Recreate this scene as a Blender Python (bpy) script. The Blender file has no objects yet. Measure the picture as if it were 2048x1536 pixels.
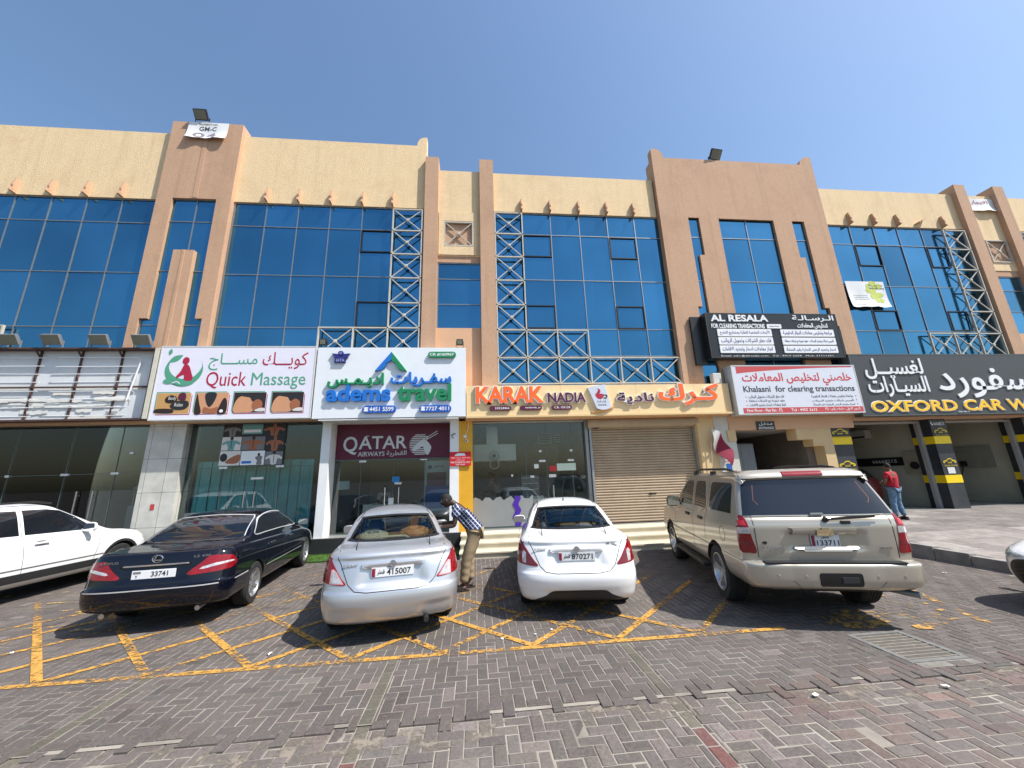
import bpy, bmesh, math, random
import numpy as np
from mathutils import Vector, Matrix
from mathutils.bvhtree import BVHTree
from mathutils.geometry import tessellate_polygon
R = math.radians
scene = bpy.context.scene
col = scene.collection
rng = random.Random(7)

# ---------------------------------------------------------------- camera
cam_d = bpy.data.cameras.new("camera")
cam = bpy.data.objects.new("camera", cam_d)
col.objects.link(cam)
scene.camera = cam
cam_d.sensor_width = 36.0
cam_d.lens = 36.0 * 755.0 / 2048.0
cam_d.clip_start = 0.05
cam_d.clip_end = 6000
YAW, PITCH, ROLL = R(5.748), R(13.764), R(-1.86)
fwd = Vector((math.sin(YAW) * math.cos(PITCH), math.cos(YAW) * math.cos(PITCH), math.sin(PITCH)))
rgt = Vector((math.cos(YAW), -math.sin(YAW), 0))
upv = rgt.cross(fwd)
r2 = math.cos(ROLL) * rgt + math.sin(ROLL) * upv
u2 = -math.sin(ROLL) * rgt + math.cos(ROLL) * upv
cam.matrix_world = Matrix(((r2.x, u2.x, -fwd.x, 0), (r2.y, u2.y, -fwd.y, 0), (r2.z, u2.z, -fwd.z, 1.92), (0, 0, 0, 1)))

# ---------------------------------------------------------------- sun, sky, exposure
SUN = Vector((2.0, -1.05, 3.15)).normalized()
sun_el = math.asin(SUN.z)
sun_az = math.atan2(SUN.x, SUN.y)          # clockwise from +Y
world = bpy.data.worlds.new("World")
scene.world = world
world.use_nodes = True
wn = world.node_tree.nodes
wl = world.node_tree.links
wn.clear()
sky = wn.new("ShaderNodeTexSky")
sky.sky_type = 'NISHITA'
sky.sun_disc = False
sky.sun_elevation = sun_el
sky.sun_rotation = sun_az
sky.altitude = 0
sky.air_density = 1.6
sky.dust_density = 2.0
sky.ozone_density = 6.5
bg = wn.new("ShaderNodeBackground")
bg.inputs[1].default_value = 0.122
wo = wn.new("ShaderNodeOutputWorld")
wl.new(sky.outputs[0], bg.inputs[0])
wl.new(bg.outputs[0], wo.inputs[0])
sl = bpy.data.lights.new("sun", 'SUN')
sl.energy = 5.0
sl.angle = R(0.5)
sl.color = (1.0, 0.965, 0.91)
so = bpy.data.objects.new("sun", sl)
col.objects.link(so)
so.rotation_euler = (-SUN).to_track_quat('-Z', 'Y').to_euler()
so.location = SUN * 60
scene.view_settings.view_transform = 'Standard'
scene.view_settings.look = 'None'
scene.view_settings.exposure = 0.5
scene.view_settings.gamma = 1.0
scene.render.engine = 'CYCLES'
scene.cycles.max_bounces = 10
scene.cycles.transparent_max_bounces = 16
scene.cycles.caustics_reflective = False
scene.cycles.caustics_refractive = False
scene.cycles.sample_clamp_indirect = 6.0
scene.cycles.use_denoising = True
scene.cycles.blur_glossy = 0.5


# ---------------------------------------------------------------- materials
def srgb(r, g, b):
    f = lambda c: (c / 255 / 12.92) if c / 255 <= 0.04045 else ((c / 255 + 0.055) / 1.055) ** 2.4
    return (f(r), f(g), f(b))


MATS = {}


def mat(name, color, rough=0.5, metal=0.0, var=0.0, scale=4.0, bump=0.0, bscale=40.0, coat=0.0, spec=0.5, detail=6.0,
        dirt=None, dscale=1.2, damt=0.0, streak=0.0):
    """Principled surface with noise in the colour, optional stains and fine relief."""
    if name in MATS:
        return MATS[name]
    m = bpy.data.materials.new(name)
    m.use_nodes = True
    nt = m.node_tree
    N, L = nt.nodes, nt.links
    p = N["Principled BSDF"]
    p.inputs["Base Color"].default_value = (*color, 1)
    p.inputs["Roughness"].default_value = rough
    p.inputs["Metallic"].default_value = metal
    p.inputs["Specular IOR Level"].default_value = spec
    if coat:
        p.inputs["Coat Weight"].default_value = coat
        p.inputs["Coat Roughness"].default_value = 0.03
    tc = N.new("ShaderNodeTexCoord")
    src = None
    if var or damt:
        nz = N.new("ShaderNodeTexNoise")
        nz.inputs["Scale"].default_value = scale
        nz.inputs["Detail"].default_value = detail
        L.new(tc.outputs["Object"], nz.inputs["Vector"])
        mx = N.new("ShaderNodeMix")
        mx.data_type = 'RGBA'
        mx.inputs[6].default_value = (*[c * (1 - var) for c in color], 1)
        mx.inputs[7].default_value = (*[min(1, c * (1 + var)) for c in color], 1)
        cr = N.new("ShaderNodeMapRange")
        cr.inputs[1].default_value = 0.3
        cr.inputs[2].default_value = 0.7
        L.new(nz.outputs[0], cr.inputs[0])
        L.new(cr.outputs[0], mx.inputs[0])
        src = mx.outputs[2]
        if damt:
            n2 = N.new("ShaderNodeTexNoise")
            n2.inputs["Scale"].default_value = dscale
            n2.inputs["Detail"].default_value = 9
            n2.inputs["Roughness"].default_value = 0.68
            L.new(tc.outputs["Object"], n2.inputs["Vector"])
            r2_ = N.new("ShaderNodeMapRange")
            r2_.inputs[1].default_value = 0.5
            r2_.inputs[2].default_value = 0.75
            r2_.inputs[4].default_value = damt
            L.new(n2.outputs[0], r2_.inputs[0])
            m2 = N.new("ShaderNodeMix")
            m2.data_type = 'RGBA'
            m2.inputs[7].default_value = (*(dirt or [c * 0.5 for c in color]), 1)
            L.new(r2_.outputs[0], m2.inputs[0])
            L.new(src, m2.inputs[6])
            src = m2.outputs[2]
        if streak:
            mp = N.new("ShaderNodeMapping")
            mp.inputs["Scale"].default_value = (3.2, 3.2, 0.16)
            L.new(tc.outputs["Object"], mp.inputs["Vector"])
            n3 = N.new("ShaderNodeTexNoise")
            n3.inputs["Scale"].default_value = 1.4
            n3.inputs["Detail"].default_value = 8
            n3.inputs["Roughness"].default_value = 0.7
            L.new(mp.outputs[0], n3.inputs["Vector"])
            r3 = N.new("ShaderNodeMapRange")
            r3.inputs[1].default_value = 0.5
            r3.inputs[2].default_value = 0.72
            r3.inputs[4].default_value = streak
            L.new(n3.outputs[0], r3.inputs[0])
            m3 = N.new("ShaderNodeMix")
            m3.data_type = 'RGBA'
            m3.inputs[7].default_value = (*[c * 0.62 for c in color], 1)
            L.new(r3.outputs[0], m3.inputs[0])
            L.new(src, m3.inputs[6])
            src = m3.outputs[2]
        L.new(src, p.inputs["Base Color"])
    if bump:
        nb = N.new("ShaderNodeTexNoise")
        nb.inputs["Scale"].default_value = bscale
        nb.inputs["Detail"].default_value = 4
        L.new(tc.outputs["Object"], nb.inputs["Vector"])
        b = N.new("ShaderNodeBump")
        b.inputs["Strength"].default_value = bump
        b.inputs["Distance"].default_value = 0.01
        L.new(nb.outputs[0], b.inputs["Height"])
        L.new(b.outputs[0], p.inputs["Normal"])
    MATS[name] = m
    return m


def glass_mat(name, tint, base_reflect=0.06, rough=0.0, gl_tint=(1, 1, 1)):
    """Thin sheet of glass: tinted see-through plus a fresnel reflection."""
    if name in MATS:
        return MATS[name]
    m = bpy.data.materials.new(name)
    m.use_nodes = True
    N, L = m.node_tree.nodes, m.node_tree.links
    N.remove(N["Principled BSDF"])
    tr = N.new("ShaderNodeBsdfTransparent")
    tr.inputs[0].default_value = (*tint, 1)
    gl = N.new("ShaderNodeBsdfGlossy")
    gl.inputs[0].default_value = (*gl_tint, 1)
    gl.inputs[1].default_value = rough
    lw = N.new("ShaderNodeFresnel")
    lw.inputs[0].default_value = 1.5
    ad = N.new("ShaderNodeMath")
    ad.operation = 'ADD'
    ad.use_clamp = True
    ad.inputs[1].default_value = base_reflect
    L.new(lw.outputs[0], ad.inputs[0])
    mx = N.new("ShaderNodeMixShader")
    L.new(ad.outputs[0], mx.inputs[0])
    L.new(tr.outputs[0], mx.inputs[1])
    L.new(gl.outputs[0], mx.inputs[2])
    L.new(mx.outputs[0], N["Material Output"].inputs[0])
    MATS[name] = m
    return m


def paint_mat(name, color, wear=0.5, scale=9.0, fade=0.0):
    """Worn road paint: see-through where it has rubbed off."""
    m = bpy.data.materials.new(name)
    m.use_nodes = True
    N, L = m.node_tree.nodes, m.node_tree.links
    p = N["Principled BSDF"]
    p.inputs["Roughness"].default_value = 0.8
    tc = N.new("ShaderNodeTexCoord")
    n1 = N.new("ShaderNodeTexNoise")
    n1.inputs["Scale"].default_value = scale
    n1.inputs["Detail"].default_value = 9
    n1.inputs["Roughness"].default_value = 0.72
    L.new(tc.outputs["Object"], n1.inputs["Vector"])
    n2 = N.new("ShaderNodeTexNoise")
    n2.inputs["Scale"].default_value = 1.1
    n2.inputs["Detail"].default_value = 3
    L.new(tc.outputs["Object"], n2.inputs["Vector"])
    a0 = N.new("ShaderNodeMath")
    a0.operation = 'MULTIPLY_ADD'
    a0.inputs[1].default_value = 0.55
    L.new(n2.outputs[0], a0.inputs[0])
    L.new(n1.outputs[0], a0.inputs[2])
    # the rows farther in are rubbed off more by parking cars
    sy = N.new("ShaderNodeSeparateXYZ")
    L.new(tc.outputs["Object"], sy.inputs[0])
    fy = N.new("ShaderNodeMapRange")
    fy.inputs[1].default_value = 5.3
    fy.inputs[2].default_value = 9.0
    fy.inputs[4].default_value = fade
    L.new(sy.outputs[1], fy.inputs[0])
    a = N.new("ShaderNodeMath")
    a.operation = 'SUBTRACT'
    L.new(a0.outputs[0], a.inputs[0])
    L.new(fy.outputs[0], a.inputs[1])
    mr = N.new("ShaderNodeMapRange")
    mr.inputs[1].default_value = wear
    mr.inputs[2].default_value = wear + 0.13
    L.new(a.outputs[0], mr.inputs[0])
    L.new(mr.outputs[0], p.inputs["Alpha"])
    mx = N.new("ShaderNodeMix")
    mx.data_type = 'RGBA'
    mx.inputs[6].default_value = (*[c * 0.62 for c in color], 1)
    mx.inputs[7].default_value = (*color, 1)
    mr2 = N.new("ShaderNodeMapRange")
    mr2.inputs[1].default_value = 0.35
    mr2.inputs[2].default_value = 0.62
    L.new(n1.outputs[0], mr2.inputs[0])
    L.new(mr2.outputs[0], mx.inputs[0])
    L.new(mx.outputs[2], p.inputs["Base Color"])
    MATS[name] = m
    return m


def attr_mat(name, rough=0.85, var=0.35, scale=30.0, bump=0.5, bscale=180.0, dust=()):
    """Colour from the mesh's own colour attribute, broken up with noise."""
    m = bpy.data.materials.new(name)
    m.use_nodes = True
    N, L = m.node_tree.nodes, m.node_tree.links
    p = N["Principled BSDF"]
    p.inputs["Roughness"].default_value = rough
    at = N.new("ShaderNodeAttribute")
    at.attribute_name = "Col"
    tc = N.new("ShaderNodeTexCoord")
    nz = N.new("ShaderNodeTexNoise")
    nz.inputs["Scale"].default_value = scale
    nz.inputs["Detail"].default_value = 8
    nz.inputs["Roughness"].default_value = 0.7
    L.new(tc.outputs["Object"], nz.inputs["Vector"])
    mr = N.new("ShaderNodeMapRange")
    mr.inputs[1].default_value = 0.3
    mr.inputs[2].default_value = 0.7
    mr.inputs[3].default_value = 1 - var
    mr.inputs[4].default_value = 1 + var
    L.new(nz.outputs[0], mr.inputs[0])
    mx = N.new("ShaderNodeVectorMath")
    mx.operation = 'SCALE'
    L.new(at.outputs["Color"], mx.inputs[0])
    L.new(mr.outputs[0], mx.inputs["Scale"])
    last = mx.outputs[0]
    for colr, sc, lo, hi, amt in dust:
        nd = N.new("ShaderNodeTexNoise")
        nd.inputs["Scale"].default_value = sc
        nd.inputs["Detail"].default_value = 7
        nd.inputs["Roughness"].default_value = 0.66
        L.new(tc.outputs["Object"], nd.inputs["Vector"])
        rd = N.new("ShaderNodeMapRange")
        rd.inputs[1].default_value = lo
        rd.inputs[2].default_value = hi
        rd.inputs[4].default_value = amt
        L.new(nd.outputs[0], rd.inputs[0])
        md = N.new("ShaderNodeMix")
        md.data_type = 'RGBA'
        md.inputs[7].default_value = (*colr, 1)
        L.new(rd.outputs[0], md.inputs[0])
        L.new(last, md.inputs[6])
        last = md.outputs[2]
    L.new(last, p.inputs["Base Color"])
    nb = N.new("ShaderNodeTexNoise")
    nb.inputs["Scale"].default_value = bscale
    nb.inputs["Detail"].default_value = 3
    L.new(tc.outputs["Object"], nb.inputs["Vector"])
    b = N.new("ShaderNodeBump")
    b.inputs["Strength"].default_value = bump
    b.inputs["Distance"].default_value = 0.004
    L.new(nb.outputs[0], b.inputs["Height"])
    L.new(b.outputs[0], p.inputs["Normal"])
    MATS[name] = m
    return m


# ---------------------------------------------------------------- objects
ORIG = {}      # object name -> world origin its mesh is measured from (parts built in world space)


def tag(o, label=None, cat=None, group=None, kind=None):
    if label: o["label"] = label
    if cat: o["category"] = cat
    if group: o["group"] = group
    if kind: o["kind"] = kind
    return o


def thing(name, label, cat, loc=(0, 0, 0), rz=0.0, group=None):
    o = bpy.data.objects.new(name, None)
    col.objects.link(o)
    o.location = loc
    o.rotation_euler = (0, 0, rz)
    o.empty_display_size = 0.2
    ORIG[o.name] = Vector(loc)
    return tag(o, label, cat, group)


def copy_tree(o, parent=None):
    c = o.copy()
    col.objects.link(c)
    c.parent = parent
    for ch in list(o.children):
        copy_tree(ch, c)
    return c


def origin_of(parent):
    while parent is not None and parent.name not in ORIG:
        parent = parent.parent
    return ORIG[parent.name] if parent else Vector((0, 0, 0))


def link_mesh(name, me, m, parent=None, local=False, smooth=None):
    me.materials.clear()
    for mm in (m if isinstance(m, (list, tuple)) else [m]):
        me.materials.append(mm)
    o = bpy.data.objects.new(name, me)
    col.objects.link(o)
    if parent:
        o.parent = parent
        if not local:
            of = origin_of(parent)
            me.transform(Matrix.Translation(-of))
    if smooth is not None:
        for p in me.polygons:
            p.use_smooth = True
        if smooth < 179:
            me.set_sharp_from_angle(angle=R(smooth))
    return o


class MB:
    """Collects shapes and links them as one mesh object."""

    def __init__(s):
        s.v, s.f, s.mi, s.m = [], [], [], 0

    def add(s, vs, fs):
        b = len(s.v)
        s.v += [tuple(v) for v in vs]
        s.f += [tuple(b + i for i in f) for f in fs]
        s.mi += [s.m] * len(fs)
        return s

    def box(s, x0, x1, y0, y1, z0, z1):
        x0, x1 = min(x0, x1), max(x0, x1)
        y0, y1 = min(y0, y1), max(y0, y1)
        z0, z1 = min(z0, z1), max(z0, z1)
        vs = [(x0, y0, z0), (x1, y0, z0), (x1, y1, z0), (x0, y1, z0), (x0, y0, z1), (x1, y0, z1), (x1, y1, z1), (x0, y1, z1)]
        return s.add(vs, [(3, 2, 1, 0), (4, 5, 6, 7), (0, 1, 5, 4), (1, 2, 6, 5), (2, 3, 7, 6), (3, 0, 4, 7)])

    def bbox(s, x0, x1, y0, y1, z0, z1, b=0.01):
        """box with bevelled edges"""
        bm = bmesh.new()
        bmesh.ops.create_cube(bm, size=1)
        for v in bm.verts:
            v.co = Vector(((x0 + x1) / 2 + v.co.x * abs(x1 - x0), (y0 + y1) / 2 + v.co.y * abs(y1 - y0), (z0 + z1) / 2 + v.co.z * abs(z1 - z0)))
        bmesh.ops.bevel(bm, geom=list(bm.edges), offset=b, segments=2, affect='EDGES', profile=0.7)
        return s.bm(bm)

    def bm(s, bm):
        bm.verts.ensure_lookup_table()
        bm.verts.index_update()
        s.add([v.co[:] for v in bm.verts], [[v.index for v in f.verts] for f in bm.faces])
        bm.free()
        return s

    def prism(s, poly, y0, y1, axis='Y'):
        """extrude a polygon: given in (x,z) along Y, in (y,z) along X, in (x,y) along Z; may be concave"""
        a = sum(poly[i][0] * poly[(i + 1) % len(poly)][1] - poly[(i + 1) % len(poly)][0] * poly[i][1] for i in range(len(poly)))
        if a < 0: poly = poly[::-1]
        n = len(poly)
        if axis == 'Y':
            P = lambda p, t: (p[0], t, p[1])
        elif axis == 'X':
            P = lambda p, t: (t, p[0], p[1])
        else:
            P = lambda p, t: (p[0], p[1], t)
        tri = tessellate_polygon([[Vector((p[0], p[1], 0)) for p in poly]])
        lo, hi = min(y0, y1), max(y0, y1)
        vs = [P(p, lo) for p in poly] + [P(p, hi) for p in poly]
        fs = []
        for t in tri:
            fs.append(tuple(t))
            fs.append(tuple(n + i for i in reversed(t)))
        for i in range(n):
            j = (i + 1) % n
            fs.append((i, n + i, n + j, j))
        bm = bmesh.new()
        bv = [bm.verts.new(v) for v in vs]
        for f in fs:
            try: bm.faces.new([bv[i] for i in f])
            except ValueError: pass
        bmesh.ops.recalc_face_normals(bm, faces=bm.faces)
        return s.bm(bm)

    def tube(s, pts, r, n=8, cap=True):
        pts = [Vector(p) for p in pts]
        rs = r if isinstance(r, (list, tuple)) else [r] * len(pts)
        rings = []
        prev = None
        for i, p in enumerate(pts):
            d = (pts[min(i + 1, len(pts) - 1)] - pts[max(i - 1, 0)]).normalized()
            a = prev if prev and abs(prev.dot(d)) < 0.95 else (Vector((0, 0, 1)) if abs(d.z) < 0.9 else Vector((1, 0, 0)))
            u = (a - d * a.dot(d)).normalized()
            w = d.cross(u)
            prev = u
            rings.append([p + (u * math.cos(2 * math.pi * k / n) + w * math.sin(2 * math.pi * k / n)) * rs[i] for k in range(n)])
        vs = [v for rg in rings for v in rg]
        fs = []
        for i in range(len(rings) - 1):
            for k in range(n):
                k2 = (k + 1) % n
                fs.append((i * n + k, i * n + k2, (i + 1) * n + k2, (i + 1) * n + k))
        if cap:
            fs.append(tuple(reversed(range(n))))
            fs.append(tuple((len(rings) - 1) * n + k for k in range(n)))
        return s.add(vs, fs)

    def bar(s, a, b, w, t, up=(0, -1, 0)):
        """square bar from a to b"""
        a, b = Vector(a), Vector(b)
        d = (b - a).normalized()
        u = Vector(up)
        u = (u - d * u.dot(d)).normalized()
        q = d.cross(u)
        vs = []
        for p in (a, b):
            for sx, sy in ((-1, -1), (1, -1), (1, 1), (-1, 1)):
                vs.append(p + q * sx * w / 2 + u * sy * t / 2)
        return s.add(vs, [(3, 2, 1, 0), (4, 5, 6, 7), (0, 1, 5, 4), (1, 2, 6, 5), (2, 3, 7, 6), (3, 0, 4, 7)])

    def lathe(s, prof, c, axis='Z', n=24):
        """prof: (radius, height) pairs; axis of turn through c"""
        c = Vector(c)
        vs, fs = [], []
        for r_, h_ in prof:
            for k in range(n):
                a = 2 * math.pi * k / n
                x, y = r_ * math.cos(a), r_ * math.sin(a)
                if axis == 'Z': vs.append(c + Vector((x, y, h_)))
                elif axis == 'X': vs.append(c + Vector((h_, x, y)))
                else: vs.append(c + Vector((x, h_, y)))
        m_ = len(prof)
        for i in range(m_ - 1):
            for k in range(n):
                k2 = (k + 1) % n
                fs.append((i * n + k, i * n + k2, (i + 1) * n + k2, (i + 1) * n + k))
        fs.append(tuple(reversed(range(n))))
        fs.append(tuple((m_ - 1) * n + k for k in range(n)))
        if axis == 'Y':
            fs = [tuple(reversed(f)) for f in fs]
        return s.add(vs, fs)

    def quad(s, a, b, c, d):
        return s.add([a, b, c, d], [(0, 1, 2, 3)])

    def build(s, name, m, parent=None, local=False, smooth=None):
        me = bpy.data.meshes.new(name)
        me.from_pydata(s.v, [], s.f)
        me.update()
        o = link_mesh(name, me, m, parent, local, smooth)
        if any(s.mi):
            me.polygons.foreach_set("material_index", s.mi)
        return o


# ---------------------------------------------------------------- lettering
AR = {'ا': 'FE8D FE8E', 'أ': 'FE83 FE84', 'إ': 'FE87 FE88', 'آ': 'FE81 FE82', 'ب': 'FE8F FE90 FE91 FE92', 'ت': 'FE95 FE96 FE97 FE98', 'ث': 'FE99 FE9A FE9B FE9C',
      'ج': 'FE9D FE9E FE9F FEA0', 'ح': 'FEA1 FEA2 FEA3 FEA4', 'خ': 'FEA5 FEA6 FEA7 FEA8', 'د': 'FEA9 FEAA', 'ذ': 'FEAB FEAC',
      'ر': 'FEAD FEAE', 'ز': 'FEAF FEB0', 'س': 'FEB1 FEB2 FEB3 FEB4', 'ش': 'FEB5 FEB6 FEB7 FEB8', 'ص': 'FEB9 FEBA FEBB FEBC',
      'ض': 'FEBD FEBE FEBF FEC0', 'ط': 'FEC1 FEC2 FEC3 FEC4', 'ظ': 'FEC5 FEC6 FEC7 FEC8', 'ع': 'FEC9 FECA FECB FECC', 'غ': 'FECD FECE FECF FED0',
      'ف': 'FED1 FED2 FED3 FED4', 'ق': 'FED5 FED6 FED7 FED8', 'ك': 'FED9 FEDA FEDB FEDC', 'ل': 'FEDD FEDE FEDF FEE0', 'م': 'FEE1 FEE2 FEE3 FEE4',
      'ن': 'FEE5 FEE6 FEE7 FEE8', 'ه': 'FEE9 FEEA FEEB FEEC', 'و': 'FEED FEEE', 'ي': 'FEF1 FEF2 FEF3 FEF4', 'ى': 'FEEF FEF0', 'ة': 'FE93 FE94',
      'ئ': 'FE89 FE8A FE8B FE8C', 'ء': 'FE80'}
LAMALEF = {'ا': 'FEFB FEFC', 'أ': 'FEF7 FEF8', 'إ': 'FEF9 FEFA'}


def shape_ar(t):
    """join Arabic letters and put the line in drawing order (right to left); Latin runs and digits keep their own order"""
    out = []
    i = 0
    joins = lambda ch: ch == 'ـ' or (ch in AR and len(AR[ch].split()) == 4)
    takes = lambda ch: ch == 'ـ' or (ch in AR and len(AR[ch].split()) >= 2)
    while i < len(t):
        ch = t[i]
        pv = t[i - 1] if i else ' '
        if ch == 'ل' and i + 1 < len(t) and t[i + 1] in LAMALEF:
            f = LAMALEF[t[i + 1]].split()
            out.append(chr(int(f[1 if joins(pv) else 0], 16)))
            i += 2
            continue
        if ch in AR:
            f = AR[ch].split()
            nx = t[i + 1] if i + 1 < len(t) else ' '
            a, b = joins(pv), takes(nx) and len(f) == 4
            k = (3 if a and b else 1 if a else 2 if b else 0)
            out.append(chr(int(f[min(k, len(f) - 1)], 16)))
        else:
            out.append(ch)
        i += 1
    res, run = [], []
    for ch in reversed(out):
        if ch.isascii() and ch not in ' -:':
            run.insert(0, ch)
        else:
            res += run
            run = []
            res.append(ch)
    return ''.join(res + run)


def text_bm(body, bold=0.0, res=3, shear=0.0, sp=1.0):
    if any('\u0600' <= c <= '\u06ff' for c in body):
        body = shape_ar(body)
    return text_bm_raw(body, bold, res, shear, sp)


def text_bm_raw(body, bold=0.0, res=3, shear=0.0, sp=1.0):
    c = bpy.data.curves.new("txt", 'FONT')
    c.body = body
    c.offset = bold
    c.resolution_u = res
    c.shear = shear
    c.space_character = sp
    c.fill_mode = 'FRONT'
    o = bpy.data.objects.new("txt", c)
    col.objects.link(o)
    dg = bpy.context.evaluated_depsgraph_get()
    me = bpy.data.meshes.new_from_object(o.evaluated_get(dg))
    bm = bmesh.new()
    bm.from_mesh(me)
    bpy.data.objects.remove(o)
    bpy.data.curves.remove(c)
    bpy.data.meshes.remove(me)
    return bm


def glyphs_bm(body, bold, res):
    """Arabic words letter by letter: each glyph sits a hair in front of its neighbour"""
    sh = shape_ar(body)
    ext = lambda t: (lambda b: ((max(v.co.x for v in b.verts), min(v.co.x for v in b.verts)) if b.verts else (0, 0), b.free()))(text_bm_raw(t, 0, 1))[0]
    w0 = ext("I")[0]
    out = []
    for i, ch in enumerate(sh):
        if ch == ' ': continue
        adv = ext(sh[:i] + "I")[0] - w0
        b = text_bm_raw(ch, bold, res)
        for v in b.verts: v.co.x += adv
        out.append(b)
    return out


def put_glyphs(mb, body, x0, x1, z0, z1, y, depth, bold, res):
    bs = glyphs_bm(body, bold, res)
    X = [v.co.x for b in bs for v in b.verts]
    Z = [v.co.y for b in bs for v in b.verts]
    a0, a1, b0, b1 = min(X), max(X), min(Z), max(Z)
    kx, kz = (x1 - x0) / (a1 - a0), (z1 - z0) / (b1 - b0)
    for i, bm in enumerate(bs):
        yy = y + (i % 2) * 0.0006
        bmesh.ops.remove_doubles(bm, verts=bm.verts, dist=1e-5)
        ext = bmesh.ops.extrude_face_region(bm, geom=list(bm.faces))
        back = {v for v in ext["geom"] if isinstance(v, bmesh.types.BMVert)}
        for v in bm.verts:
            v.co = Vector((x0 + (v.co.x - a0) * kx, yy if v in back else y + depth - (i % 2) * .0003, z0 + (v.co.y - b0) * kz))
        bmesh.ops.recalc_face_normals(bm, faces=bm.faces)
        mb.bm(bm)


def put_text(mb, body, x0, x1, z0, z1, y, depth=0.01, bold=0.0, res=3, shear=0.0, sp=1.0, fit='xz', xf=None):
    """lettering fitted to a box on a wall that faces -Y; front face at y, running back by depth"""
    if depth and bold >= .006 and fit == 'xz' and xf is None and any('\u0600' <= c <= '\u06ff' for c in body):
        return put_glyphs(mb, body, x0, x1, z0, z1, y, depth, bold, res)
    bm = text_bm(body, bold, res, shear, sp)
    if not bm.verts:
        bm.free()
        return
    X = [v.co.x for v in bm.verts]
    Z = [v.co.y for v in bm.verts]
    a0, a1, b0, b1 = min(X), max(X), min(Z), max(Z)
    kx, kz = (x1 - x0) / (a1 - a0), (z1 - z0) / (b1 - b0)
    ox = x0
    if fit == 'z':
        kx = min(kz, kx)
        ox = (x0 + x1) / 2 - (a1 - a0) * kx / 2
    if depth:
        bmesh.ops.remove_doubles(bm, verts=bm.verts, dist=1e-5)
        ext = bmesh.ops.extrude_face_region(bm, geom=list(bm.faces))
        back = {v for v in ext["geom"] if isinstance(v, bmesh.types.BMVert)}
        for v in bm.verts:
            v.co = Vector((ox + (v.co.x - a0) * kx, y if v in back else y + depth, z0 + (v.co.y - b0) * kz))
        bmesh.ops.recalc_face_normals(bm, faces=bm.faces)
    else:
        for v in bm.verts:
            v.co = Vector((ox + (v.co.x - a0) * kx, y, z0 + (v.co.y - b0) * kz))
    if xf:
        for v in bm.verts:
            v.co = xf(v.co)
    mb.bm(bm)


def text(name, body, x0, x1, z0, z1, y, m, parent=None, depth=0.01, **k):
    for b in ([(body, x0, x1, z0, z1)] if isinstance(body, str) else body):
        mb = MB()
        put_text(mb, b[0], b[1], b[2], b[3], b[4], y, depth, **k)
        o = mb.build(name, m, parent)
    return o


def rrect(x0, x1, z0, z1, r, n=5):
    pts = []
    for cx, cz, a0 in ((x1 - r, z1 - r, 0), (x0 + r, z1 - r, 90), (x0 + r, z0 + r, 180), (x1 - r, z0 + r, 270)):
        for k in range(n + 1):
            a = R(a0 + 90 * k / n)
            pts.append((cx + r * math.cos(a), cz + r * math.sin(a)))
    return pts


def ellipse(cx, cz, a, b, n=24, rot=0.0, a0=0, a1=360):
    pts = []
    for k in range(n):
        t = R(a0 + (a1 - a0) * k / (n if a1 - a0 == 360 else n - 1))
        x, z = a * math.cos(t), b * math.sin(t)
        pts.append((cx + x * math.cos(rot) - z * math.sin(rot), cz + x * math.sin(rot) + z * math.cos(rot)))
    return pts


def smooth_poly(pts, n=6, closed=True):
    """Catmull-Rom through the points"""
    out = []
    N_ = len(pts)
    for i in range(N_ if closed else N_ - 1):
        p0, p1, p2, p3 = [np.array(pts[j % N_ if closed else min(max(j, 0), N_ - 1)], float) for j in (i - 1, i, i + 1, i + 2)]
        for k in range(n):
            t = k / n
            out.append(tuple(0.5 * ((2 * p1) + (-p0 + p2) * t + (2 * p0 - 5 * p1 + 4 * p2 - p3) * t * t + (-p0 + 3 * p1 - 3 * p2 + p3) * t ** 3)))
    if not closed:
        out.append(tuple(pts[-1]))
    return out


# shared materials
M_cream = mat("cream_render", srgb(234, 206, 162), 0.9, var=0.09, scale=26, bump=1.0, bscale=48, damt=0.45, dirt=srgb(206, 168, 122), dscale=0.9, streak=.35)
M_tan = mat("tan_render", srgb(196, 158, 128), 0.9, var=0.09, scale=26, bump=1.0, bscale=48, damt=0.45, dirt=srgb(166, 126, 100), dscale=0.8, streak=.4)
M_peach = mat("peach_render", srgb(216, 172, 136), 0.9, var=0.06, scale=1.1, bump=0.8, bscale=55)
M_beige = mat("beige_render", srgb(214, 184, 138), 0.9, var=0.06, scale=1.3, bump=0.5, bscale=50, damt=0.2)
M_white = mat("white_paint", (0.8, 0.8, 0.79), 0.45, var=0.03, scale=3)
M_whiteold = mat("white_metal_old", (0.62, 0.62, 0.58), 0.5, var=0.12, scale=6)
M_black = mat("black_paint", (0.016, 0.016, 0.017), 0.35, var=0.1, scale=4)
M_dark = mat("dark_plastic", (0.02, 0.02, 0.021), 0.55, var=0.1, scale=6)
M_grey = mat("grey_metal", (0.3, 0.31, 0.31), 0.45, metal=0.5, var=0.1, scale=6)
M_steel = mat("brushed_steel", (0.6, 0.6, 0.6), 0.28, metal=1.0, var=0.05, scale=20)
M_chrome = mat("chrome", (0.75, 0.75, 0.76), 0.08, metal=1.0)
M_alum = mat("aluminium_frame", (0.28, 0.29, 0.30), 0.4, metal=0.6, var=0.08, scale=8)

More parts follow.
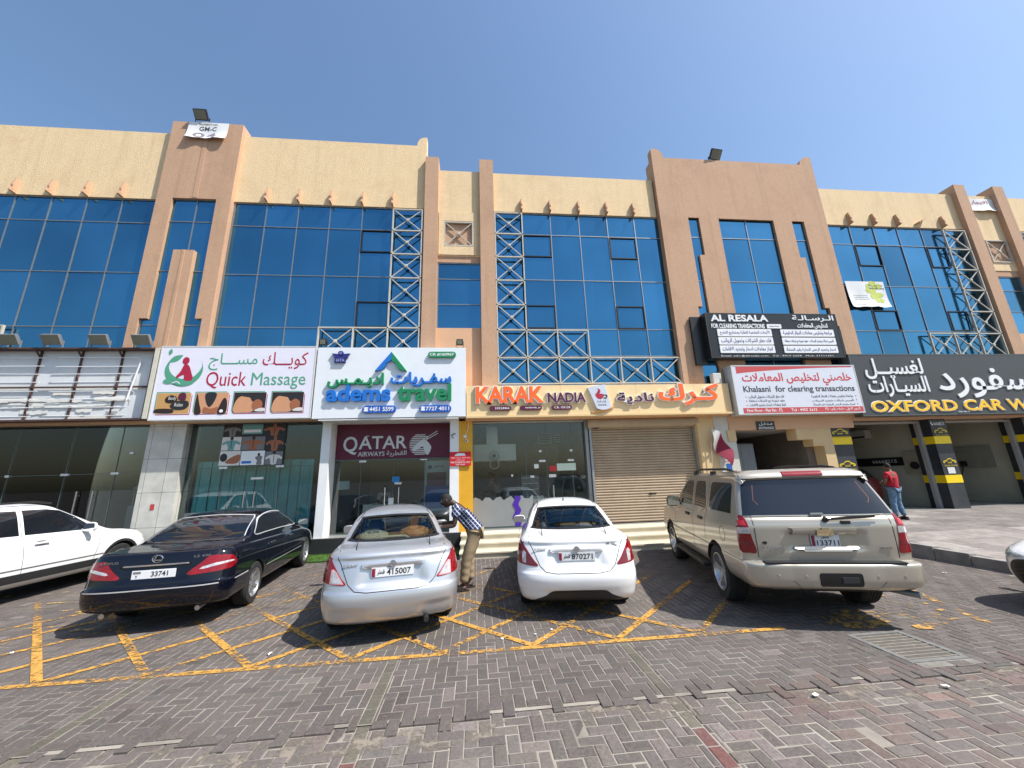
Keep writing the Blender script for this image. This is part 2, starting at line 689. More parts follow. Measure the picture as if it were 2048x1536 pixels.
# ================================================================ ground
def herringbone():
    """pavers in running pairs, cut against three straight courses; the strip nearest the road has sunk a little"""
    a = 0.105
    X0, X1, Y0, Y1 = -17.0, 10.5, 0.6, 11.2
    i0, i1, j0, j1 = int(X0 / a), int(X1 / a), int(Y0 / a), int(Y1 / a)
    V, F, C = [], [], []
    g, ch = 0.0042, 0.006
    rr = np.random.default_rng(3)
    base = np.array([0.092, 0.076, 0.068])
    red = np.array([0.10, 0.042, 0.037])
    ochre = np.array([0.098, 0.087, 0.064])
    courses = (-0.92, 1.69, -3.42)

    def brick(x0, x1, y0, y1, c, soft=0.0):
        cx, cy = (x0 + x1) / 2, (y0 + y1) / 2
        edge = 3.70 + 0.05 * math.sin(cx * 1.3) + 0.03 * math.sin(cx * 4.1)
        near = cy < edge
        lip = edge <= cy < edge + .16
        zt = rr.normal(0, 0.0008 + (0.0012 if near or lip else 0)) - 0.0005 - (0.009 if near else 0) + (0.004 if lip else 0)
        tx, ty = rr.normal(0, 0.002 + (0.0035 if near or lip else 0), 2)
        if near: c = c * 1.22 + np.array([.016, .013, .011]) * rr.random()
        cr = ch + (rr.random() * .006 if near else 0)
        b = len(V)
        for (px, py) in ((x0, y0), (x1, y0), (x1, y1), (x0, y1)):
            V.append((px, py, -0.03)); C.append((*(c * .7), 1))
        for (px, py) in ((x0, y0), (x1, y0), (x1, y1), (x0, y1)):
            V.append((px, py, zt - 0.0045 + tx * (px - cx) + ty * (py - cy))); C.append((*c, 1))
        for (px, py) in ((x0 + cr, y0 + cr), (x1 - cr, y0 + cr), (x1 - cr, y1 - cr), (x0 + cr, y1 - cr)):
            V.append((px, py, zt + tx * (px - cx) + ty * (py - cy))); C.append((*c, 1))
        for q in range(4):
            q2 = (q + 1) % 4
            F.append((b + q, b + q2, b + 4 + q2, b + 4 + q))
            F.append((b + 4 + q, b + 4 + q2, b + 8 + q2, b + 8 + q))
        F.append((b + 8, b + 9, b + 10, b + 11))

    for i in range(i0, i1):
        for j in range(j0, j1):
            k = (i - j) % 4
            if k == 0: w, d = 2, 1
            elif k == 3: w, d = 1, 2
            else: continue
            x0, x1, y0, y1 = i * a, (i + w) * a, j * a, (j + d) * a
            cx, cy = (x0 + x1) / 2, (y0 + y1) / 2
            if cx > 9.2 and cy > 6.0: continue
            if 4.28 < cx < 4.98 and 3.9 < cy < 4.62: continue
            c = base * (1 + rr.normal(0, 0.11)) * np.array([1 + rr.normal(0, .025), 1, 1 + rr.normal(0, .025)])
            if rr.random() < 0.06: c = c * 1.35
            if cx > 2.6 and cy < 3.9 and rr.random() < 0.35: c = c * np.array([1.15, .97, .94])
            spans = [(x0, x1)]
            if cy < 4.9:
                for lx in courses:
                    nxt = []
                    for p, q in spans:
                        if q <= lx - .055 or p >= lx + .055: nxt.append((p, q))
                        else:
                            if lx - .055 - p > .025: nxt.append((p, lx - .055))
                            if q - lx - .055 > .025: nxt.append((lx + .055, q))
                    spans = nxt
            for p, q in spans: brick(p + g, q - g, y0 + g, y1 - g, c)
    for n_, lx in enumerate(courses):
        y = Y0
        while y < 4.88:
            c = ochre * (1 + rr.normal(0, .09))
            if n_ < 2 and 2.5 < y < 3.25: c = red * (1 + rr.normal(0, .12))
            brick(lx - .055 + g, lx + .055 - g, y + g, y + .21 - g, c)
            y += .21
    me = bpy.data.meshes.new("brick_paving")
    me.from_pydata(V, [], F)
    at = me.color_attributes.new("Col", 'FLOAT_COLOR', 'POINT')
    at.data.foreach_set("color", np.array(C, dtype=np.float32).ravel())
    o = link_mesh("brick_paving", me, attr_mat("paver_concrete", var=.38, scale=46, bump=.8, bscale=150, dust=(((.165, .145, .128), .55, .44, .74, .5), ((.03, .027, .025), 1.7, .66, .76, .55), ((.20, .185, .168), 14.0, .58, .70, .45))))
    tag(o, kind="structure")


herringbone()
# bedding sand that fills the joints, carried out to the horizon
gm = mat("joint_sand", srgb(146, 138, 127), 0.95, var=0.3, scale=2.2, bump=0.5, bscale=120, damt=0.3, dirt=srgb(120, 110, 100), dscale=1.0)
gb = MB()
for ix in range(34):
    for iy in range(14):
        x, y = -17.2 + ix * 0.85, 0.34 + iy * 0.85
        zs = -0.0145 if iy < 4 else -0.0052
        gb.quad((x, y, zs), (x + .85, y, zs), (x + .85, y + .85, zs), (x, y + .85, zs))
# sandy lens where the pavers have sunk along the rut
tag(gb.build("sand_bed", gm), kind="structure")
far = mat("far_paving", srgb(86, 80, 76), 0.95, var=0.25, scale=0.6, damt=0.4, dscale=0.15)
fb = MB()
fb.box(-900, 900, -900, 900, -0.3, -0.055)
tag(fb.build("ground", far), kind="structure")
fb = MB()
fb.box(-60, -17.1, -40, 11.3, -0.05, -0.006)
fb.box(-17.1, 60, -40, 0.62, -0.05, -0.006)
fb.box(10.45, 60, 0.62, 5.9, -0.05, -0.006)
tag(fb.build("road", far), kind="structure")

sd_ = MB()
for k in range(int(27 / .2)):
    x = -16.8 + k * .2
    e0, e1 = [3.70 + 0.05 * math.sin(v * 1.3) + 0.03 * math.sin(v * 4.1) for v in (x, x + .2)]
    sd_.quad((x, e0 - .28, -0.0082), (x + .2, e1 - .28, -0.0082), (x + .2, e1 - .01, -0.0066), (x, e0 - .01, -0.0066))
tag(sd_.build("sand_drift", paint_mat("drifted_sand", srgb(132, 122, 109), wear=0.78, scale=5)), kind="structure")
# painted hatch of the no-parking box
ym = paint_mat("yellow_road_paint", srgb(196, 146, 66), wear=0.675, scale=16, fade=.15)
ym2 = paint_mat("faded_road_paint", srgb(196, 160, 92), wear=0.80, scale=6)
mk = MB()
Z = 0.006


def strip(mb, ax, ay, bx, by, w, z=Z):
    d = Vector((bx - ax, by - ay, 0))
    n = Vector((-d.y, d.x, 0)).normalized() * w / 2
    seg = max(1, int(d.length / 0.3))
    for q in range(seg):
        p0 = Vector((ax, ay, z)) + d * (q / seg)
        p1 = Vector((ax, ay, z)) + d * ((q + 1) / seg)
        mb.quad(p0 - n, p1 - n, p1 + n, p0 + n)


strip(mk, -5.6, 4.92, 3.75, 4.90, 0.085)
zz = Z
for k in range(-4, 10):
    x0 = -5.57 + 1.035 * k
    ytop = 9.3
    for sgn in (1, -1):
        ax, ay = x0, 4.96
        L_ = ytop - 4.96
        bx = x0 + sgn * L_
        lo, hi = -9.5, 3.9
        t1 = 1.0
        if bx > hi: t1 = (hi - x0) / (bx - x0)
        if bx < lo: t1 = (lo - x0) / (bx - x0)
        t0 = 0
        if x0 < lo: continue
        if x0 > 3.2: continue
        if t1 > 0.03:
            strip(mk, ax, ay, x0 + (bx - x0) * t1, ay + L_ * t1, 0.085, Z + (0.0012 if sgn > 0 else 0.0024))
tag(mk.build("yellow_hatch_marking", ym), kind="structure")
mk = MB()
strip(mk, 6.78, 6.0, 6.2, 4.6, 0.10)
for q in range(46):
    x, y = rng.uniform(4.4, 6.2), rng.uniform(4.62, 5.75)
    strip(mk, x - rng.uniform(.05, .16), y, x + rng.uniform(.05, .16), y + rng.uniform(-.03, .03), rng.uniform(.06, .12), Z + q * 0.00008)
tag(mk.build("worn_letter_marking", paint_mat("worn_letter_paint", srgb(192, 148, 78), wear=0.76, scale=8)), kind="structure")
mk = MB()
for q in range(60):
    x, y = rng.uniform(-9.2, -5.2), rng.uniform(6.2, 9.0)
    strip(mk, x - rng.uniform(.08, .3), y, x + rng.uniform(.08, .3), y + rng.uniform(-.05, .05), rng.uniform(.06, .12), Z + q * 0.00008)
tag(mk.build("faded_letter_marking", ym2), kind="structure")

# apron in front of the car wash, with its kerb
ap = MB()
pl = attr_mat("apron_paver", var=0.3, scale=6, bump=0.3, bscale=90)
V, F, C = [], [], []
rr = np.random.default_rng(5)


def apz(y): return 0.16 + (0.45 - 0.16) * min(1, max(0, (y - 6.3) / 5.0))


xs = np.arange(9.5, 30.2, 0.6)
ys = np.arange(6.0, 11.62, 0.4)
for x in xs:
    for y in ys:
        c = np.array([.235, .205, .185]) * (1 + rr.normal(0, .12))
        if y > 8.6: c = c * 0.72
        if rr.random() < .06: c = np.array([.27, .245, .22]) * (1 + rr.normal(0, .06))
        b = len(V)
        x1, y1 = x + .594, min(y + .394, 11.62)
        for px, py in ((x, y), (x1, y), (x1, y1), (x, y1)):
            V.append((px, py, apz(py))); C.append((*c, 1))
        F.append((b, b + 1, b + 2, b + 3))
me = bpy.data.meshes.new("car_wash_apron")
me.from_pydata(V, [], F)
me.color_attributes.new("Col", 'FLOAT_COLOR', 'POINT').data.foreach_set("color", np.array(C, dtype=np.float32).ravel())
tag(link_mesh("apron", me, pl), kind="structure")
ab = MB()
ab.prism([(6.0, -0.05), (11.62, -0.05), (11.62, 0.44), (11.3, 0.44), (6.3, 0.153), (6.0, 0.153)], 9.46, 30.2, 'X')
tag(ab.build("apron_bed", mat("concrete_bed", (0.3, 0.28, 0.25), 0.9, var=0.2, scale=3)), kind="structure")
kb = MB()
km = mat("kerb_concrete", (0.26, 0.25, 0.235), 0.9, var=0.2, scale=5, bump=0.4, bscale=60, damt=0.5)
y = 5.72
while y < 9.9:
    zt = apz(y + .3) + 0.012
    kb.bbox(9.3, 9.46, y, y + 0.58, -0.05, zt, 0.02)
    y += 0.59
x = 9.3
while x < 30:
    kb.bbox(x, x + 0.98, 5.70, 5.99, -0.05, 0.172, 0.02)
    x += 0.99
tag(kb.build("apron_kerb", km), kind="structure")

# strip of artificial grass before the left shops, with a dark plinth behind
g = MB()
g.box(-17, -0.42, 10.52, 11.38, -0.02, 0.04)
tag(g.build("grass_bed", mat("turf_base", srgb(58, 84, 40), 0.95, var=0.3, scale=30)), kind="structure")
gr = MB()
for q in range(26000):
    x, yy = rng.uniform(-9.0, -0.44), rng.uniform(10.5, 11.38)
    hgt = rng.uniform(.02, .045)
    dx, dy = rng.uniform(-.02, .02), rng.uniform(-.02, .02)
    gr.add([(x - .004, yy, .038), (x + .004, yy, .038), (x + dx, yy + dy, .04 + hgt)], [(0, 1, 2)])
tag(gr.build("grass", mat("turf_blades", srgb(92, 128, 52), 0.8, var=0.35, scale=3)), kind="stuff")

# covers and litter on the paving
dg_ = thing("drain_grate", "square iron drain cover with diagonal ribs set in the brick paving", "drain cover", (4.63, 4.27, 0))
t = MB()
t.box(4.29, 4.97, 3.91, 3.965, -0.06, 0.004); t.box(4.29, 4.97, 4.56, 4.61, -0.06, 0.004)
t.box(4.29, 4.35, 3.966, 4.559, -0.06, 0.004); t.box(4.91, 4.97, 3.966, 4.559, -0.06, 0.004)
t.build("frame", mat("drain_frame", (0.16, 0.155, 0.145), 0.8, var=0.2, scale=12), dg_)
t = MB()
t.box(4.351, 4.909, 3.967, 4.558, -0.06, -0.014)
t.m = 1
for k in range(9):
    t.box(4.352, 4.908, 3.985 + k * 0.066, 4.0 + k * 0.066, -0.0139, 0.001)
for k in range(26):
    t.box(4.358 + k * 0.0215, 4.3635 + k * 0.0215, 3.968, 4.557, -0.0138, -0.003)
t.build("cover", [mat("drain_pit", (0.03, 0.028, 0.025), 0.9), mat("drain_iron", (0.25, 0.22, 0.18), 0.75, metal=0.2, var=0.2, scale=14, damt=0.5)], dg_)
q = MB()
q.box(4.05, 5.2, 3.74, 4.85, -0.02, -0.005)
tag(q.build("drain_collar", mat("collar_concrete", (0.095, 0.087, 0.077), 0.9, var=.25, scale=12)), kind="structure")
cp = MB()
cp.box(4.3, 5.0, 3.80, 3.9, -0.02, 0.003)
tag(cp.build("concrete_patch", mat("patch_concrete", (0.2, 0.185, 0.16), 0.9, var=0.3, scale=9, bump=.4)), kind="structure")
litter = [(6.75, 6.55), (6.0, 6.5), (8.3, 6.6), (-5.35, 7.2), (-5.75, 6.95), (0.72, 5.25), (0.82, 5.12), (0.3, 5.2), (0.95, 5.35), (-5.7, 5.85), (2.9, 3.55), (2.1, 2.4), (-2.4, 5.25), (5.4, 6.2), (1.4, 2.2), (4.1, 3.5)]
lm = mat("litter_paper", (0.75, 0.75, 0.72), 0.7, var=0.05)
words = ["crumpled", "folded", "torn", "flat"]
for k, (x, yy) in enumerate(litter):
    bm = bmesh.new()
    bmesh.ops.create_grid(bm, x_segments=3, y_segments=3, size=1)
    s = rng.uniform(.012, .03)
    for v in bm.verts:
        v.co = Vector((v.co.x * s, v.co.y * s * .6, rng.uniform(.004, .018)))
    bmesh.ops.rotate(bm, verts=bm.verts, cent=(0, 0, 0), matrix=Matrix.Rotation(rng.uniform(0, 3), 3, 'Z'))
    bmesh.ops.translate(bm, verts=bm.verts, vec=(x, yy, 0.002))
    o = MB().bm(bm).build("paper_scrap", lm)
    tag(o, "small white scrap of paper lying on the brick paving", "litter", "paper scraps scattered over the paving")

# ================================================================ the building
B = thing("shop_building", "long two-storey building in tan and cream render, blue glass above shops", "building", (0, 11.5, 0))
YP, YC, YG = 11.40, 11.55, 11.62      # pilaster face, cream face, glass plane
YB = 12.2                              # back of the shell above the shops
XL, XR = -22.0, 31.0


def blue_glass():
    m = bpy.data.materials.new("blue_mirror_glass")
    m.use_nodes = True
    N, L = m.node_tree.nodes, m.node_tree.links
    p = N["Principled BSDF"]
    p.inputs["Metallic"].default_value = 0.9
    p.inputs["Roughness"].default_value = 0.06
    tc = N.new("ShaderNodeTexCoord")
    nz = N.new("ShaderNodeTexNoise")
    nz.inputs["Scale"].default_value = 0.35
    nz.inputs["Detail"].default_value = 2
    L.new(tc.outputs["Object"], nz.inputs["Vector"])
    at = N.new("ShaderNodeAttribute")
    at.attribute_name = "Col"
    mx = N.new("ShaderNodeMix")
    mx.data_type = 'RGBA'
    mx.blend_type = 'MULTIPLY'
    mx.inputs[0].default_value = 0.5
    L.new(at.outputs["Color"], mx.inputs[6])
    L.new(nz.outputs[0], mx.inputs[7])
    L.new(mx.outputs[2], p.inputs["Base Color"])
    # streaks of dust
    mp = N.new("ShaderNodeMapping")
    mp.inputs["Scale"].default_value = (5, 1, 0.3)
    L.new(tc.outputs["Object"], mp.inputs["Vector"])
    n2 = N.new("ShaderNodeTexNoise")
    n2.inputs["Scale"].default_value = 1.6
    n2.inputs["Detail"].default_value = 6
    L.new(mp.outputs[0], n2.inputs["Vector"])
    mr = N.new("ShaderNodeMapRange")
    mr.inputs[1].default_value = 0.35
    mr.inputs[2].default_value = 0.8
    mr.inputs[3].default_value = 0.04
    mr.inputs[4].default_value = 0.2
    L.new(n2.outputs[0], mr.inputs[0])
    L.new(mr.outputs[0], p.inputs["Roughness"])
    MATS[m.name] = m
    return m


M_blue = blue_glass()
rg_ = np.random.default_rng(11)


def boxes(name, m, parent, lst):
    """each box a part of its own"""
    return [MB().box(*b).build(name, m, parent) for b in lst]


def glass_bay(x_lines, z_lines, vents=(), name="window", YG=YG):
    """one curtain-wall bay: panes slightly out of true, thin aluminium grid, thicker frames round the opening lights"""
    x0, x1, z0, z1 = x_lines[0], x_lines[-1], z_lines[0], z_lines[-1]
    V, F, C = [], [], []
    for i in range(len(x_lines) - 1):
        for j in range(len(z_lines) - 1):
            a, b, c, d = x_lines[i], x_lines[i + 1], z_lines[j], z_lines[j + 1]
            tx, tz = rg_.normal(0, .0035), rg_.normal(0, .0035)
            base = np.array([.09, .305, .495]) * (1 + rg_.normal(0, .10))
            k = len(V)
            for px, pz in ((a, c), (b, c), (b, d), (a, d)):
                V.append((px, YG + tx * (px - (a + b) / 2) + tz * (pz - (c + d) / 2), pz)); C.append((*base, 1))
            F.append((k, k + 1, k + 2, k + 3))
    me = bpy.data.meshes.new("glass")
    me.from_pydata(V, [], F)
    me.color_attributes.new("Col", 'FLOAT_COLOR', 'POINT').data.foreach_set("color", np.array(C, dtype=np.float32).ravel())
    fr = MB()
    w = 0.014
    for x in x_lines[1:-1]:
        fr.box(x - w, x + w, YG - 0.024, YG + 0.03, z0, z1)
    for z in z_lines[1:-1]:
        fr.box(x0, x1, YG - 0.021, YG + 0.026, z - w, z + w)
    fr.box(x0, x0 + .04, YG - 0.034, YG + .03, z0, z1)
    fr.box(x1 - .04, x1, YG - 0.034, YG + .03, z0, z1)
    fr.box(x0 + .041, x1 - .041, YG - 0.032, YG + .03, z1 - .04, z1)
    f = fr.build(name, M_alum, B)
    link_mesh("glass", me, M_blue, f)
    if vents:
        for (a, b, c, d) in vents:
            vb = MB()
            t = 0.035
            vb.box(a, b, YG - .045, YG - .012, c, c + t); vb.box(a, b, YG - .045, YG - .012, d - t, d)
            vb.box(a, a + t, YG - .044, YG - .012, c + t, d - t); vb.box(b - t, b, YG - .044, YG - .012, c + t, d - t)
            vb.build("opening_light_frame", M_black, f)
    return f


TR = [6.65, 8.45, 10.22]
glass_bay([-22, -20.63, -19.6, -18.57, -17.54, -16.5, -15.48, -14.45, -13.41, -12.38, -11.35, -10.2], [5.0] + TR + [11.09])
glass_bay([-7.93, -6.91, -5.89, -4.86, -3.8, -2.75, -1.73], [5.0] + TR + [11.10],
          vents=((-3.78, -2.77, 9.36, 10.2), (-3.78, -2.77, 6.68, 7.56)))
glass_bay([0.71, 1.70, 2.74, 3.79, 4.84, 5.87, 6.86], [4.4, 5.7] + TR + [11.09],
          vents=((1.72, 2.72, 9.34, 10.2), (4.86, 5.85, 9.34, 10.2), (1.72, 2.72, 6.67, 7.5), (4.86, 5.85, 6.67, 7.5)))
glass_bay([13.5, 14.62, 15.66, 16.7, 17.75, 18.77, 19.66], [5.0] + TR + [11.04],
          vents=((14.64, 15.64, 9.3, 10.2), (17.77, 18.6, 9.3, 10.2), (14.64, 15.64, 6.67, 7.46), (17.77, 18.6, 6.67, 7.46)))
glass_bay([22.0, 23.0, 24.03, 25.06, 26.1, 27.1, 28.2, 31], [5.0] + TR + [11.04])
glass_bay([-1.23, 0.24], [6.65, 7.5, 8.42, 9.03])
glass_bay([20.16, 21.51], [6.56, 7.46, 8.35, 8.96])

# parapet walls above each bay (cream)
pw = MB()
pw.box(XL, -10.2, YC, 12.0, 11.09, 13.73)
pw.build("parapet", M_cream, B)
pw = MB()
pw.prism([(-7.94, 11.10), (-1.68, 11.10), (-1.68, 14.14)] + [(-1.76 - 0.26 * math.sin(R(a)), 13.80 + 0.33 * math.cos(R(a))) for a in range(0, 91, 15)] + [(-2.04, 13.75), (-7.94, 13.76)], YC, YC + .28)
pw.build("parapet", M_cream, B)
pw = MB()
pw.box(-1.23, 0.24, YC, 12.0, 9.25, 9.62); pw.box(-1.23, 0.24, YC, 12.0, 10.62, 12.72)
pw.box(-1.23, -1.02, YC, 12.0, 9.62, 10.62); pw.box(-0.02, 0.24, YC, 12.0, 9.62, 10.62)
pw.box(-1.20, 0.1, YC - .03, YC - .001, 9.3, 9.62); pw.box(-1.20, 0.1, YC - .03, YC - .001, 10.62, 10.97)
pw.box(-1.20, -1.02, YC - .03, YC - .001, 9.621, 10.619); pw.box(-0.02, 0.1, YC - .03, YC - .001, 9.621, 10.619)
pw.build("parapet", M_cream, B)
pw = MB()
pw.box(0.71, 6.75, YC, 12.0, 11.09, 12.70)
pw.build("parapet", M_cream, B)
pw = MB()
pw.box(13.49, 19.66, YC, 12.0, 11.04, 12.68)
pw.build("parapet", M_cream, B)
pw = MB()
pw.box(20.16, 21.51, YC, 12.0, 9.2, 9.56); pw.box(20.16, 21.51, YC, 12.0, 10.56, 12.66)
pw.box(20.16, 20.48, YC, 12.0, 9.56, 10.56); pw.box(21.44, 21.51, YC, 12.0, 9.56, 10.56)
pw.build("parapet", M_cream, B)
pw = MB()
pw.box(22.0, XR, YC, 12.0, 11.04, 12.64)
pw.build("parapet", M_cream, B)

# recessed squares with crossed bars between the twin pillars
M_bar = mat("cream_painted_steel", (0.52, 0.49, 0.42), 0.5, var=0.1, scale=8)


def cross_panel(x0, x1, z0, z1):
    q = MB()
    q.box(x0 - .02, x1 + .02, YC + 0.06, YC + 0.3, z0 - .02, z1 + .02)
    p_ = q.build("recess_panel", M_tan, B)
    q = MB()
    lattice_cell(q, x0, x1, z0, z1, YC + .0, True)
    q.build("cross_bars", M_bar, p_)


def lattice_cell(q, x0, x1, z0, z1, y, border=False):
    w = 0.029
    cx, cz = (x0 + x1) / 2, (z0 + z1) / 2
    for ax, az in ((x0, z0), (x1, z0), (x1, z1), (x0, z1)):
        q.bar((ax, y, az), (cx, y, cz), w, w)
    q.lathe([(0.0, -.045), (0.045, -.044), (0.056, -.03), (0.056, .02)], (cx, y, cz), 'Y', 12)
    if border:
        q.box(x0 - .022, x0 + .022, y - .03, y + .03, z0 - .022, z1 + .022); q.box(x1 - .022, x1 + .022, y - .03, y + .03, z0 - .022, z1 + .022)
        q.box(x0 + .022, x1 - .022, y - .028, y + .028, z0 - .022, z0 + .022); q.box(x0 + .022, x1 - .022, y - .028, y + .028, z1 - .022, z1 + .022)


cross_panel(-1.0, -0.04, 9.66, 10.58)
cross_panel(20.5, 21.42, 9.58, 10.54)
boxes("lintel", M_tan, B, [(-1.23, 0.24, YC + .02, 12.0, 9.03, 9.249), (20.16, 21.51, YC + .02, 12.0, 8.96, 9.199)])
boxes("spandrel_wall", M_peach, B, [(-1.23, 0.24, YC + .01, 12.0, 3.7, 6.65), (20.16, 21.51, YC + .01, 12.0, 3.7, 6.56)])


# steel lattice screens standing in front of the glass
def lattice(cells, xs_, zs_):
    q = MB()
    y = YP + .06
    for (i0, j0) in cells:
        lattice_cell(q, xs_[i0], xs_[i0 + 1], zs_[j0], zs_[j0 + 1], y)
    hs, vs = set(), set()
    for (i, j) in cells:
        hs |= {(i, j), (i, j + 1)}
        vs |= {(i, j), (i + 1, j)}
    w = 0.02
    for i, j in hs: q.box(xs_[i] + w, xs_[i + 1] - w, y - .03, y + .03, zs_[j] - w, zs_[j] + w)
    for i, j in vs: q.box(xs_[i] - w, xs_[i] + w, y - .032, y + .032, zs_[j] - w, zs_[j + 1] + w)
    q.build("lattice_screen", M_bar, B)


zA = [5.70, 6.60, 7.46, 8.35, 9.23, 10.12, 10.95]
lattice([(2, j) for j in range(6)] + [(0, 0), (1, 0)], [-4.81, -3.78, -2.73, -1.76], zA)
zB = [4.74, 5.60, 6.55, 7.44, 8.33, 9.22, 10.12, 10.96]
lattice([(0, j) for j in range(8 - 1)] + [(1, 0), (2, 0), (3, 0), (4, 0), (5, 0), (1, 1), (2, 1)], [.74, 1.69, 2.71, 3.74, 4.76, 5.79, 6.78], zB)
zD = [5.62, 6.51, 7.39, 8.27, 9.14, 10.03, 10.88]
lattice([(2, j) for j in range(6)] + [(0, 0), (1, 0)], [16.49, 17.5, 18.53, 19.5], zD)
lattice([(0, j) for j in range(6)] + [(1, 0), (2, 0)], [22.05, 23.05, 24.08, 25.1], zD)
lattice([(0, j) for j in range(6)] + [(1, 0), (2, 0)], [-16.5, -15.5, -14.52, -13.5], zA)

# small stepped corbels under each parapet: one part, copied
cb = MB()
prof = [(YC + .02, 11.60), (YC - .10, 11.60), (YC - .11, 11.52), (YC - .135, 11.42), (YC - .15, 11.34), (YC - .13, 11.26), (YC - .17, 11.2), (YC - .19, 11.12), (YC + .02, 11.10)]
cb.prism(prof, -.026, .026, 'X')
c0 = cb.build("corbel", M_tan, B)
first = True
for xs_, dz in (((-20.6, -19.55, -18.5, -17.5, -16.5, -15.45, -14.43, -13.40, -12.36, -11.32), 0), ((-6.90, -5.87, -4.83, -3.79, -2.78), 0.02),
                ((1.70, 2.73, 3.78, 4.82, 5.84), -.02), ((14.6, 15.64, 16.68, 18.72), -.06), ((23, 24, 25, 26), -.06)):
    for x in xs_:
        if first:
            c, first = c0, False
        else:
            c = c0.copy(); col.objects.link(c); c.parent = B
        c.location = (x, 0, dz)
c = c0.copy(); col.objects.link(c); c.parent = B
c["label"] = "corbel knocked askew"
c.rotation_euler = (0, R(62), 0)
c.location = (17.72 - 10.03, 0, 11.13 - 5.18)

# big pilaster at the left: stepped window with a fin in the middle
ZB = 5.2
p = MB()
YPb = 11.66
p.prism([(-10.2, ZB), (-9.94, ZB), (-9.94, 6.84), (-9.72, 6.84), (-9.72, 11.05), (-8.39, 11.05), (-8.39, 6.85), (-8.19, 6.85), (-8.19, ZB), (-7.94, ZB), (-7.94, 14.1), (-10.2, 14.1)], YP, YPb)
p.box(-10.2, -7.94, YPb, 11.95, 11.1, 14.1)
pil = p.build("pilaster", M_tan, B)
p = MB()
p.prism([(-9.345, ZB), (-8.715, ZB), (-8.735, 9.13), (-9.335, 9.13)], YP - .05, YG + .02)
p.prism([(-9.09, ZB), (-8.97, ZB), (-8.985, 9.131), (-9.06, 9.131)], YP - .065, YP - .051)
p.build("fin", M_tan, B)
p = MB()
p.box(-9.12, -8.98, YP - .012, YP - .001, 11.08, 13.55)
p.build("rib", M_tan, pil)
glass_bay([-9.95, -9.0, -8.18], [5.0, 6.65, 8.45, 10.22, 11.06], YG=11.49)

# twin pillars
for (x0, x1, zt, zb, yf) in ((-1.69, -1.23, 13.15, 3.7, YP), (0.22, 0.71, 13.14, 3.7, YP), (19.66, 20.16, 13.03, 3.7, YP - .02), (21.51, 22.0, 13.03, 3.7, YP - .02)):
    p = MB()
    p.box(x0, x1, yf, 11.9, zb, zt)
    p.build("pillar", M_tan, B)

# tower block with its horns and stepped slots
p = MB()
T0, T1 = 6.80, 13.49
pieces = [
    [(T0, 4.3), (7.53, 4.3), (7.53, 6.75), (7.72, 6.75), (7.72, 7.44), (7.88, 7.44), (7.88, 11.01), (T0, 11.01)],
    [(8.12, 4.3), (9.07, 4.3), (9.07, 11.01), (8.30, 11.01), (8.30, 9.46), (8.10, 9.46), (8.10, 5.3), (8.12, 5.3)],
    [(11.27, 4.3), (12.24, 4.3), (12.24, 9.46), (12.03, 9.46), (12.03, 11.01), (11.27, 11.01)],
    [(12.9, 4.3), (T1, 4.3), (T1, 11.01), (12.53, 11.01), (12.53, 7.44), (12.7, 7.44), (12.7, 6.75), (12.9, 6.75)],
]
for pc in pieces: p.prism(pc, YP, 11.66)
arcL = [(T0 + 0.12 + 0.36 * math.sin(R(a)), 13.64 + 0.40 * math.cos(R(a))) for a in range(0, 91, 15)]
arcR = [(T1 - 0.02 - 0.5 * math.sin(R(a)), 13.64 + 0.40 * math.cos(R(a))) for a in range(90, -1, -15)]
p.prism([(T0, 11.01), (T1, 11.01), (T1, 14.04)] + arcR[::-1] + arcL[::-1] + [(T0, 14.0)], YP, 11.66)
p.box(T0 + .01, T1 - .01, 11.66, 11.95, 11.1, 13.6)
p.build("tower", M_tan, B)
glass_bay([7.45, 8.42], [4.35, 5.6, 6.65, 8.45, 10.22, 11.05], YG=11.48)
glass_bay([9.0, 10.17, 11.35], [4.35, 5.6, 6.65, 8.45, 10.22, 11.05], YG=11.49)
glass_bay([11.95, 12.98], [4.35, 5.6, 6.65, 8.45, 10.22, 11.05], YG=11.48)

# beam behind the shop signs, roof slab and the back of the shell
q = MB()
boxes("fascia_beam", M_peach, B, [(XL, -0.30, 11.33, 11.6, 3.68, 5.4), (-0.30, 8.1, 11.33, 11.6, 3.60, 4.42), (8.1, 12.5, YP - .01, 11.7, 3.14, 4.3), (12.5, XR, 11.33, 11.7, 3.38, 5.3)])
q = MB()
q.box(XL, XR, 11.95, 19.499, 10.9, 11.079)
q.box(XL, XR, 11.72, 19.499, 3.95, 4.3)
q.box(XL, XR, 19.5, 19.7, 0, 11.08)
q.build("shell", mat("dark_slab", (0.10, 0.10, 0.095), 0.9, var=0.1), B)
q = MB()
q.box(XL, XR, YG + .04, YG + .1, 4.35, 11.0)
q.build("backing_wall", mat("blind_dark", (0.01, 0.015, 0.03), 0.9), B)

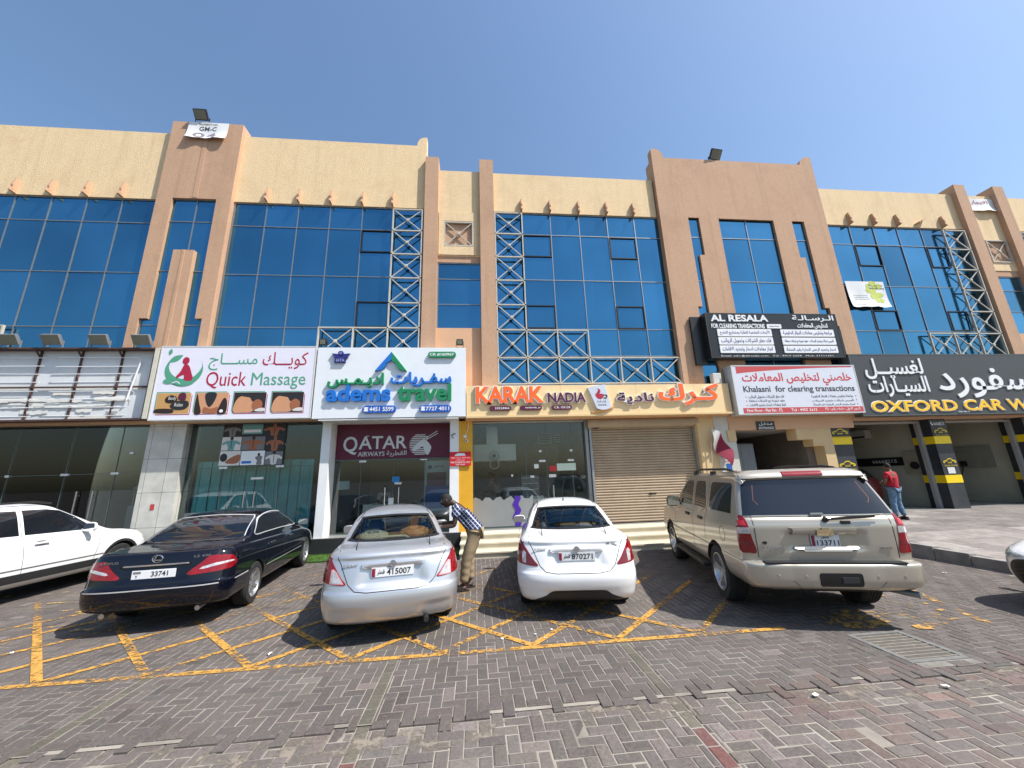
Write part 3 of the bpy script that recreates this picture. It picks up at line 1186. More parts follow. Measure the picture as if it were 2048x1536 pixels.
# ---------------------------------------------------------------- ground floor
FZ = 0.45
M_tile = bpy.data.materials.new("ivory_tile")
M_tile.use_nodes = True
N, L = M_tile.node_tree.nodes, M_tile.node_tree.links
br = N.new("ShaderNodeTexBrick")
br.offset = 0.0
br.inputs["Color1"].default_value = (0.60, 0.58, 0.52, 1)
br.inputs["Color2"].default_value = (0.55, 0.53, 0.475, 1)
br.inputs["Mortar"].default_value = (0.17, 0.16, 0.14, 1)
br.inputs["Scale"].default_value = 1
br.inputs["Mortar Size"].default_value = 0.006
br.inputs["Brick Width"].default_value = 0.5
br.inputs["Row Height"].default_value = 0.9
tc = N.new("ShaderNodeTexCoord")
sx = N.new("ShaderNodeSeparateXYZ")
cx = N.new("ShaderNodeCombineXYZ")
ad = N.new("ShaderNodeMath")
L.new(tc.outputs["Object"], sx.inputs[0])
L.new(sx.outputs[0], ad.inputs[0])
L.new(sx.outputs[1], ad.inputs[1])
L.new(ad.outputs[0], cx.inputs[0])
L.new(sx.outputs[2], cx.inputs[1])
L.new(cx.outputs[0], br.inputs["Vector"])
nz = N.new("ShaderNodeTexNoise")
nz.inputs["Scale"].default_value = 3
nz.inputs["Detail"].default_value = 8
L.new(tc.outputs["Object"], nz.inputs["Vector"])
mr = N.new("ShaderNodeMapRange")
mr.inputs[1].default_value = .35; mr.inputs[2].default_value = .75; mr.inputs[3].default_value = 1.0; mr.inputs[4].default_value = 0.72
L.new(nz.outputs[0], mr.inputs[0])
vm = N.new("ShaderNodeVectorMath")
vm.operation = 'SCALE'
L.new(br.outputs[0], vm.inputs[0])
L.new(mr.outputs[0], vm.inputs["Scale"])
L.new(vm.outputs[0], N["Principled BSDF"].inputs["Base Color"])
N["Principled BSDF"].inputs["Roughness"].default_value = 0.35

q = MB()
q.box(-9.12, -8.15, 11.5, 12.1, 0, 3.679)
q.build("column", M_tile, B)
q = MB()
q.box(-4.43, -4.19, 11.45, 12.0, 0.3, 3.679)
q.build("column", M_white, B)
q = MB()
q.box(-0.76, -0.50, 11.45, 12.0, 0.3, 3.679)
q.build("column", M_white, B)
q = MB()
q.box(-0.499, -0.09, 11.47, 12.0, 0.3, 3.599)
q.build("column", mat("mustard_paint", srgb(222, 164, 38), 0.5, var=0.06, scale=2, damt=.2), B)
q = MB()
q.box(7.05, 7.62, 11.45, 12.0, 0, 3.599)
q.build("column", M_beige, B)
q = MB()
q.box(7.62, 8.28, 11.42, 12.0, 0, 3.139)
q.box(7.62, 8.099, 11.42, 12.0, 3.1395, 3.599)
q.build("column", mat("pale_wall", (0.58, 0.55, 0.48), 0.6, var=.06), B)
boxes("entrance_corner", M_beige, B, [(8.0, 8.28, 11.38, 11.419, 2.80, 3.139)])
q = MB()
q.prism([(10.38, 3.139), (10.38, 2.79), (10.92, 2.79), (10.92, 2.57), (11.27, 2.57), (11.27, 0.3), (11.62, 0.3), (11.62, 3.139)], 11.40, 11.8)
q.build("entrance_arch", M_beige, B)

# floor and plinth, steps
M_step = mat("cream_stone", (0.66, 0.62, 0.52), 0.5, var=0.08, scale=3, damt=.2)
q = MB()
q.box(XL, 31, 11.40, 19.5, -.1, 0.448)
q.build("floor", mat("shop_floor_tile", (0.30, 0.29, 0.27), 0.25, var=0.08), B)
q = MB()
q.box(XL, -0.42, 11.34, 11.399, -.05, 0.44)
q.build("plinth", mat("dark_granite", (0.03, 0.032, 0.033), 0.35, var=.3, scale=60), B)
st = MB()
for k, (yf, zt) in enumerate(((9.95, .15), (10.35, .30), (10.75, .45))):
    st.box(-0.40, 8.9, yf, 11.399, zt - .15 + (0.0005 if k else -.05), zt - .03)
    st.box(-0.42, 8.92, yf - .03, 11.3985 - k * .001, zt - .0298, zt)
tag(st.build("entrance_steps", mat("step_stone", (0.62, 0.56, 0.43), 0.55, var=0.08, scale=2.2, bump=.1, damt=.3)), kind="structure")

M_glass = glass_mat("shop_glass", (0.88, 0.92, 0.905), 0.01)
M_gframe = mat("glass_edge", (0.10, 0.14, 0.13), 0.3)
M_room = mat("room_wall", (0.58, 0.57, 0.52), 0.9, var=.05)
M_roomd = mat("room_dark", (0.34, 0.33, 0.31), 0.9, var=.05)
M_ceil = mat("room_ceiling", (0.5, 0.5, 0.47), 0.9)


def room(x0, x1, yb, zc, wall, ceil=M_ceil):
    boxes("room_wall", wall, B, [(x0, x1, yb, yb + .1, FZ, zc), (x0 - .05, x0, 12.0, yb + .1, FZ, zc), (x1, x1 + .05, 12.0, yb + .1, FZ, zc)])
    q = MB()
    q.box(x0, x1, 11.7, yb, zc, zc + .05)
    q.build("room_ceiling", ceil, B)


def shopfront(name, xs_, z0, z1, y, doors=(), clips=(), transom=None):
    """frameless glazing: sheets of glass butted with thin edges, steel patch fittings, long pull bars"""
    g = MB()
    for a, b in zip(xs_[:-1], xs_[1:]):
        g.box(a + .004, b - .004, y, y + .010, z0, z1)
    go = g.build(name, M_glass, B)
    e = MB()
    for x in xs_:
        e.box(x - .006, x + .006, y - .004, y + .014, z0, z1)
    e.box(xs_[0], xs_[-1], y - .02, y + .03, z0 - .03, z0 - .0005)
    e.box(xs_[0], xs_[-1], y - .02, y + .03, z1 + .0005, z1 + .03)
    if transom: e.box(xs_[0], xs_[-1], y - .005, y + .015, transom - .006, transom + .006)
    e.build("edge", M_gframe, go)
    for (x, zb, zt) in doors:
        h = MB()
        h.tube([(x, y - .06, zb), (x, y - .06, zt)], .018, 8)
        h.tube([(x, y - .06, zb + .12), (x, y + .005, zb + .12)], .009, 6)
        h.tube([(x, y - .06, zt - .12), (x, y + .005, zt - .12)], .009, 6)
        h.build("door_handle", M_steel, go, smooth=40)
    for (x, z, w) in clips:
        c_ = MB()
        c_.bbox(x - w / 2, x + w / 2, y - .02, y + .03, z - .03, z + .03, .004)
        c_.build("patch_fitting", mat("satin_steel", (.7, .7, .69), .35, metal=.4), go)
    return go


# vacant shop at far left
room(-21.9, -9.2, 16.5, 3.7, M_room)
shopfront("shopfront", [-22, -19, -16.2, -14.0, -12.6, -11.2, -9.95, -9.14], FZ + .03, 3.66, 11.72, doors=((-10.75, 1.0, 1.9), (-10.35, 1.0, 1.9)),
          clips=((-11.2, 2.35, .2), (-9.95, 2.35, .2), (-9.62, 2.9, .1), (-12.6, 2.35, .1)), transom=2.35)
boxes("partition", M_room, B, [(-13.1, -12.9, 11.9, 16.4, FZ, 3.69), (-16, -13.2, 14.0, 14.1, FZ, 3.69)])
# massage shop: teal film in the lower glass, posters above the door
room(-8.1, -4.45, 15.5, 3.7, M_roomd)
shopfront("shopfront", [-8.13, -7.15, -5.62, -4.45], FZ + .03, 3.66, 11.72, doors=((-6.47, .95, 1.75), (-6.2, .95, 1.75)),
          clips=((-7.15, 2.42, .22), (-5.62, 2.42, .22), (-6.2, 2.1, .34), (-7.2, 3.05, .06), (-5.58, 3.05, .09)), transom=2.42)
q = MB()
for k in range(34):
    x = -8.05 + k * .095
    q.box(x, x + .096, 12.05 + .03 * math.sin(k * 1.9), 12.07 + .03 * math.sin(k * 1.9), FZ, 2.62 + .0 * k)
q.build("curtain", mat("teal_curtain", srgb(120, 205, 212), 0.8, var=.12, scale=3), B)
# travel shop
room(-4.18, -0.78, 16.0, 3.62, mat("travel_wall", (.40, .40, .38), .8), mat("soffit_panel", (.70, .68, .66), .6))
shopfront("shopfront", [-4.18, -3.42, -2.47, -1.55, -0.77], FZ + .03, 2.53, 11.95, doors=((-2.68, .9, 1.72), (-2.28, .9, 1.72)),
          clips=((-3.38, 2.5, .2), (-1.58, 2.52, .2), (-2.32, 1.83, .2)))
q = MB()
q.box(-4.18, -0.77, 11.93, 11.99, 2.57, 3.62)
q.build("sign_backing", mat("maroon_panel", srgb(92, 12, 46), .45, var=.04), B)
q = MB()
q.box(-4.42, -0.50, 11.06, 11.949, 3.622, 3.66)
q.build("soffit", mat("soffit_panel2", (.72, .70, .68), .6), B)
q = MB()
for x in (-3.9, -2.9, -1.75, -.8):
    for y in (11.3, 11.62):
        MB().lathe([(.07, -.012), (.085, -.004), (.085, 0)], (x + (.12 if y > 11.4 else 0), y, 3.6215), 'Z', 16).build("downlight", mat("downlight_white", (.85, .85, .85), .3), B)
# tea shop
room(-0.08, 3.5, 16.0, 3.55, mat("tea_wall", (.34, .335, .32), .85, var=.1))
shopfront("shopfront", [-0.09, 1.55, 2.2, 3.0, 3.42], FZ + .03, 3.58, 11.80, doors=((2.35, .95, 1.62),), clips=((2.05, 2.36, .2), (2.95, 2.36, .2), (2.0, 2.66, .08), (2.98, 2.66, .08), (1.1, 1.95, .06), (1.72, 1.9, .12)))
q = MB()
wav = [(-0.085 + t * .02, 1.30 + .045 * math.sin(t * .37) + .015 * math.sin(t * .8)) for t in range(0, 91)]
q.prism([(-0.085, .5)] + [(x, z) for x, z in wav if x < 1.72] + [(1.72, .5)], 11.785, 11.797)
q.build("frosted_film", mat("frosted_film", (.24, .25, .25), .45, var=.1, scale=1.2), B)
q = MB()
q.prism([(1.13 + .04 * math.sin(t * .9), .5 + t * .05) for t in range(18)] + [(1.30 + .04 * math.sin(t * .9), .5 + t * .05) for t in range(17, -1, -1)], 11.77, 11.782)
q.build("purple_wave", mat("purple_vinyl", srgb(66, 22, 150), .5), B)
q = MB()
q.box(3.43, 3.53, 11.66, 11.95, FZ, 3.6)
q.build("door_frame", M_alum, B)
# roller shutter
sh = MB()
z = FZ + .02
prof = []
while z < 3.36:
    prof += [(11.70, z), (11.672, z + .018), (11.665, z + .04), (11.672, z + .062), (11.70, z + .078)]
    z += .08
pts = prof
for k in range(len(pts) - 1):
    (ya, za), (yb, zb) = pts[k], pts[k + 1]
    sh.quad((3.62, ya, za), (6.98, ya, za), (6.98, yb, zb), (3.62, yb, zb))
s_ = sh.build("roller_shutter", mat("shutter_tan", srgb(168, 148, 124), .5, var=.08, scale=3, damt=.35, dirt=srgb(120, 104, 86)), B, smooth=80)
q = MB()
q.lathe([(.17, 0), (.17, 3.62)], (3.5, 11.60, 3.48), 'X', 20)
q.build("shutter_box", mat("shutter_tan2", srgb(160, 142, 118), .5, var=.08), s_, smooth=50)
boxes("guide_rail", M_grey, s_, [(3.55, 3.62, 11.6, 11.74, FZ, 3.36), (6.98, 7.05, 11.6, 11.74, FZ, 3.36)])
q = MB()
q.box(5.3, 5.55, 11.655, 11.67, 1.27, 1.29); q.box(5.36, 5.39, 11.64, 11.67, 1.25, 1.31)
q.build("lock", M_black, s_)
# entrance passage
boxes("passage_wall", mat("passage_grey", (.16, .15, .14), .9), B, [(8.28, 11.6, 16.5, 16.6, FZ, 3.3), (8.23, 8.28, 12.0, 16.6, FZ, 3.3)])
q = MB()
q.box(11.0, 11.62, 11.81, 16.5, FZ, 3.139)
q.build("passage_wall", mat("brown_marble", (.17, .14, .115), .5, var=.2, scale=2), B)
q = MB()
q.box(8.28, 11.6, 11.81, 16.5, 3.139, 3.3)
q.build("passage_ceiling", M_roomd, B)

# car-wash bays
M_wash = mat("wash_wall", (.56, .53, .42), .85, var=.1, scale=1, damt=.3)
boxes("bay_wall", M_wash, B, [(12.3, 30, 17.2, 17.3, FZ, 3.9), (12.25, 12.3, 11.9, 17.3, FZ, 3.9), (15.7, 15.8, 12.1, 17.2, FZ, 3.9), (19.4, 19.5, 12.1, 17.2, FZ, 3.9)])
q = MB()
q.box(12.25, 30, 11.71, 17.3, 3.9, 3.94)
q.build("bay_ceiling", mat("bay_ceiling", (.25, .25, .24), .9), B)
boxes("batten_light", M_white, B, [(x, x + .5, 11.86, 11.95, 3.345, 3.375) for x in (13, 14.2, 15.0, 16.4, 17.6, 18.6)])
M_yel = mat("sign_yellow", srgb(246, 208, 20), .5, var=.04)
M_colk = mat("column_black", (.028, .031, .036), .5, var=.2, scale=3, damt=.4, dirt=(.09, .09, .09))
for (x0, x1, bands, side) in ((11.63, 12.36, (2.72, ), False), (15.43, 16.04, (2.66, 1.38), True), (19.1, 19.7, (2.66, 1.38), True), (22.8, 23.4, (2.66, 1.38), True)):
    q = MB()
    q.box(x0, x1, 11.46, 12.1, .3, 3.379)
    c_ = q.build("column", M_colk, B)
    boxes("yellow_band", M_yel, c_, [(x0 - .006, x1 + .003, 11.45, 12.099, zb - .12, zb + .13) for zb in bands])
    q = MB()
    q.box(x0 - .12, x0 - .005, 11.75, 11.87, FZ, 3.37) if side else q.box(12.37, 12.45, 11.75, 11.85, FZ, 3.37)
    q.build("guide_rail", mat("pale_rail", (.34, .33, .31), .5), c_)
boxes("door_head", mat("pale_rail", (.34, .33, .31), .5), B, [(12.46, 15.3, 11.72, 11.82, 3.27, 3.34), (16.05, 18.97, 11.72, 11.82, 3.27, 3.34), (19.71, 22.6, 11.72, 11.82, 3.27, 3.34)])
q = MB()
q.box(11.40, 11.6295, 11.405, 12.1, .3, 3.139)
q.build("jamb", M_beige, B)

# ================================================================ signs
def cabinet(name, label, x0, x1, z0, z1, yf, yb, face, side, group=None, frame=0.03, cat="sign", rim=None):
    t_ = thing(name, label, cat, ((x0 + x1) / 2, yb, z0), group=group)
    q = MB()
    q.box(x0, x1, yf + .02, yb, z0, z1)
    q.build("sign_box", side, t_)
    q = MB()
    q.box(x0 + frame, x1 - frame, yf, yf + .0195, z0 + frame, z1 - frame)
    q.build("sign_face", face, t_)
    if frame:
        q = MB()
        rimy = yf - .006
        q.box(x0, x1, rimy, yf + .0195, z0, z0 + frame - .0005); q.box(x0, x1, rimy, yf + .0195, z1 - frame + .0005, z1)
        q.box(x0, x0 + frame - .0005, rimy, yf + .0195, z0 + frame, z1 - frame); q.box(x1 - frame + .0005, x1, rimy, yf + .0195, z0 + frame, z1 - frame)
        q.build("rim", rim or side, t_)
    return t_


def flats(name, items, y, parent, dy=.0015, th=.0012):
    """printed shapes: thin sheets one over the other, one mesh with several materials"""
    q = MB()
    ms = []
    for k, (poly, m) in enumerate(items):
        if m not in ms: ms.append(m)
        q.m = ms.index(m)
        q.prism(poly, y - k * dy - th, y - k * dy)
    return q.build(name, ms, parent)


def rect(x0, x1, z0, z1): return [(x0, z0), (x1, z0), (x1, z1), (x0, z1)]


def line2(a, b, w): return [(a[0] - w, a[1]), (b[0] - w, b[1]), (b[0] + w, b[1]), (a[0] + w, a[1])]


def inkm(name, rgb, r=.5): return mat(name, srgb(*rgb), r, var=.02)


I_red, I_green, I_blue = inkm("ink_crimson", (172, 30, 62)), inkm("ink_sage", (84, 158, 128)), inkm("ink_blue", (24, 112, 200))
I_gr2, I_navy, I_white = inkm("ink_green", (20, 130, 84)), inkm("ink_navy", (38, 44, 120)), mat("ink_white", (.82, .82, .82), .4)
I_orange, I_plum, I_black = inkm("ink_orange", (250, 106, 34)), inkm("ink_plum", (88, 22, 52)), mat("ink_black", (.02, .02, .022), .5)
I_skin, I_skin2, I_brown, I_teal = inkm("ink_skin", (206, 150, 112)), inkm("ink_skin_deep", (160, 98, 66)), inkm("ink_brown", (46, 30, 24)), inkm("ink_teal", (110, 160, 158))
I_grey, I_pale, I_wood = inkm("ink_grey", (120, 120, 122)), inkm("ink_pale", (216, 212, 206)), inkm("ink_wood", (196, 150, 92))

# 1 stripped sign frame at the far left
t = thing("sign_frame", "rusty stripped sign frame with bare tube lamps and torn white backing", "sign frame", (-13, 11.4, 3.78))
q = MB()
q.box(-19, -9.06, 11.28, 11.32, 3.8, 5.76)
q.build("backing_sheet", mat("weathered_sheet", srgb(214, 217, 218), .7, var=.08, scale=2, damt=.3, dirt=srgb(160, 158, 154), dscale=2), t)
q = MB()
M_rust = mat("rusty_steel", srgb(78, 56, 50), .8, var=.3, scale=9)
q.box(-19, -9.02, 11.06, 11.34, 5.76, 5.80); q.box(-19, -9.02, 11.08, 11.36, 3.74, 3.79)
q.box(-9.06, -9.02, 11.07, 11.33, 3.79, 5.76)
q.box(-19, -9.07, 11.21, 11.25, 4.68, 4.72)
for x in (-18, -16.8, -15.6, -14.4, -13.25, -12.1, -11.05, -10.0):
    q.box(x - .02, x + .02, 11.24, 11.28, 3.79, 5.76)
    q.bar((x, 11.24, 5.58), (x, 11.08, 5.75), .03, .03, (1, 0, 0))
q.build("frame", M_rust, t)
q = MB()
for k, z in enumerate((5.55, 5.3, 5.08, 4.84, 4.58, 4.35, 4.12, 3.9)):
    for x0, x1 in ((-19, -14.1), (-14.0, -11.9), (-11.6, -9.55)):
        q.tube([(x0, 11.2, z + rng.uniform(-.015, .015)), (x1, 11.2, z + rng.uniform(-.015, .015))], .010, 6)
q.tube([(-9.45, 11.2, 5.45), (-9.62, 11.2, 4.3)], .02, 6)
for z in (5.3, 4.84, 4.35):
    q.tube([(-9.55, 11.2, z + .24), (-9.46, 11.2, z + .18), (-9.46, 11.2, z + .06), (-9.55, 11.2, z)], .006, 5)
q.build("tube_lamp", M_white, t)
q = MB()
for k in range(34):
    x = rng.uniform(-15.5, -10); z = rng.choice((3.86, 4.02, 4.2, 4.36, 4.56)) + rng.uniform(-.03, .03)
    w = rng.uniform(.3, .9)
    pts = [(x + w * i / 6, z - rng.uniform(.03, .07)) for i in range(7)] + [(x + w * (6 - i) / 6, z + rng.uniform(.02, .08)) for i in range(7)]
    q.prism(pts, 11.262 - k * .0008, 11.264 - k * .0008)
q.build("torn_film", mat("torn_film", (.72, .71, .66), .6, var=.05), t)
q = MB()
q.box(-9.018, -8.90, 11.05, 11.34, 3.76, 5.79)
q.build("end_cap", mat("cream_sheet", (.62, .58, .48), .6, var=.08, damt=.3), t)

# 2 massage shop sign
fm = mat("sign_lilac_white", srgb(228, 226, 236), .35, var=.02)
t = cabinet("shop_sign", "white shop sign reading Quick Massage with a hand logo and four photos", -8.86, -4.64, 3.70, 5.84, 11.05, 11.33, fm, M_whiteold)
Y_ = 11.0495
text("lettering", [("كويـــك", -6.10, -4.86, 5.14, 5.66)], 0, 0, 0, 0, Y_ - .004, I_red, t, depth=.004)
text("lettering", [("مســـاج", -7.54, -6.24, 5.12, 5.62)], 0, 0, 0, 0, Y_ - .004, I_green, t, depth=.004)
text("lettering", [("Quick", -7.54, -6.48, 4.58, 5.07)], 0, 0, 0, 0, Y_ - .004, I_red, t, depth=.004)
text("lettering", [("Massage", -6.34, -4.87, 4.55, 5.04)], 0, 0, 0, 0, Y_ - .004, I_green, t, depth=.004)
leaf = lambda cx, cz, l, w, a: [(cx + (u * math.cos(a) - v * math.sin(a)), cz + (u * math.sin(a) + v * math.cos(a))) for u, v in
                               [(l * (i / 10 - .5), w * math.sin(math.pi * i / 10)) for i in range(11)] + [(l * (.5 - i / 10), -w * math.sin(math.pi * i / 10)) for i in range(1, 10)]]
cxl, czl = -8.17, 5.13
arc = [(cxl + .50 * math.cos(R(a)), czl + .48 * math.sin(R(a))) for a in range(150, 391, 12)] + [(cxl + .04 * (1 if a < 330 else .3) + (.46 - .13 * math.sin(R(max(0, min(180, (a - 170) * .9))))) * math.cos(R(a)), czl + .06 + (.44 - .12 * math.sin(R(max(0, min(180, (a - 170) * .9))))) * math.sin(R(a))) for a in range(390, 149, -12)]
flats("logo", [(arc, I_green), (leaf(-8.43, 5.46, .42, .085, .55), I_green), (leaf(-8.60, 5.66, .2, .05, 1.4), I_green),
               (ellipse(-8.15, 5.40, .09, .11), I_red),
               (smooth_poly([(-8.17, 5.29), (-8.05, 5.25), (-7.96, 5.05), (-7.90, 4.86), (-8.02, 4.80), (-8.12, 4.84), (-8.14, 4.98), (-8.22, 4.96), (-8.30, 4.90), (-8.34, 4.94), (-8.25, 5.08)]), I_red),
               (ellipse(-8.52, 4.80, .13, .075), I_green), (smooth_poly([(-8.40, 4.76), (-8.20, 4.84), (-8.0, 4.80), (-7.80, 4.86), (-7.9, 4.72), (-8.15, 4.66)]), I_green),
               (smooth_poly([(-8.42, 4.755), (-8.30, 4.80), (-8.2, 4.74), (-8.22, 4.725), (-8.3, 4.775), (-8.41, 4.735)]), fm)], Y_, t)
for k, (x0, x1) in enumerate(((-8.72, -7.86), (-7.73, -6.88), (-6.73, -5.88), (-5.72, -4.87))):
    z0, z1 = 3.88, 4.46
    it = [(rect(x0 + .03, x1 + .03, z0 - .035, z1 - .06), I_red), (rect(x0 - .03, x1 - .05, z0 + .05, z1 + .035), I_green), (rect(x0 - .005, x1 + .012, z0 - .012, z1 + .006), fm)]
    W, H = x1 - x0, z1 - z0
    P = lambda u, v: (x0 + u * W, z0 + v * H)
    S = lambda pts: smooth_poly([P(*p) for p in pts], 4)
    if k == 0:
        it += [(rect(x0, x1, z0, z1), I_wood), (S([(.0, .05), (.5, .02), (.5, .22), (.05, .24)]), I_brown), (S([(.25, .75), (.4, .9), (.58, .8), (.6, .6), (.45, .5), (.28, .55)]), I_brown),
               (S([(.42, .4), (.6, .6), (.9, .62), (.98, .4), (.85, .2), (.55, .2)]), I_black), (S([(.66, .98), (.83, .98), (.85, .66), (.64, .7)]), I_plum)]
    elif k == 1:
        it += [(rect(x0, x1, z0, z1), I_skin), (S([(.02, .02), (.22, .02), (.12, .55), (.03, .95)]), I_brown), (S([(.3, .98), (.62, .98), (.58, .55), (.45, .3), (.32, .6)]), I_black),
               (S([(.3, .02), (.7, .02), (.72, .3), (.5, .22), (.3, .3)]), I_skin2), (S([(.72, .02), (.98, .02), (.98, .55), (.86, .72)]), I_brown), (ellipse(*P(.84, .1), .05, .045, 12), I_white)]
    else:
        it += [(rect(x0, x1, z0, z1), I_brown), (S([(.03, .05), (.3, .02), (.62, .06), (.66, .4), (.45, .78), (.2, .8), (.05, .5)]), I_skin), (S([(.08, .9), (.4, .98), (.6, .75), (.3, .8)]), I_black),
               (S([(.55, .75), (.75, .95), (.95, .75), (.95, .5), (.6, .55)]), I_black), (S([(.6, .5), (.75, .66), (.9, .5), (.88, .2), (.7, .14), (.6, .25)]), I_skin2), (S([(.68, .08), (.98, .06), (.98, .22), (.8, .2)]), I_pale)]
    flats("photo_print", it, Y_, t)
text("lettering", [("Body", -8.42, -8.22, 4.24, 4.36), ("Relax", -8.24, -8.02, 4.08, 4.18)], 0, 0, 0, 0, Y_ - .016, I_pale, t, depth=.0015)

# 3 travel shop sign with raised letters
fm3 = mat("sign_white_panel", srgb(230, 233, 236), .32, var=.02)
t = cabinet("shop_sign", "white shop sign with raised blue and green letters reading adems travel", -4.60, -0.28, 3.68, 5.80, 11.05, 11.33, fm3, mat("panel_edge", srgb(218, 221, 226), .4), frame=0.0)
ZF = 10.975
text("lettering", [("سفـريات", -2.47, -0.70, 4.57, 5.02)], 0, 0, 0, 0, ZF, I_blue, t, depth=.075, bold=.022)
text("lettering", [("اديـمـس", -4.24, -2.66, 4.55, 5.00)], 0, 0, 0, 0, ZF, I_gr2, t, depth=.075, bold=.022)
text("lettering", [("adems", -4.24, -2.45, 4.15, 4.64)], 0, 0, 0, 0, ZF, I_blue, t, depth=.075, bold=.03, res=4)
text("lettering", [("travel", -2.26, -0.70, 4.14, 4.66)], 0, 0, 0, 0, ZF, I_gr2, t, depth=.075, bold=.03, res=4)
q = MB()
q.prism([(-2.47, 5.64), (-2.47, 5.40), (-2.52, 5.34), (-2.62, 5.30), (-2.62, 5.22), (-2.70, 5.12), (-2.80, 5.07), (-2.93, 5.05)], 10.97, 11.049)
q.build("emblem", I_blue, t)
q = MB()
q.prism([(-2.468, 5.64), (-2.468, 5.40), (-2.42, 5.34), (-2.33, 5.30), (-2.33, 5.22), (-2.26, 5.12), (-2.16, 5.07), (-2.01, 5.05)], 10.97, 11.049)
q.build("emblem", I_gr2, t)
q = MB()
q.prism([(-4.18, 5.60), (-4.0, 5.58), (-3.98, 5.52), (-3.88, 5.52), (-3.86, 5.58), (-3.67, 5.60), (-3.74, 5.50), (-3.72, 5.48), (-3.79, 5.44), (-3.78, 5.32), (-4.10, 5.32), (-4.08, 5.44), (-4.12, 5.47), (-4.10, 5.50)], 10.985, 11.049)
q.prism(ellipse(-3.93, 5.61, .075, .07, 16), 10.985, 11.049)
q.build("emblem", I_navy, t)
text("lettering", [("IATA", -4.04, -3.81, 5.345, 5.43), ("o", -3.965, -3.895, 5.575, 5.65)], 0, 0, 0, 0, 10.982, mat("ink_lilac", (.4, .42, .6), .5), t, depth=.0025)
for x0, x1, z0, z1, m, s, xx in ((-1.40, -0.57, 5.47, 5.65, I_gr2, "CR #160967", -1.35), (-3.22, -2.28, 3.81, 4.02, inkm("ink_royal", (28, 84, 176)), "4451 5599", -3.02), (-1.62, -0.70, 3.81, 4.01, inkm("ink_royal", (28, 84, 176)), "7727 4011", -1.43)):
    q = MB()
    q.prism(rrect(x0, x1, z0, z1, (z1 - z0) / 2 - .004), 10.985, 11.049)
    b_ = q.build("number_plate", m, t)
    text("lettering", [(s, xx, x1 - .06, z0 + .045, z1 - .04)], 0, 0, 0, 0, 10.982, I_white, b_, depth=.0025, bold=.02)
    if s[0] != 'C':
        flats("phone_icon", [(smooth_poly([(x0 + .05, z0 + .05), (x0 + .17, z0 + .05), (x0 + .15, z0 + .12), (x0 + .18, z0 + .15), (x0 + .11, z0 + .17), (x0 + .04, z0 + .15), (x0 + .07, z0 + .12)], 3), I_white)], 10.984, b_)

# travel shop panel over the door
t = thing("airline_sign", "silver airline lettering with an oryx emblem on the maroon panel over the travel shop door", "sign", (-2.5, 11.92, 2.6))
M_silv = mat("sign_silver", (.62, .62, .62), .35, metal=.2)
q = MB()
put_text(q, "Q", -3.97, -3.56, 2.70, 3.25, 11.91, .018, .012); put_text(q, "ATAR", -3.52, -2.10, 2.86, 3.25, 11.91, .018, .012)
for x, z in ((-3.28, 3.245), ): q.box(x - .04, x + .05, 11.91, 11.928, z, z + .02)
q.build("lettering", M_silv, t)
text("lettering", [("AIRWAYS", -3.53, -2.75, 2.645, 2.785), ("القطرية", -2.69, -2.10, 2.62, 2.80)], 0, 0, 0, 0, 11.915, M_silv, t, depth=.012, bold=.005)
q = MB()
for k in range(12):
    z = 2.66 + k * .053
    hw = .33 * math.sqrt(max(.02, 1 - ((z - 2.95) / .34) ** 2))
    x0, x1 = -1.70 - hw, -1.70 + hw
    if k > 3: x1 = min(x1, -1.83 + .02 * k) if k < 9 else x1
    q.prism([(x0, z), (x0 + .03, z + .028), (x1, z + .028), (x1 - .03, z)], 11.912, 11.928)
q.prism(smooth_poly([(-1.92, 2.83), (-1.78, 3.0), (-1.62, 3.12), (-1.5, 3.08), (-1.38, 2.93), (-1.36, 2.84), (-1.44, 2.66), (-1.52, 2.68), (-1.58, 2.82), (-1.62, 2.9), (-1.74, 2.84), (-1.84, 2.78)], 4), 11.905, 11.911)
for a, b in (((-1.62, 3.1), (-1.18, 3.37)), ((-1.52, 3.1), (-1.16, 3.30))):
    q.bar((a[0], 11.908, a[1]), (b[0], 11.908, b[1]), .022, .008)
q.build("oryx_emblem", M_silv, t)
# posters and stickers on the travel shop glass
t = thing("window_poster", "pale airline poster with a maroon and blue picture inside the travel shop window", "poster", (-1.2, 12.05, 1.38))
q = MB(); q.box(-1.56, -0.80, 12.02, 12.03, 1.0, 2.47)
q.build("sheet", mat("poster_pale", srgb(176, 196, 198), .5), t)
flats("print", [(rect(-1.48, -.9, 1.72, 2.12), inkm("poster_mauve", (104, 72, 88))), (rect(-1.52, -.82, 1.06, 1.72), inkm("poster_blue", (36, 82, 150))), (ellipse(-1.40, 2.28, .06, .06, 16), I_navy)], 12.0195, t)
text("lettering", [("QATAR", -1.28, -.97, 2.25, 2.33), ("Paris", -1.42, -1.25, 1.98, 2.06)], 0, 0, 0, 0, 12.013, I_plum, t, depth=.002)
for (nm, lb, x0, x1, z0, z1, y, m) in (("notice", "pale framed certificate behind the left pane of the travel shop", -4.05, -3.74, 1.70, 1.95, 12.0, mat("paper_blue", srgb(178, 206, 212), .5)),
                                       ("notice", "small blue and white notice stuck above the travel shop door handles", -2.5, -2.28, 1.86, 2.03, 11.935, inkm("notice_blue", (40, 120, 180))),
                                       ("notice", "small pale notice taped between the travel shop door handles", -2.58, -2.43, 1.2, 1.42, 11.935, mat("paper_white", (.7, .7, .68), .6))):
    q = MB(); q.bbox(x0, x1, y, y + .006, z0, z1, .002)
    tag(q.build(nm, m), lb, "notice")
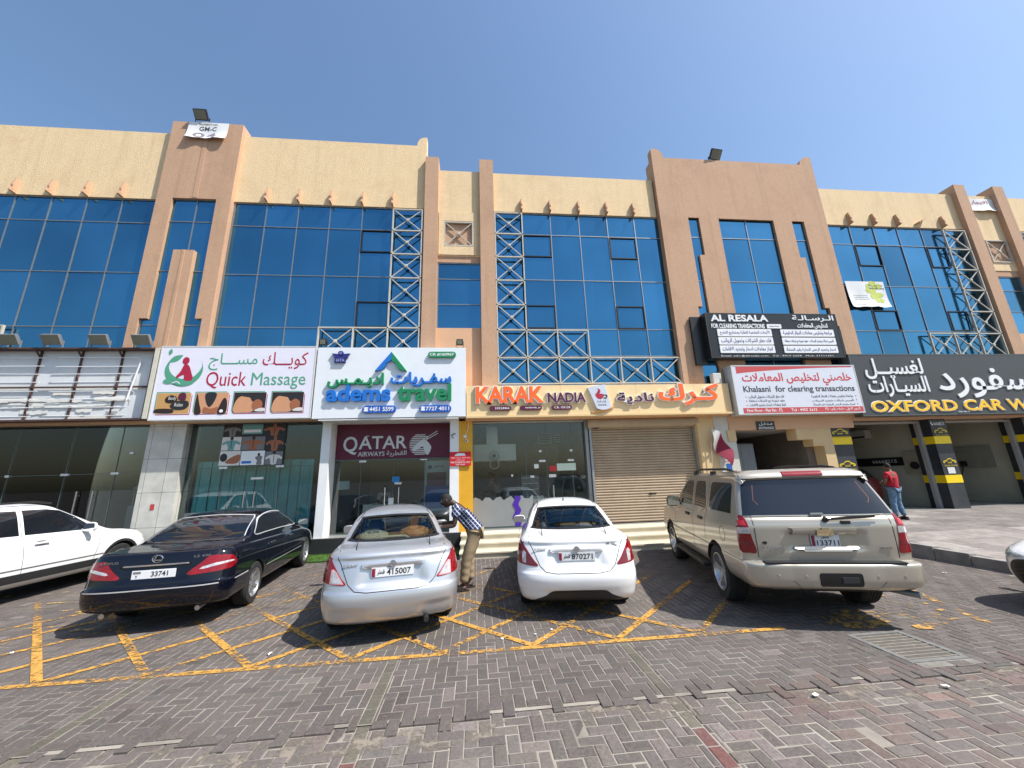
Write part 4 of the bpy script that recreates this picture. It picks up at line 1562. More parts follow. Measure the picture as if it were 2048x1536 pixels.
# red fire-access sign
t = thing("fire_access_sign", "red sign reading fire engine access fixed across the white and yellow columns", "sign", (-.44, 11.44, 2.26))
q = MB(); q.bbox(-0.76, -0.14, 11.42, 11.445, 2.27, 2.68, .003)
q.build("plate", inkm("sign_red", (196, 28, 36)), t)
flats("engine_symbol", [([(-.62, 2.56), (-.3, 2.56), (-.33, 2.63), (-.52, 2.64), (-.60, 2.60)], I_white)], 11.4195, t)
text("lettering", [("ممنوع الوقوف لسيارات الاطفاء", -.73, -.17, 2.47, 2.53), ("ممنوع الوقوف", -.58, -.32, 2.41, 2.46), ("FIRE ENGINE ACCESS", -.73, -.17, 2.35, 2.40), ("KEEP CLEAR", -.58, -.32, 2.29, 2.33)], 0, 0, 0, 0, 11.417, I_white, t, depth=.002, res=1)

# 4 tea shop fascia sign
fm4 = mat("fascia_sand", srgb(240, 208, 156), .4, var=.03, scale=1)
t = cabinet("shop_sign", "long sand coloured shop sign with orange and plum letters reading Karak Nadia", -0.26, 7.86, 3.69, 4.60, 11.08, 11.33, fm4, mat("fascia_edge", srgb(228, 196, 146), .4), frame=0.0)
boxes("sill", mat("fascia_edge", srgb(228, 196, 146), .4), t, [(-0.27, 8.1, 11.06, 11.33, 3.63, 3.688)])
boxes("end_panel", mat("fascia_edge", srgb(228, 196, 146), .4), t, [(7.861, 8.12, 11.14, 11.33, 3.689, 4.62)])
q = MB()
for x in (.66, 2.6, 5.0, 6.9): q.box(x, x + .005, 11.0785, 11.0799, 3.69, 4.6)
q.build("joint", I_wood, t)


def rimmed(body, x0, x1, z0, z1, m, b=.02, **k):
    text("letter_backing", [(body, x0 - .02, x1 + .02, z0 - .02, z1 + .02)], 0, 0, 0, 0, 11.012, I_white, t, depth=.06, bold=b + .03, **k)
    text("lettering", [(body, x0, x1, z0, z1)], 0, 0, 0, 0, 11.004, m, t, depth=.0079, bold=b, **k)


rimmed("KARAK", 0.02, 2.06, 4.05, 4.56, I_orange, .035)
rimmed("NADIA", 2.18, 3.35, 4.05, 4.35, I_plum, .03)
rimmed("نادية", 4.34, 5.52, 3.97, 4.33, I_plum, .02)
rimmed("كـرك", 5.67, 7.70, 3.90, 4.60, I_orange, .035)
for x0, x1, s in ((.42, 1.06, "33524466"), (1.33, 1.99, "karaknadia_qa"), (2.29, 2.90, "C.R: 155128")):
    q = MB(); q.prism(rrect(x0, x1, 3.83, 3.965, .06), 11.02, 11.079)
    b_ = q.build("number_plate", I_plum, t)
    text("lettering", [(s, x0 + (.16 if s[0] != 'C' else .06), x1 - .05, 3.865, 3.935)], 0, 0, 0, 0, 11.017, I_white, b_, depth=.0025, bold=.01, res=1)
q = MB(); q.prism([(3.44, 4.50), (3.98, 4.60), (4.13, 3.87), (3.98, 3.81), (3.84, 3.80), (3.68, 3.84)], 11.0, 11.079)
q.build("cup_cutout", mat("cup_silver", srgb(206, 210, 222), .4, var=.05), t)
flats("cup_logo", [(ellipse(3.80, 4.22, .17, .05, 20, -.1), I_pale), (smooth_poly([(3.66, 4.30), (3.92, 4.28), (3.88, 4.17), (3.80, 4.13), (3.70, 4.17)], 4), I_red), (smooth_poly([(3.70, 4.32), (3.76, 4.42), (3.72, 4.47), (3.82, 4.42), (3.80, 4.32)], 4), I_red),
                   (smooth_poly([(3.93, 4.27), (4.03, 4.25), (4.0, 4.15), (3.9, 4.16), (3.9, 4.18), (3.98, 4.18), (3.99, 4.23), (3.93, 4.245)], 3), I_black)], 10.9995, t)
text("lettering", [("كرك نادية", 3.70, 3.98, 4.01, 4.10), ("Karak Nadia", 3.72, 3.98, 3.93, 3.98)], 0, 0, 0, 0, 10.997, I_black, t, depth=.002, res=1)
q = MB(); q.prism(smooth_poly([(3.50, 3.74), (3.75, 3.80), (4.24, 3.92), (4.1, 3.82), (3.8, 3.72)], 4), 11.04, 11.0785)
q.build("saucer_cutout", inkm("saucer_tan", (232, 168, 92)), t)

# 5 black clearing-office sign on the tower
fm5 = mat("sign_black_face", (.018, .018, .019), .3)
t = cabinet("office_sign", "black light box with white lettering AL RESALA hung on the tower", 7.66, 12.45, 5.46, 7.04, 11.05, 11.36, fm5, M_black, rim=M_dark)
boxes("bracket_panel", M_black, t, [(7.28, 7.655, 11.30, 11.38, 5.3, 7.0), (12.455, 12.8, 11.3, 11.38, 5.3, 6.6)])
text("lettering", [("AL RESALA", 7.83, 9.89, 6.73, 6.97)], 0, 0, 0, 0, 11.025, I_white, t, depth=.024, bold=.028)
text("lettering", [("FOR CLEARING TRANSACTIONS", 7.82, 9.72, 6.49, 6.65)], 0, 0, 0, 0, 11.03, I_white, t, depth=.019, bold=.02)
text("lettering", [("الـرسـالـة", 10.78, 12.33, 6.74, 6.98), ("لتخليص المعاملات", 10.92, 12.04, 6.48, 6.69)], 0, 0, 0, 0, 11.03, I_white, t, depth=.019, bold=.016)
pan = [(7.99, 9.92, 6.20, 6.46, "الأبحاث الجامعية للطلبة ومشاريع التخرج"), (7.99, 9.92, 5.91, 6.17, "فك حظر الشركات وتحويل الرواتب"), (7.99, 9.92, 5.62, 5.88, "انجاز معاملات اصدار وتجديد الاقامات"),
       (10.25, 12.21, 6.20, 6.45, "مراجعة وتخليص معاملات الدوائر الحكومية"), (10.25, 12.21, 5.91, 6.16, "تأسيس شركات وتجديد السجلات - عقود شهرية مع شركات مختلفة"), (10.25, 12.21, 5.62, 5.87, "اصدار وتجديد الرخص التجارية وقيد المنشأة"), (9.80, 10.32, 6.49, 6.64, "ترجمة معتمدة")]
for x0, x1, z0, z1, s in pan:
    q = MB(); q.prism(rrect(x0, x1, z0, z1, .025, 3), 11.025, 11.049)
    b_ = q.build("text_panel", I_white, t)
    text("lettering", [(s, x0 + .08, x1 - .08, z0 + .04, z1 - .04)], 0, 0, 0, 0, 11.022, I_navy, b_, depth=.0025, bold=.008, res=1)
text("lettering", [("Email: info@alresala.com   Tel : 4417 0658   Mob: 31111651", 8.0, 12.0, 5.492, 5.555)], 0, 0, 0, 0, 11.044, I_white, t, depth=.0025, res=1)

# 6 white and red clearing-office sign above the entrance
fm6 = mat("sign_greywhite", srgb(214, 216, 224), .35, var=.02)
t = cabinet("office_sign", "white and red light box reading Khalasni for clearing transactions above the entrance", 8.20, 12.58, 3.57, 5.18, 10.98, 11.36, fm6, mat("alu_white", srgb(206, 208, 206), .4, metal=.2))
Y6 = 10.9795
sw = [(8.36 + 4.1 * i / 20, 4.90 + .20 * math.sin(math.pi * .5 * i / 20) ** .8) for i in range(21)]
flats("printed_band", [([(8.36, 5.14), (8.36, 4.92)] + sw + [(12.5, 5.14)], inkm("ink_brick", (196, 74, 74))), (rect(8.38, 12.53, 3.61, 3.78), inkm("ink_brick", (196, 74, 74)))], Y6, t)
text("lettering", [("خلصني لتخليص المعاملات", 8.52, 12.38, 4.49, 4.92)], 0, 0, 0, 0, Y6 - .003, inkm("ink_brick2", (200, 60, 62)), t, depth=.003, bold=.02)
text("lettering", [("Khalasni  for clearing transactions", 8.50, 12.40, 4.23, 4.49)], 0, 0, 0, 0, Y6 - .003, inkm("ink_charcoal", (58, 58, 62)), t, depth=.003, bold=.016)
text("lettering", [("فك حظر الشركات وتحويل الرواتب", 8.62, 9.85, 4.07, 4.19), ("عقود شهرية مع الشركات مختلفة", 8.62, 9.85, 3.94, 4.05), ("انجاز معاملات اصدار وتجديد الاقامات", 8.62, 9.85, 3.81, 3.92),
                   ("مراجعة وتخليص معاملات الدوائر الحكومية", 10.80, 12.28, 4.07, 4.18), ("تأسيس شركات وتجديد السجلات", 10.80, 12.28, 3.94, 4.04), ("اصدار وتجديد الرخص التجارية وقيد المنشأة", 10.80, 12.28, 3.81, 3.91)], 0, 0, 0, 0, Y6 - .003, inkm("ink_charcoal", (58, 58, 62)), t, depth=.003, res=1)
flats("bullet", [(ellipse(x, z, .02, .02, 8), inkm("ink_brick2", (200, 60, 62))) for x in (8.54, 12.38) for z in (4.13, 4.0, 3.86)], Y6, t, dy=0.0)
text("lettering", [("First Floor - Flat No : F2", 8.50, 9.70, 3.645, 3.75), ("Tel : 4455 2615", 10.0, 10.9, 3.65, 3.745), ("الدور الاول - شقه رقم : F2", 11.19, 12.42, 3.635, 3.755)], 0, 0, 0, 0, Y6 - .006, I_white, t, depth=.0025, bold=.012, res=1)

# 7 car-wash sign
fm7 = mat("sign_charcoal", srgb(66, 67, 69), .45, var=.04)
t = cabinet("shop_sign", "long charcoal shop sign with white Arabic and yellow letters reading Oxford car wash", 12.55, 24.0, 3.46, 5.58, 11.05, 11.36, fm7, mat("charcoal_edge", srgb(84, 90, 88), .45))
text("lettering", [("لغسيــل", 13.00, 15.20, 4.70, 5.42), ("السيـارات", 12.98, 15.24, 4.08, 4.80), ("أكسفورد", 15.63, 20.5, 4.02, 5.44)], 0, 0, 0, 0, 11.02, I_white, t, depth=.029, bold=.014)
text("letter_backing", [("OXFORD CAR WASH", 12.92 - .03, 20.25 + .03, 3.57, 3.97)], 0, 0, 0, 0, 11.03, I_white, t, depth=.019, bold=.035)
text("lettering", [("OXFORD CAR WASH", 12.92, 20.25, 3.59, 3.95)], 0, 0, 0, 0, 11.02, mat("sign_yellow2", srgb(250, 196, 40), .5), t, depth=.0095, bold=.02)
text("lettering", [("CR:18111", 16.06, 16.48, 3.53, 3.575)], 0, 0, 0, 0, 11.02, I_white, t, depth=.009, res=1)

# 8 entrance plaque
t = thing("entrance_plaque", "small black plaque lettered ENTRANCE over the stepped doorway", "sign", (9.35, 11.39, 3.13))
q = MB(); q.bbox(9.03, 9.66, 11.36, 11.389, 3.12, 3.40, .003)
q.build("plate", M_black, t)
text("lettering", [("مـدخـل", 9.12, 9.58, 3.25, 3.385), ("ENTRANCE", 9.09, 9.61, 3.145, 3.22)], 0, 0, 0, 0, 11.357, I_white, t, depth=.0025, bold=.01)

# 9 wrap prints on the car-wash columns
def car_outline(cx, cz, w, h):
    pts = [(-.5, -.2), (-.48, .05), (-.38, .15), (-.22, .2), (-.08, .45), (.12, .5), (.28, .25), (.44, .15), (.5, 0), (.48, -.2), (.36, -.25), (.3, -.05), (.2, -.05), (.14, -.25), (-.16, -.25), (-.22, -.05), (-.32, -.05), (-.38, -.25)]
    return [(cx + x * w, cz + z * h) for x, z in pts]


def car_print(x0, x1, z0, z1, y, lab):
    t_ = thing("car_logo_print", lab, "logo", ((x0 + x1) / 2, y + .008, z0))
    w, h = x1 - x0, z1 - z0
    cx, cz = (x0 + x1) / 2, (z0 + z1) / 2 + .04
    flats("car_emblem", [(car_outline(cx, cz, w * .95, h * .9), inkm("emblem_yellow", (214, 186, 30))), (smooth_poly([(cx - .2 * w, cz + .05 * h), (cx - .05 * w, cz + .28 * h), (cx + .1 * w, cz + .3 * h), (cx + .2 * w, cz + .1 * h)], 4), I_black),
                         (smooth_poly([(cx - .42 * w, cz - .02 * h), (cx - .1 * w, cz - .12 * h), (cx + .4 * w, cz - .04 * h), (cx + .1 * w, cz + .03 * h)], 3), I_black)], y, t_)
    text("lettering", [("OXFORD CAR WASH", x0 + .02, x1 - .02, z0, z0 + .05)], 0, 0, 0, 0, y - .003, inkm("emblem_yellow", (214, 186, 30)), t_, depth=.0025, res=1)


def phone_print(x0, x1, z0, z1, y, lab):
    t_ = thing("phone_print", lab, "lettering", ((x0 + x1) / 2, y + .01, z0))
    text("lettering", [("66668215", x0 + .1, x1, z0, z1)], 0, 0, 0, 0, y - .003, I_white, t_, depth=.0025, bold=.01, res=1)
    flats("phone_icon", [(smooth_poly([(x0, z1), (x0 + .04, z1), (x0 + .035, z0 + .08), (x0 + .06, z0 + .04), (x0 + .08, z0 + .02), (x0 + .04, z0), (x0, z0 + .06)], 3), I_white)], y, t_)


car_print(11.69, 12.30, 2.82, 3.10, 11.448, "yellow car logo above the yellow band on the column beside the entrance")
car_print(11.69, 12.30, 1.78, 2.05, 11.448, "yellow car logo low on the column beside the entrance")
phone_print(11.70, 12.20, 3.19, 3.31, 11.458, "white phone number at the top of the column beside the entrance")
car_print(15.48, 16.0, 2.80, 3.05, 11.448, "yellow car logo above the upper band on the column between the wash bays")
car_print(15.48, 16.0, 1.79, 2.03, 11.448, "yellow car logo above the lower band on the column between the wash bays")
phone_print(15.47, 15.98, 3.16, 3.28, 11.458, "white phone number at the top of the column between the wash bays")
q = MB(); q.box(15.58, 15.85, 11.445, 11.449, 1.56, 1.76)
tag(q.build("notice", mat("paper_white", (.7, .7, .68), .6)), "white paper notice on the column between the wash bays", "notice")

# 10 banners high on the wall
def banner(name, label, x0, x1, z0, z1, y, items, letters, seed):
    t_ = thing(name, label, "banner", ((x0 + x1) / 2, y, z0))
    r_ = random.Random(seed)
    nx, nz = 22, 12
    vs, fs = [], []
    ph = r_.uniform(0, 6)
    def yy(x, z):
        v = (z1 - z) / (z1 - z0)
        return y - .03 - .03 * math.sin((x - x0) * 6 + ph) * v - .08 * v ** 4
    for i in range(nx + 1):
        for j in range(nz + 1):
            x, z = x0 + (x1 - x0) * i / nx, z0 + (z1 - z0) * j / nz
            if j == 0: z += .014 * math.sin(i * .8 + ph) + .01
            vs.append((x, yy(x, z), z))
    for i in range(nx):
        for j in range(nz):
            a = i * (nz + 1) + j
            fs.append((a, a + nz + 1, a + nz + 2, a + 1))
    MB().add(vs, fs).build("cloth", mat("banner_cloth", srgb(226, 226, 226), .6, var=.04), t_, smooth=180)
    for k, (body, a, b, c, d, m) in enumerate(letters):
        q_ = MB()
        put_text(q_, body, a, b, c, d, 0, 0, bold=.01, res=2, xf=lambda v: Vector((v.x, yy(v.x, v.z) - .006, v.z)))
        q_.build("lettering", m, t_)
    return t_, yy


inkd = inkm("banner_ink", (70, 78, 74))
t, _ = banner("property_banner", "torn white banner lettered GM-C hung at the top of the left pilaster", -9.66, -8.38, 13.36, 14.07, YP - .01, [],
              [("PROPERTY NO:", -9.34, -8.72, 13.95, 14.02, inkd), ("GM-C", -9.30, -8.74, 13.71, 13.89, inkd), ("0", -9.45, -9.08, 13.39, 13.62, inkm("banner_mauve", (150, 138, 150))), ("4", -9.0, -8.70, 13.39, 13.62, inkm("banner_mauve", (150, 138, 150)))], 4)
t, _ = banner("rent_banner", "white banner with red Arabic lettering between the twin pillars at far right", 20.17, 21.50, 11.88, 12.5, YC - .005, [], [("للايجار", 20.42, 21.2, 12.2, 12.42, inkm("banner_rose", (176, 90, 110)))], 9)
t, yy = banner("office_banner", "white and green printed banner stuck on the blue glass bay right of the tower", 13.74, 15.32, 7.53, 8.6, YG - .06, [],
               [("Printing and", 14.66, 15.22, 8.38, 8.47, I_black), ("Media Marketing", 14.66, 15.28, 8.27, 8.36, I_black), ("advertising services", 13.95, 14.5, 8.0, 8.04, inkd), ("printing services", 13.95, 14.5, 7.92, 7.96, inkd), ("office and stationery", 13.95, 14.55, 7.84, 7.88, inkd), ("contact us today", 13.9, 14.3, 7.62, 7.66, inkd)], 12)
q = MB()
for k in range(26):
    cx, cz = rng.uniform(14.55, 15.1), rng.uniform(7.8, 8.55)
    e = ellipse(cx, cz, rng.uniform(.05, .13), rng.uniform(.05, .12), 12)
    q.add([(x, yy(x, z) - .004 - k * .0001, z) for x, z in e], [tuple(range(12))])
q.build("print", inkm("lime_print", (190, 200, 90)), t)

# 11 posters over the massage door
t = thing("poster_panel", "dark poster sheet of massage pictures inside the glass above the massage shop door", "poster", (-6.4, 11.71, 2.48))
q = MB(); q.box(-7.28, -5.54, 11.700, 11.712, 2.46, 3.655)
q.build("sheet", I_black, t)
it = []
cells = [(-7.28, -6.78, 3.30, 3.655), (-6.77, -6.2, 3.36, 3.655), (-6.19, -5.56, 3.30, 3.655), (-7.28, -6.75, 2.90, 3.29), (-6.74, -6.1, 2.90, 3.29), (-6.09, -5.56, 2.86, 3.29), (-7.28, -6.72, 2.47, 2.89), (-6.71, -6.06, 2.47, 2.88), (-6.05, -5.56, 2.47, 2.85)]
bgs = [I_brown, I_teal, I_black, I_pale, I_grey, I_black, I_pale, I_white, I_grey]
sk = [I_grey, I_white, I_skin2, I_teal, I_skin2, I_skin2, I_skin2, I_grey, I_pale]
for k, (a, b, c, d) in enumerate(cells):
    W, H = b - a, d - c
    P = lambda u, v: (a + u * W, c + v * H)
    it.append((rect(a + .004, b - .004, c + .004, d - .004), bgs[k]))
    if k == 1: it.append((rect(a + .05, b - .05, c + .05, d - .16), I_white))
    elif k == 7: it += [(ellipse(*P(.75, .72), .035, .05, 10), I_brown), (smooth_poly([P(.6, .5), P(.7, .62), P(.9, .6), P(.88, .3), P(.9, .05), P(.68, .05), P(.7, .3)], 3), I_grey), (rect(a + .04, a + .3, c + .05, c + .12), I_blue)]
    elif k == 6: it += [(ellipse(*P(.2, .55), .1, .12, 12), I_black), (smooth_poly([P(.3, .2), P(.5, .5), P(.95, .75), P(.95, .25), P(.7, .12)], 3), I_skin2)]
    else: it += [(smooth_poly([P(.36, .03), P(.33, .3), P(.24, .5), P(.10, .40), P(.03, .52), P(.22, .70), P(.42, .74), P(.44, .82), P(.56, .82), P(.58, .74), P(.78, .70), P(.97, .52), P(.90, .40), P(.76, .5), P(.67, .3), P(.64, .03)], 3), sk[k]), (ellipse(*P(.5, .89), .045, .055, 12), I_brown if bgs[k] != I_black else I_skin2), (line2(P(.5, .12), P(.5, .7), .008), I_brown)]
flats("print", it, 11.699, t, dy=.0006, th=.0005)

# ---------------------------------------------------------------- flood lamps, cameras and other things fixed to the front
def flood(name, label, x, y, z, w, h, tilt, case, yaw=0.0, arm=True, group=None):
    tilt = -tilt
    t_ = thing(name, label, "floodlight", (x, y, z), yaw, group)
    q_ = MB()
    q_.bbox(-w / 2, w / 2, -.04, .04, 0, h, .012)
    for k in range(7): q_.box(-w / 2 + .03 + k * (w - .06) / 6 - .004, -w / 2 + .03 + k * (w - .06) / 6 + .004, .04, .075, .03, h - .03)
    M_ = Matrix.Rotation(R(tilt), 4, 'X')
    lift = Matrix.Translation((0, 0, .10))
    q_.v = [(lift @ M_ @ Vector(v))[:] for v in q_.v]
    q_.build("housing", case, t_, local=True)
    q_ = MB()
    q_.box(-w / 2 + .025, w / 2 - .025, -.046, -.0405, .025, h - .025)
    q_.v = [(lift @ M_ @ Vector(v))[:] for v in q_.v]
    q_.build("lamp_glass", mat("lamp_glass", (.23, .23, .18), .25, var=.1), t_, local=True)
    q_ = MB()
    q_.bbox(-w * .3, w * .3, -.03, .03, 0, .02, .004)
    q_.bar((-w / 2 - .012, 0, .012), (-w / 2 - .012, 0, .22), .03, .012, (1, 0, 0)); q_.bar((w / 2 + .012, 0, .012), (w / 2 + .012, 0, .22), .03, .012, (1, 0, 0))
    q_.bar((-w / 2 - .012, 0, .012), (w / 2 + .012, 0, .012), .03, .012, (0, 1, 0))
    q_.build("bracket", case, t_, local=True)
    return t_


flood("floodlight", "black floodlight standing on top of the left pilaster above the torn banner", -9.3, 11.42, 14.10, .42, .34, -38, M_black)
flood("floodlight", "black floodlight standing on the parapet of the tower", 9.42, 11.5, 13.645, .46, .38, -38, M_black, R(6))
fl_l = ["grey floodlight on the stripped sign frame, cut by the photo edge", "grey floodlight on the stripped sign frame, second from the photo edge", "grey floodlight on the stripped sign frame, third from the photo edge", "grey floodlight at the right end of the stripped sign frame"]
for k, x in enumerate((-12.78, -11.72, -10.52, -9.42)):
    flood("floodlight", fl_l[k], x, 11.12, 5.80, .46, .30, -32, M_grey, 0, group="grey floodlights along the stripped sign frame")
flood("floodlight", "small black floodlight at the left end of the travel sign", -4.5, 11.12, 5.80, .2, .19, -10, M_black)
flood("floodlight", "small black floodlight at the right end of the travel sign", -0.46, 11.12, 5.80, .2, .19, -10, M_black)
t = thing("junction_box", "white metal box on the tower above the sand coloured sign", "box", (7.84, 11.34, 4.66))
q = MB(); q.bbox(7.71, 7.98, 11.2, 11.39, 4.64, 4.99, .01)
q.build("case", M_white, t)
q = MB(); q.box(7.73, 7.96, 11.196, 11.1995, 4.66, 4.97); q.box(7.93, 7.95, 11.185, 11.1955, 4.78, 4.84)
q.build("door", M_whiteold, t)
t = thing("dome_camera", "small round security camera on the yellow column", "camera", (-.28, 11.47, 3.0))
q = MB(); q.lathe([(.0, -.08), (.03, -.075), (.045, -.04), (.05, 0)], (-.27, 11.47, 3.0), 'Y', 16)
q.build("housing", M_white, t, smooth=50)
q = MB(); q.lathe([(.0, -.09), (.018, -.088), (.022, -.0795)], (-.27, 11.47, 2.995), 'Y', 12)
q.build("lens", M_black, t)
q = MB(); q.tube([(-.20, 11.46, 3.6), (-.22, 11.455, 3.35), (-.29, 11.455, 3.2), (-.31, 11.455, 3.13)], .008, 6)
tag(q.build("cable", M_white), "white cable hanging down the yellow column to its socket", "cable")
q = MB(); q.bbox(-.36, -.27, 11.44, 11.469, 3.08, 3.17, .006)
tag(q.build("socket_box", M_white), "small white socket box at the end of the cable on the yellow column", "box")
q = MB(); q.tube([(-.72, 11.4, 3.16), (-.68, 11.44, 3.2), (-.6, 11.4, 3.22)], .014, 6); q.tube([(-.7, 11.4, 3.14), (-.66, 11.44, 3.08)], .012, 6)
tag(q.build("bullet_camera", M_black), "thin black camera bracket on the white column right of the travel shop", "camera")
q = MB()
for k in range(3):
    q.tube([(3.75 + .2 * math.cos(R(a)), 11.55 - .01 * k, 3.5 + (.17 + .02 * k) * math.sin(R(a))) for a in range(170, 371, 20)], .011, 6)
tag(q.build("cable_loop", M_dark), "loop of dark cables hanging before the shutter box", "cable")
q = MB()
q.tube([(7.22, 11.38, 1.0), (7.42, 11.35, 3.2)], .012, 6)
t = thing("flag", "maroon and white flag on a slanting pole beside the entrance", "flag", (7.3, 11.38, 2.6))
q.build("pole", mat("pole_grey", (.5, .48, .42), .5), t)
# serrated flag: white hoist, maroon fly, hanging and blown to the right
def fl(u, v):
    # u along the fly, v down the hoist; drawn so it droops
    hx, hz, fx, fz = 7.42 - .07 * v, 3.18 - .50 * v, 8.02 - .20 * v, 2.50 - .50 * v
    x = hx + (fx - hx) * u + .025 * math.sin(u * 7 + v * 2)
    z = hz + (fz - hz) * u + .13 * math.sin(math.pi * u) * (1 - .6 * v)
    y = 11.30 - .09 * math.sin(u * 6 + v * 2.5) - .04 * u
    return (x, y, z)
def fmesh(uf, m, name):
    q_ = MB(); vs, fs = [], []
    nu, nv = 14, 36
    for i in range(nu + 1):
        for j in range(nv + 1):
            v = j / nv
            a, b = uf(v)
            vs.append(fl(a + (b - a) * i / nu, v))
    for i in range(nu):
        for j in range(nv):
            k = i * (nv + 1) + j
            fs.append((k, k + 1, k + nv + 2, k + nv + 1))
    return q_.add(vs, fs).build(name, m, t, smooth=180)
saw = lambda v: .30 + .12 * abs(((v * 9) % 1) * 2 - 1)
fmesh(lambda v: (0, saw(v)), mat("flag_white", (.62, .60, .56), .8), "white_field")
fmesh(lambda v: (saw(v), 1), inkm("flag_maroon", (128, 24, 52), .8), "maroon_field")
t = thing("notice", "white printed notice on the pale wall behind the flag", "notice", (7.8, 11.41, 2.2))
q = MB(); q.box(7.66, 8.05, 11.41, 11.418, 2.18, 2.52)
q.build("sheet", mat("paper_white", (.7, .7, .68), .6), t)
text("lettering", [("Al Resala clearing office", 7.69, 8.02, 2.38, 2.42), ("typing and transactions", 7.69, 8.02, 2.31, 2.35)], 0, 0, 0, 0, 11.407, I_black, t, depth=.002, res=1)
q = MB(); q.box(7.82, 7.99, 11.41, 11.418, 1.88, 2.10)
tag(q.build("address_plate", inkm("plate_blue", (30, 90, 170))), "blue number plate on the pale wall below the flag", "plate")
t = thing("meter_cabinet", "grey steel electric cabinet inside the entrance passage", "cabinet", (8.75, 12.3, .45))
q = MB(); q.bbox(8.4, 9.35, 12.1, 12.5, .45, 2.75, .01)
q.build("case", mat("cabinet_grey", (.13, .14, .155), .5, var=.05), t)
q = MB(); q.bbox(8.42, 8.87, 12.085, 12.0995, .5, 2.7, .004); q.bbox(8.88, 9.33, 12.085, 12.0995, .5, 2.7, .004)
q.build("door", mat("cabinet_grey2", (.16, .17, .185), .5, var=.05), t)

# ---------------------------------------------------------------- things behind the shop glass
t = thing("cooker_hood", "steel cooker hood with duct inside the tea shop window", "hood", (.6, 13.6, 2.4))
hs = mat("hood_steel", (.72, .72, .70), .45, metal=.1, var=.1, scale=2)
q = MB(); q.bbox(-.08, 1.3, 12.35, 13.0, 2.42, 2.95, .01)
q.build("canopy", hs, t)
q = MB(); q.box(.36, .72, 12.45, 12.8, 2.951, 3.54)
q.build("duct", hs, t)
t = thing("fan", "round white fan hanging inside the tea shop window", "fan", (.58, 12.3, 2.4))
q = MB()
for dz in (.12, -.14):
    q.tube([(.58 + .14 * math.cos(R(a)), 12.05, 2.45 + dz + .14 * math.sin(R(a))) for a in range(0, 361, 18)], .022, 6)
q.build("ring", mat("fan_cream", (.6, .55, .45), .5), t)
q = MB(); q.lathe([(0, -.03), (.06, -.02), (.06, .04)], (.58, 12.05, 2.57), 'Y', 12)
q.build("motor", M_dark, t)
t = thing("display_counter", "white display counter with a glass case inside the tea shop", "counter", (1.7, 13.2, .45))
q = MB(); q.bbox(1.15, 2.1, 12.1, 12.7, .45, 1.32, .02)
q.build("counter_body", mat("counter_white", (.72, .74, .72), .4), t)
q = MB(); q.bbox(1.42, 2.0, 12.25, 12.65, 1.321, 1.95, .03)
q.build("glass_case", mat("case_glass", (.22, .23, .23), .15, var=.2, scale=4), t)
q = MB()
for z in (1.5, 1.68, 1.85): q.box(1.46, 1.96, 12.242, 12.2495, z, z + .02)
q.build("shelf", M_white, t)
for k, (x, z, lab) in enumerate(((2.86, 3.2, "white air vent grille high on the tea shop wall"), (3.55, 3.25, "white air conditioner high on the tea shop wall"))):
    t = thing("air_conditioner" if k else "air_vent", lab, "air conditioner" if k else "vent", (x, 15.9, z))
    q = MB(); q.bbox(x - .3, x + .3, 15.65, 15.98, z, z + .42, .03)
    q.build("case", mat("appliance_white", (.6, .6, .58), .5), t)
    q = MB()
    for j in range(4): q.box(x - .24, x + .24, 15.64, 15.6495, z + .07 + j * .08, z + .1 + j * .08)
    q.build("louvre", M_dark, t)
for (lb, x0, x1, z0, z1, m) in (("green and white sticker on the tea shop door", 2.50, 3.10, 2.05, 2.27, mat("sticker_green", srgb(190, 206, 190), .5)), ("red sticker on the tea shop door beside the handle", 2.27, 2.48, 2.04, 2.2, inkm("sticker_red", (190, 40, 50))),
                                ("white sticker on the tea shop door under the red one", 2.24, 2.46, 1.86, 1.95, mat("paper_white", (.7, .7, .68), .6)), ("pale sticker on the tea shop glass left of the door", 1.79, 1.93, 2.14, 2.27, mat("paper_white", (.7, .7, .68), .6))):
    q = MB(); q.bbox(x0, x1, 11.788, 11.796, z0, z1, .002)
    tag(q.build("sticker", m), lb, "sticker")
t = thing("reception_desk", "white reception desk inside the travel shop", "desk", (-3.0, 14, .45))
q = MB(); q.bbox(-3.6, -2.3, 13.0, 13.6, .45, 1.2, .01)
q.build("desk_front", mat("counter_white", (.72, .74, .72), .4), t)
q = MB(); q.bbox(-3.65, -2.25, 12.95, 13.65, 1.201, 1.24, .005)
q.build("desk_top", M_dark, t)
t = thing("display_stand", "pale stand behind the vacant shop door", "stand", (-10.5, 14, .45))
q = MB(); q.bbox(-10.9, -10.1, 13.5, 13.9, .45, 1.4, .01)
q.build("cabinet", mat("stand_white", (.5, .5, .48), .5), t)
q = MB(); q.prism([(-10.9, 1.9), (-10.1, 1.9), (-10.3, 2.05), (-10.45, 2.05), (-10.45, 2.15), (-10.6, 2.15), (-10.6, 2.05), (-10.7, 2.05)], 13.5, 13.9); q.box(-10.88, -10.84, 13.6, 13.64, 1.401, 1.9); q.box(-10.16, -10.12, 13.6, 13.64, 1.401, 1.9)
q.build("shade", mat("stand_white", (.5, .5, .48), .5), t)
q = MB(); q.bbox(-8.72, -8.62, 11.49, 11.499, 1.35, 1.5, .002)
tag(q.build("notice", inkm("sticker_red2", (170, 60, 56))), "small red torn sticker on the tiled column", "notice")
q = MB(); q.bbox(-13.0, -12.2, 12.6, 12.62, 2.9, 3.15, .002)
tag(q.build("window_banner", inkm("banner_maroon", (110, 30, 36))), "dark red banner inside the vacant shop window", "banner")

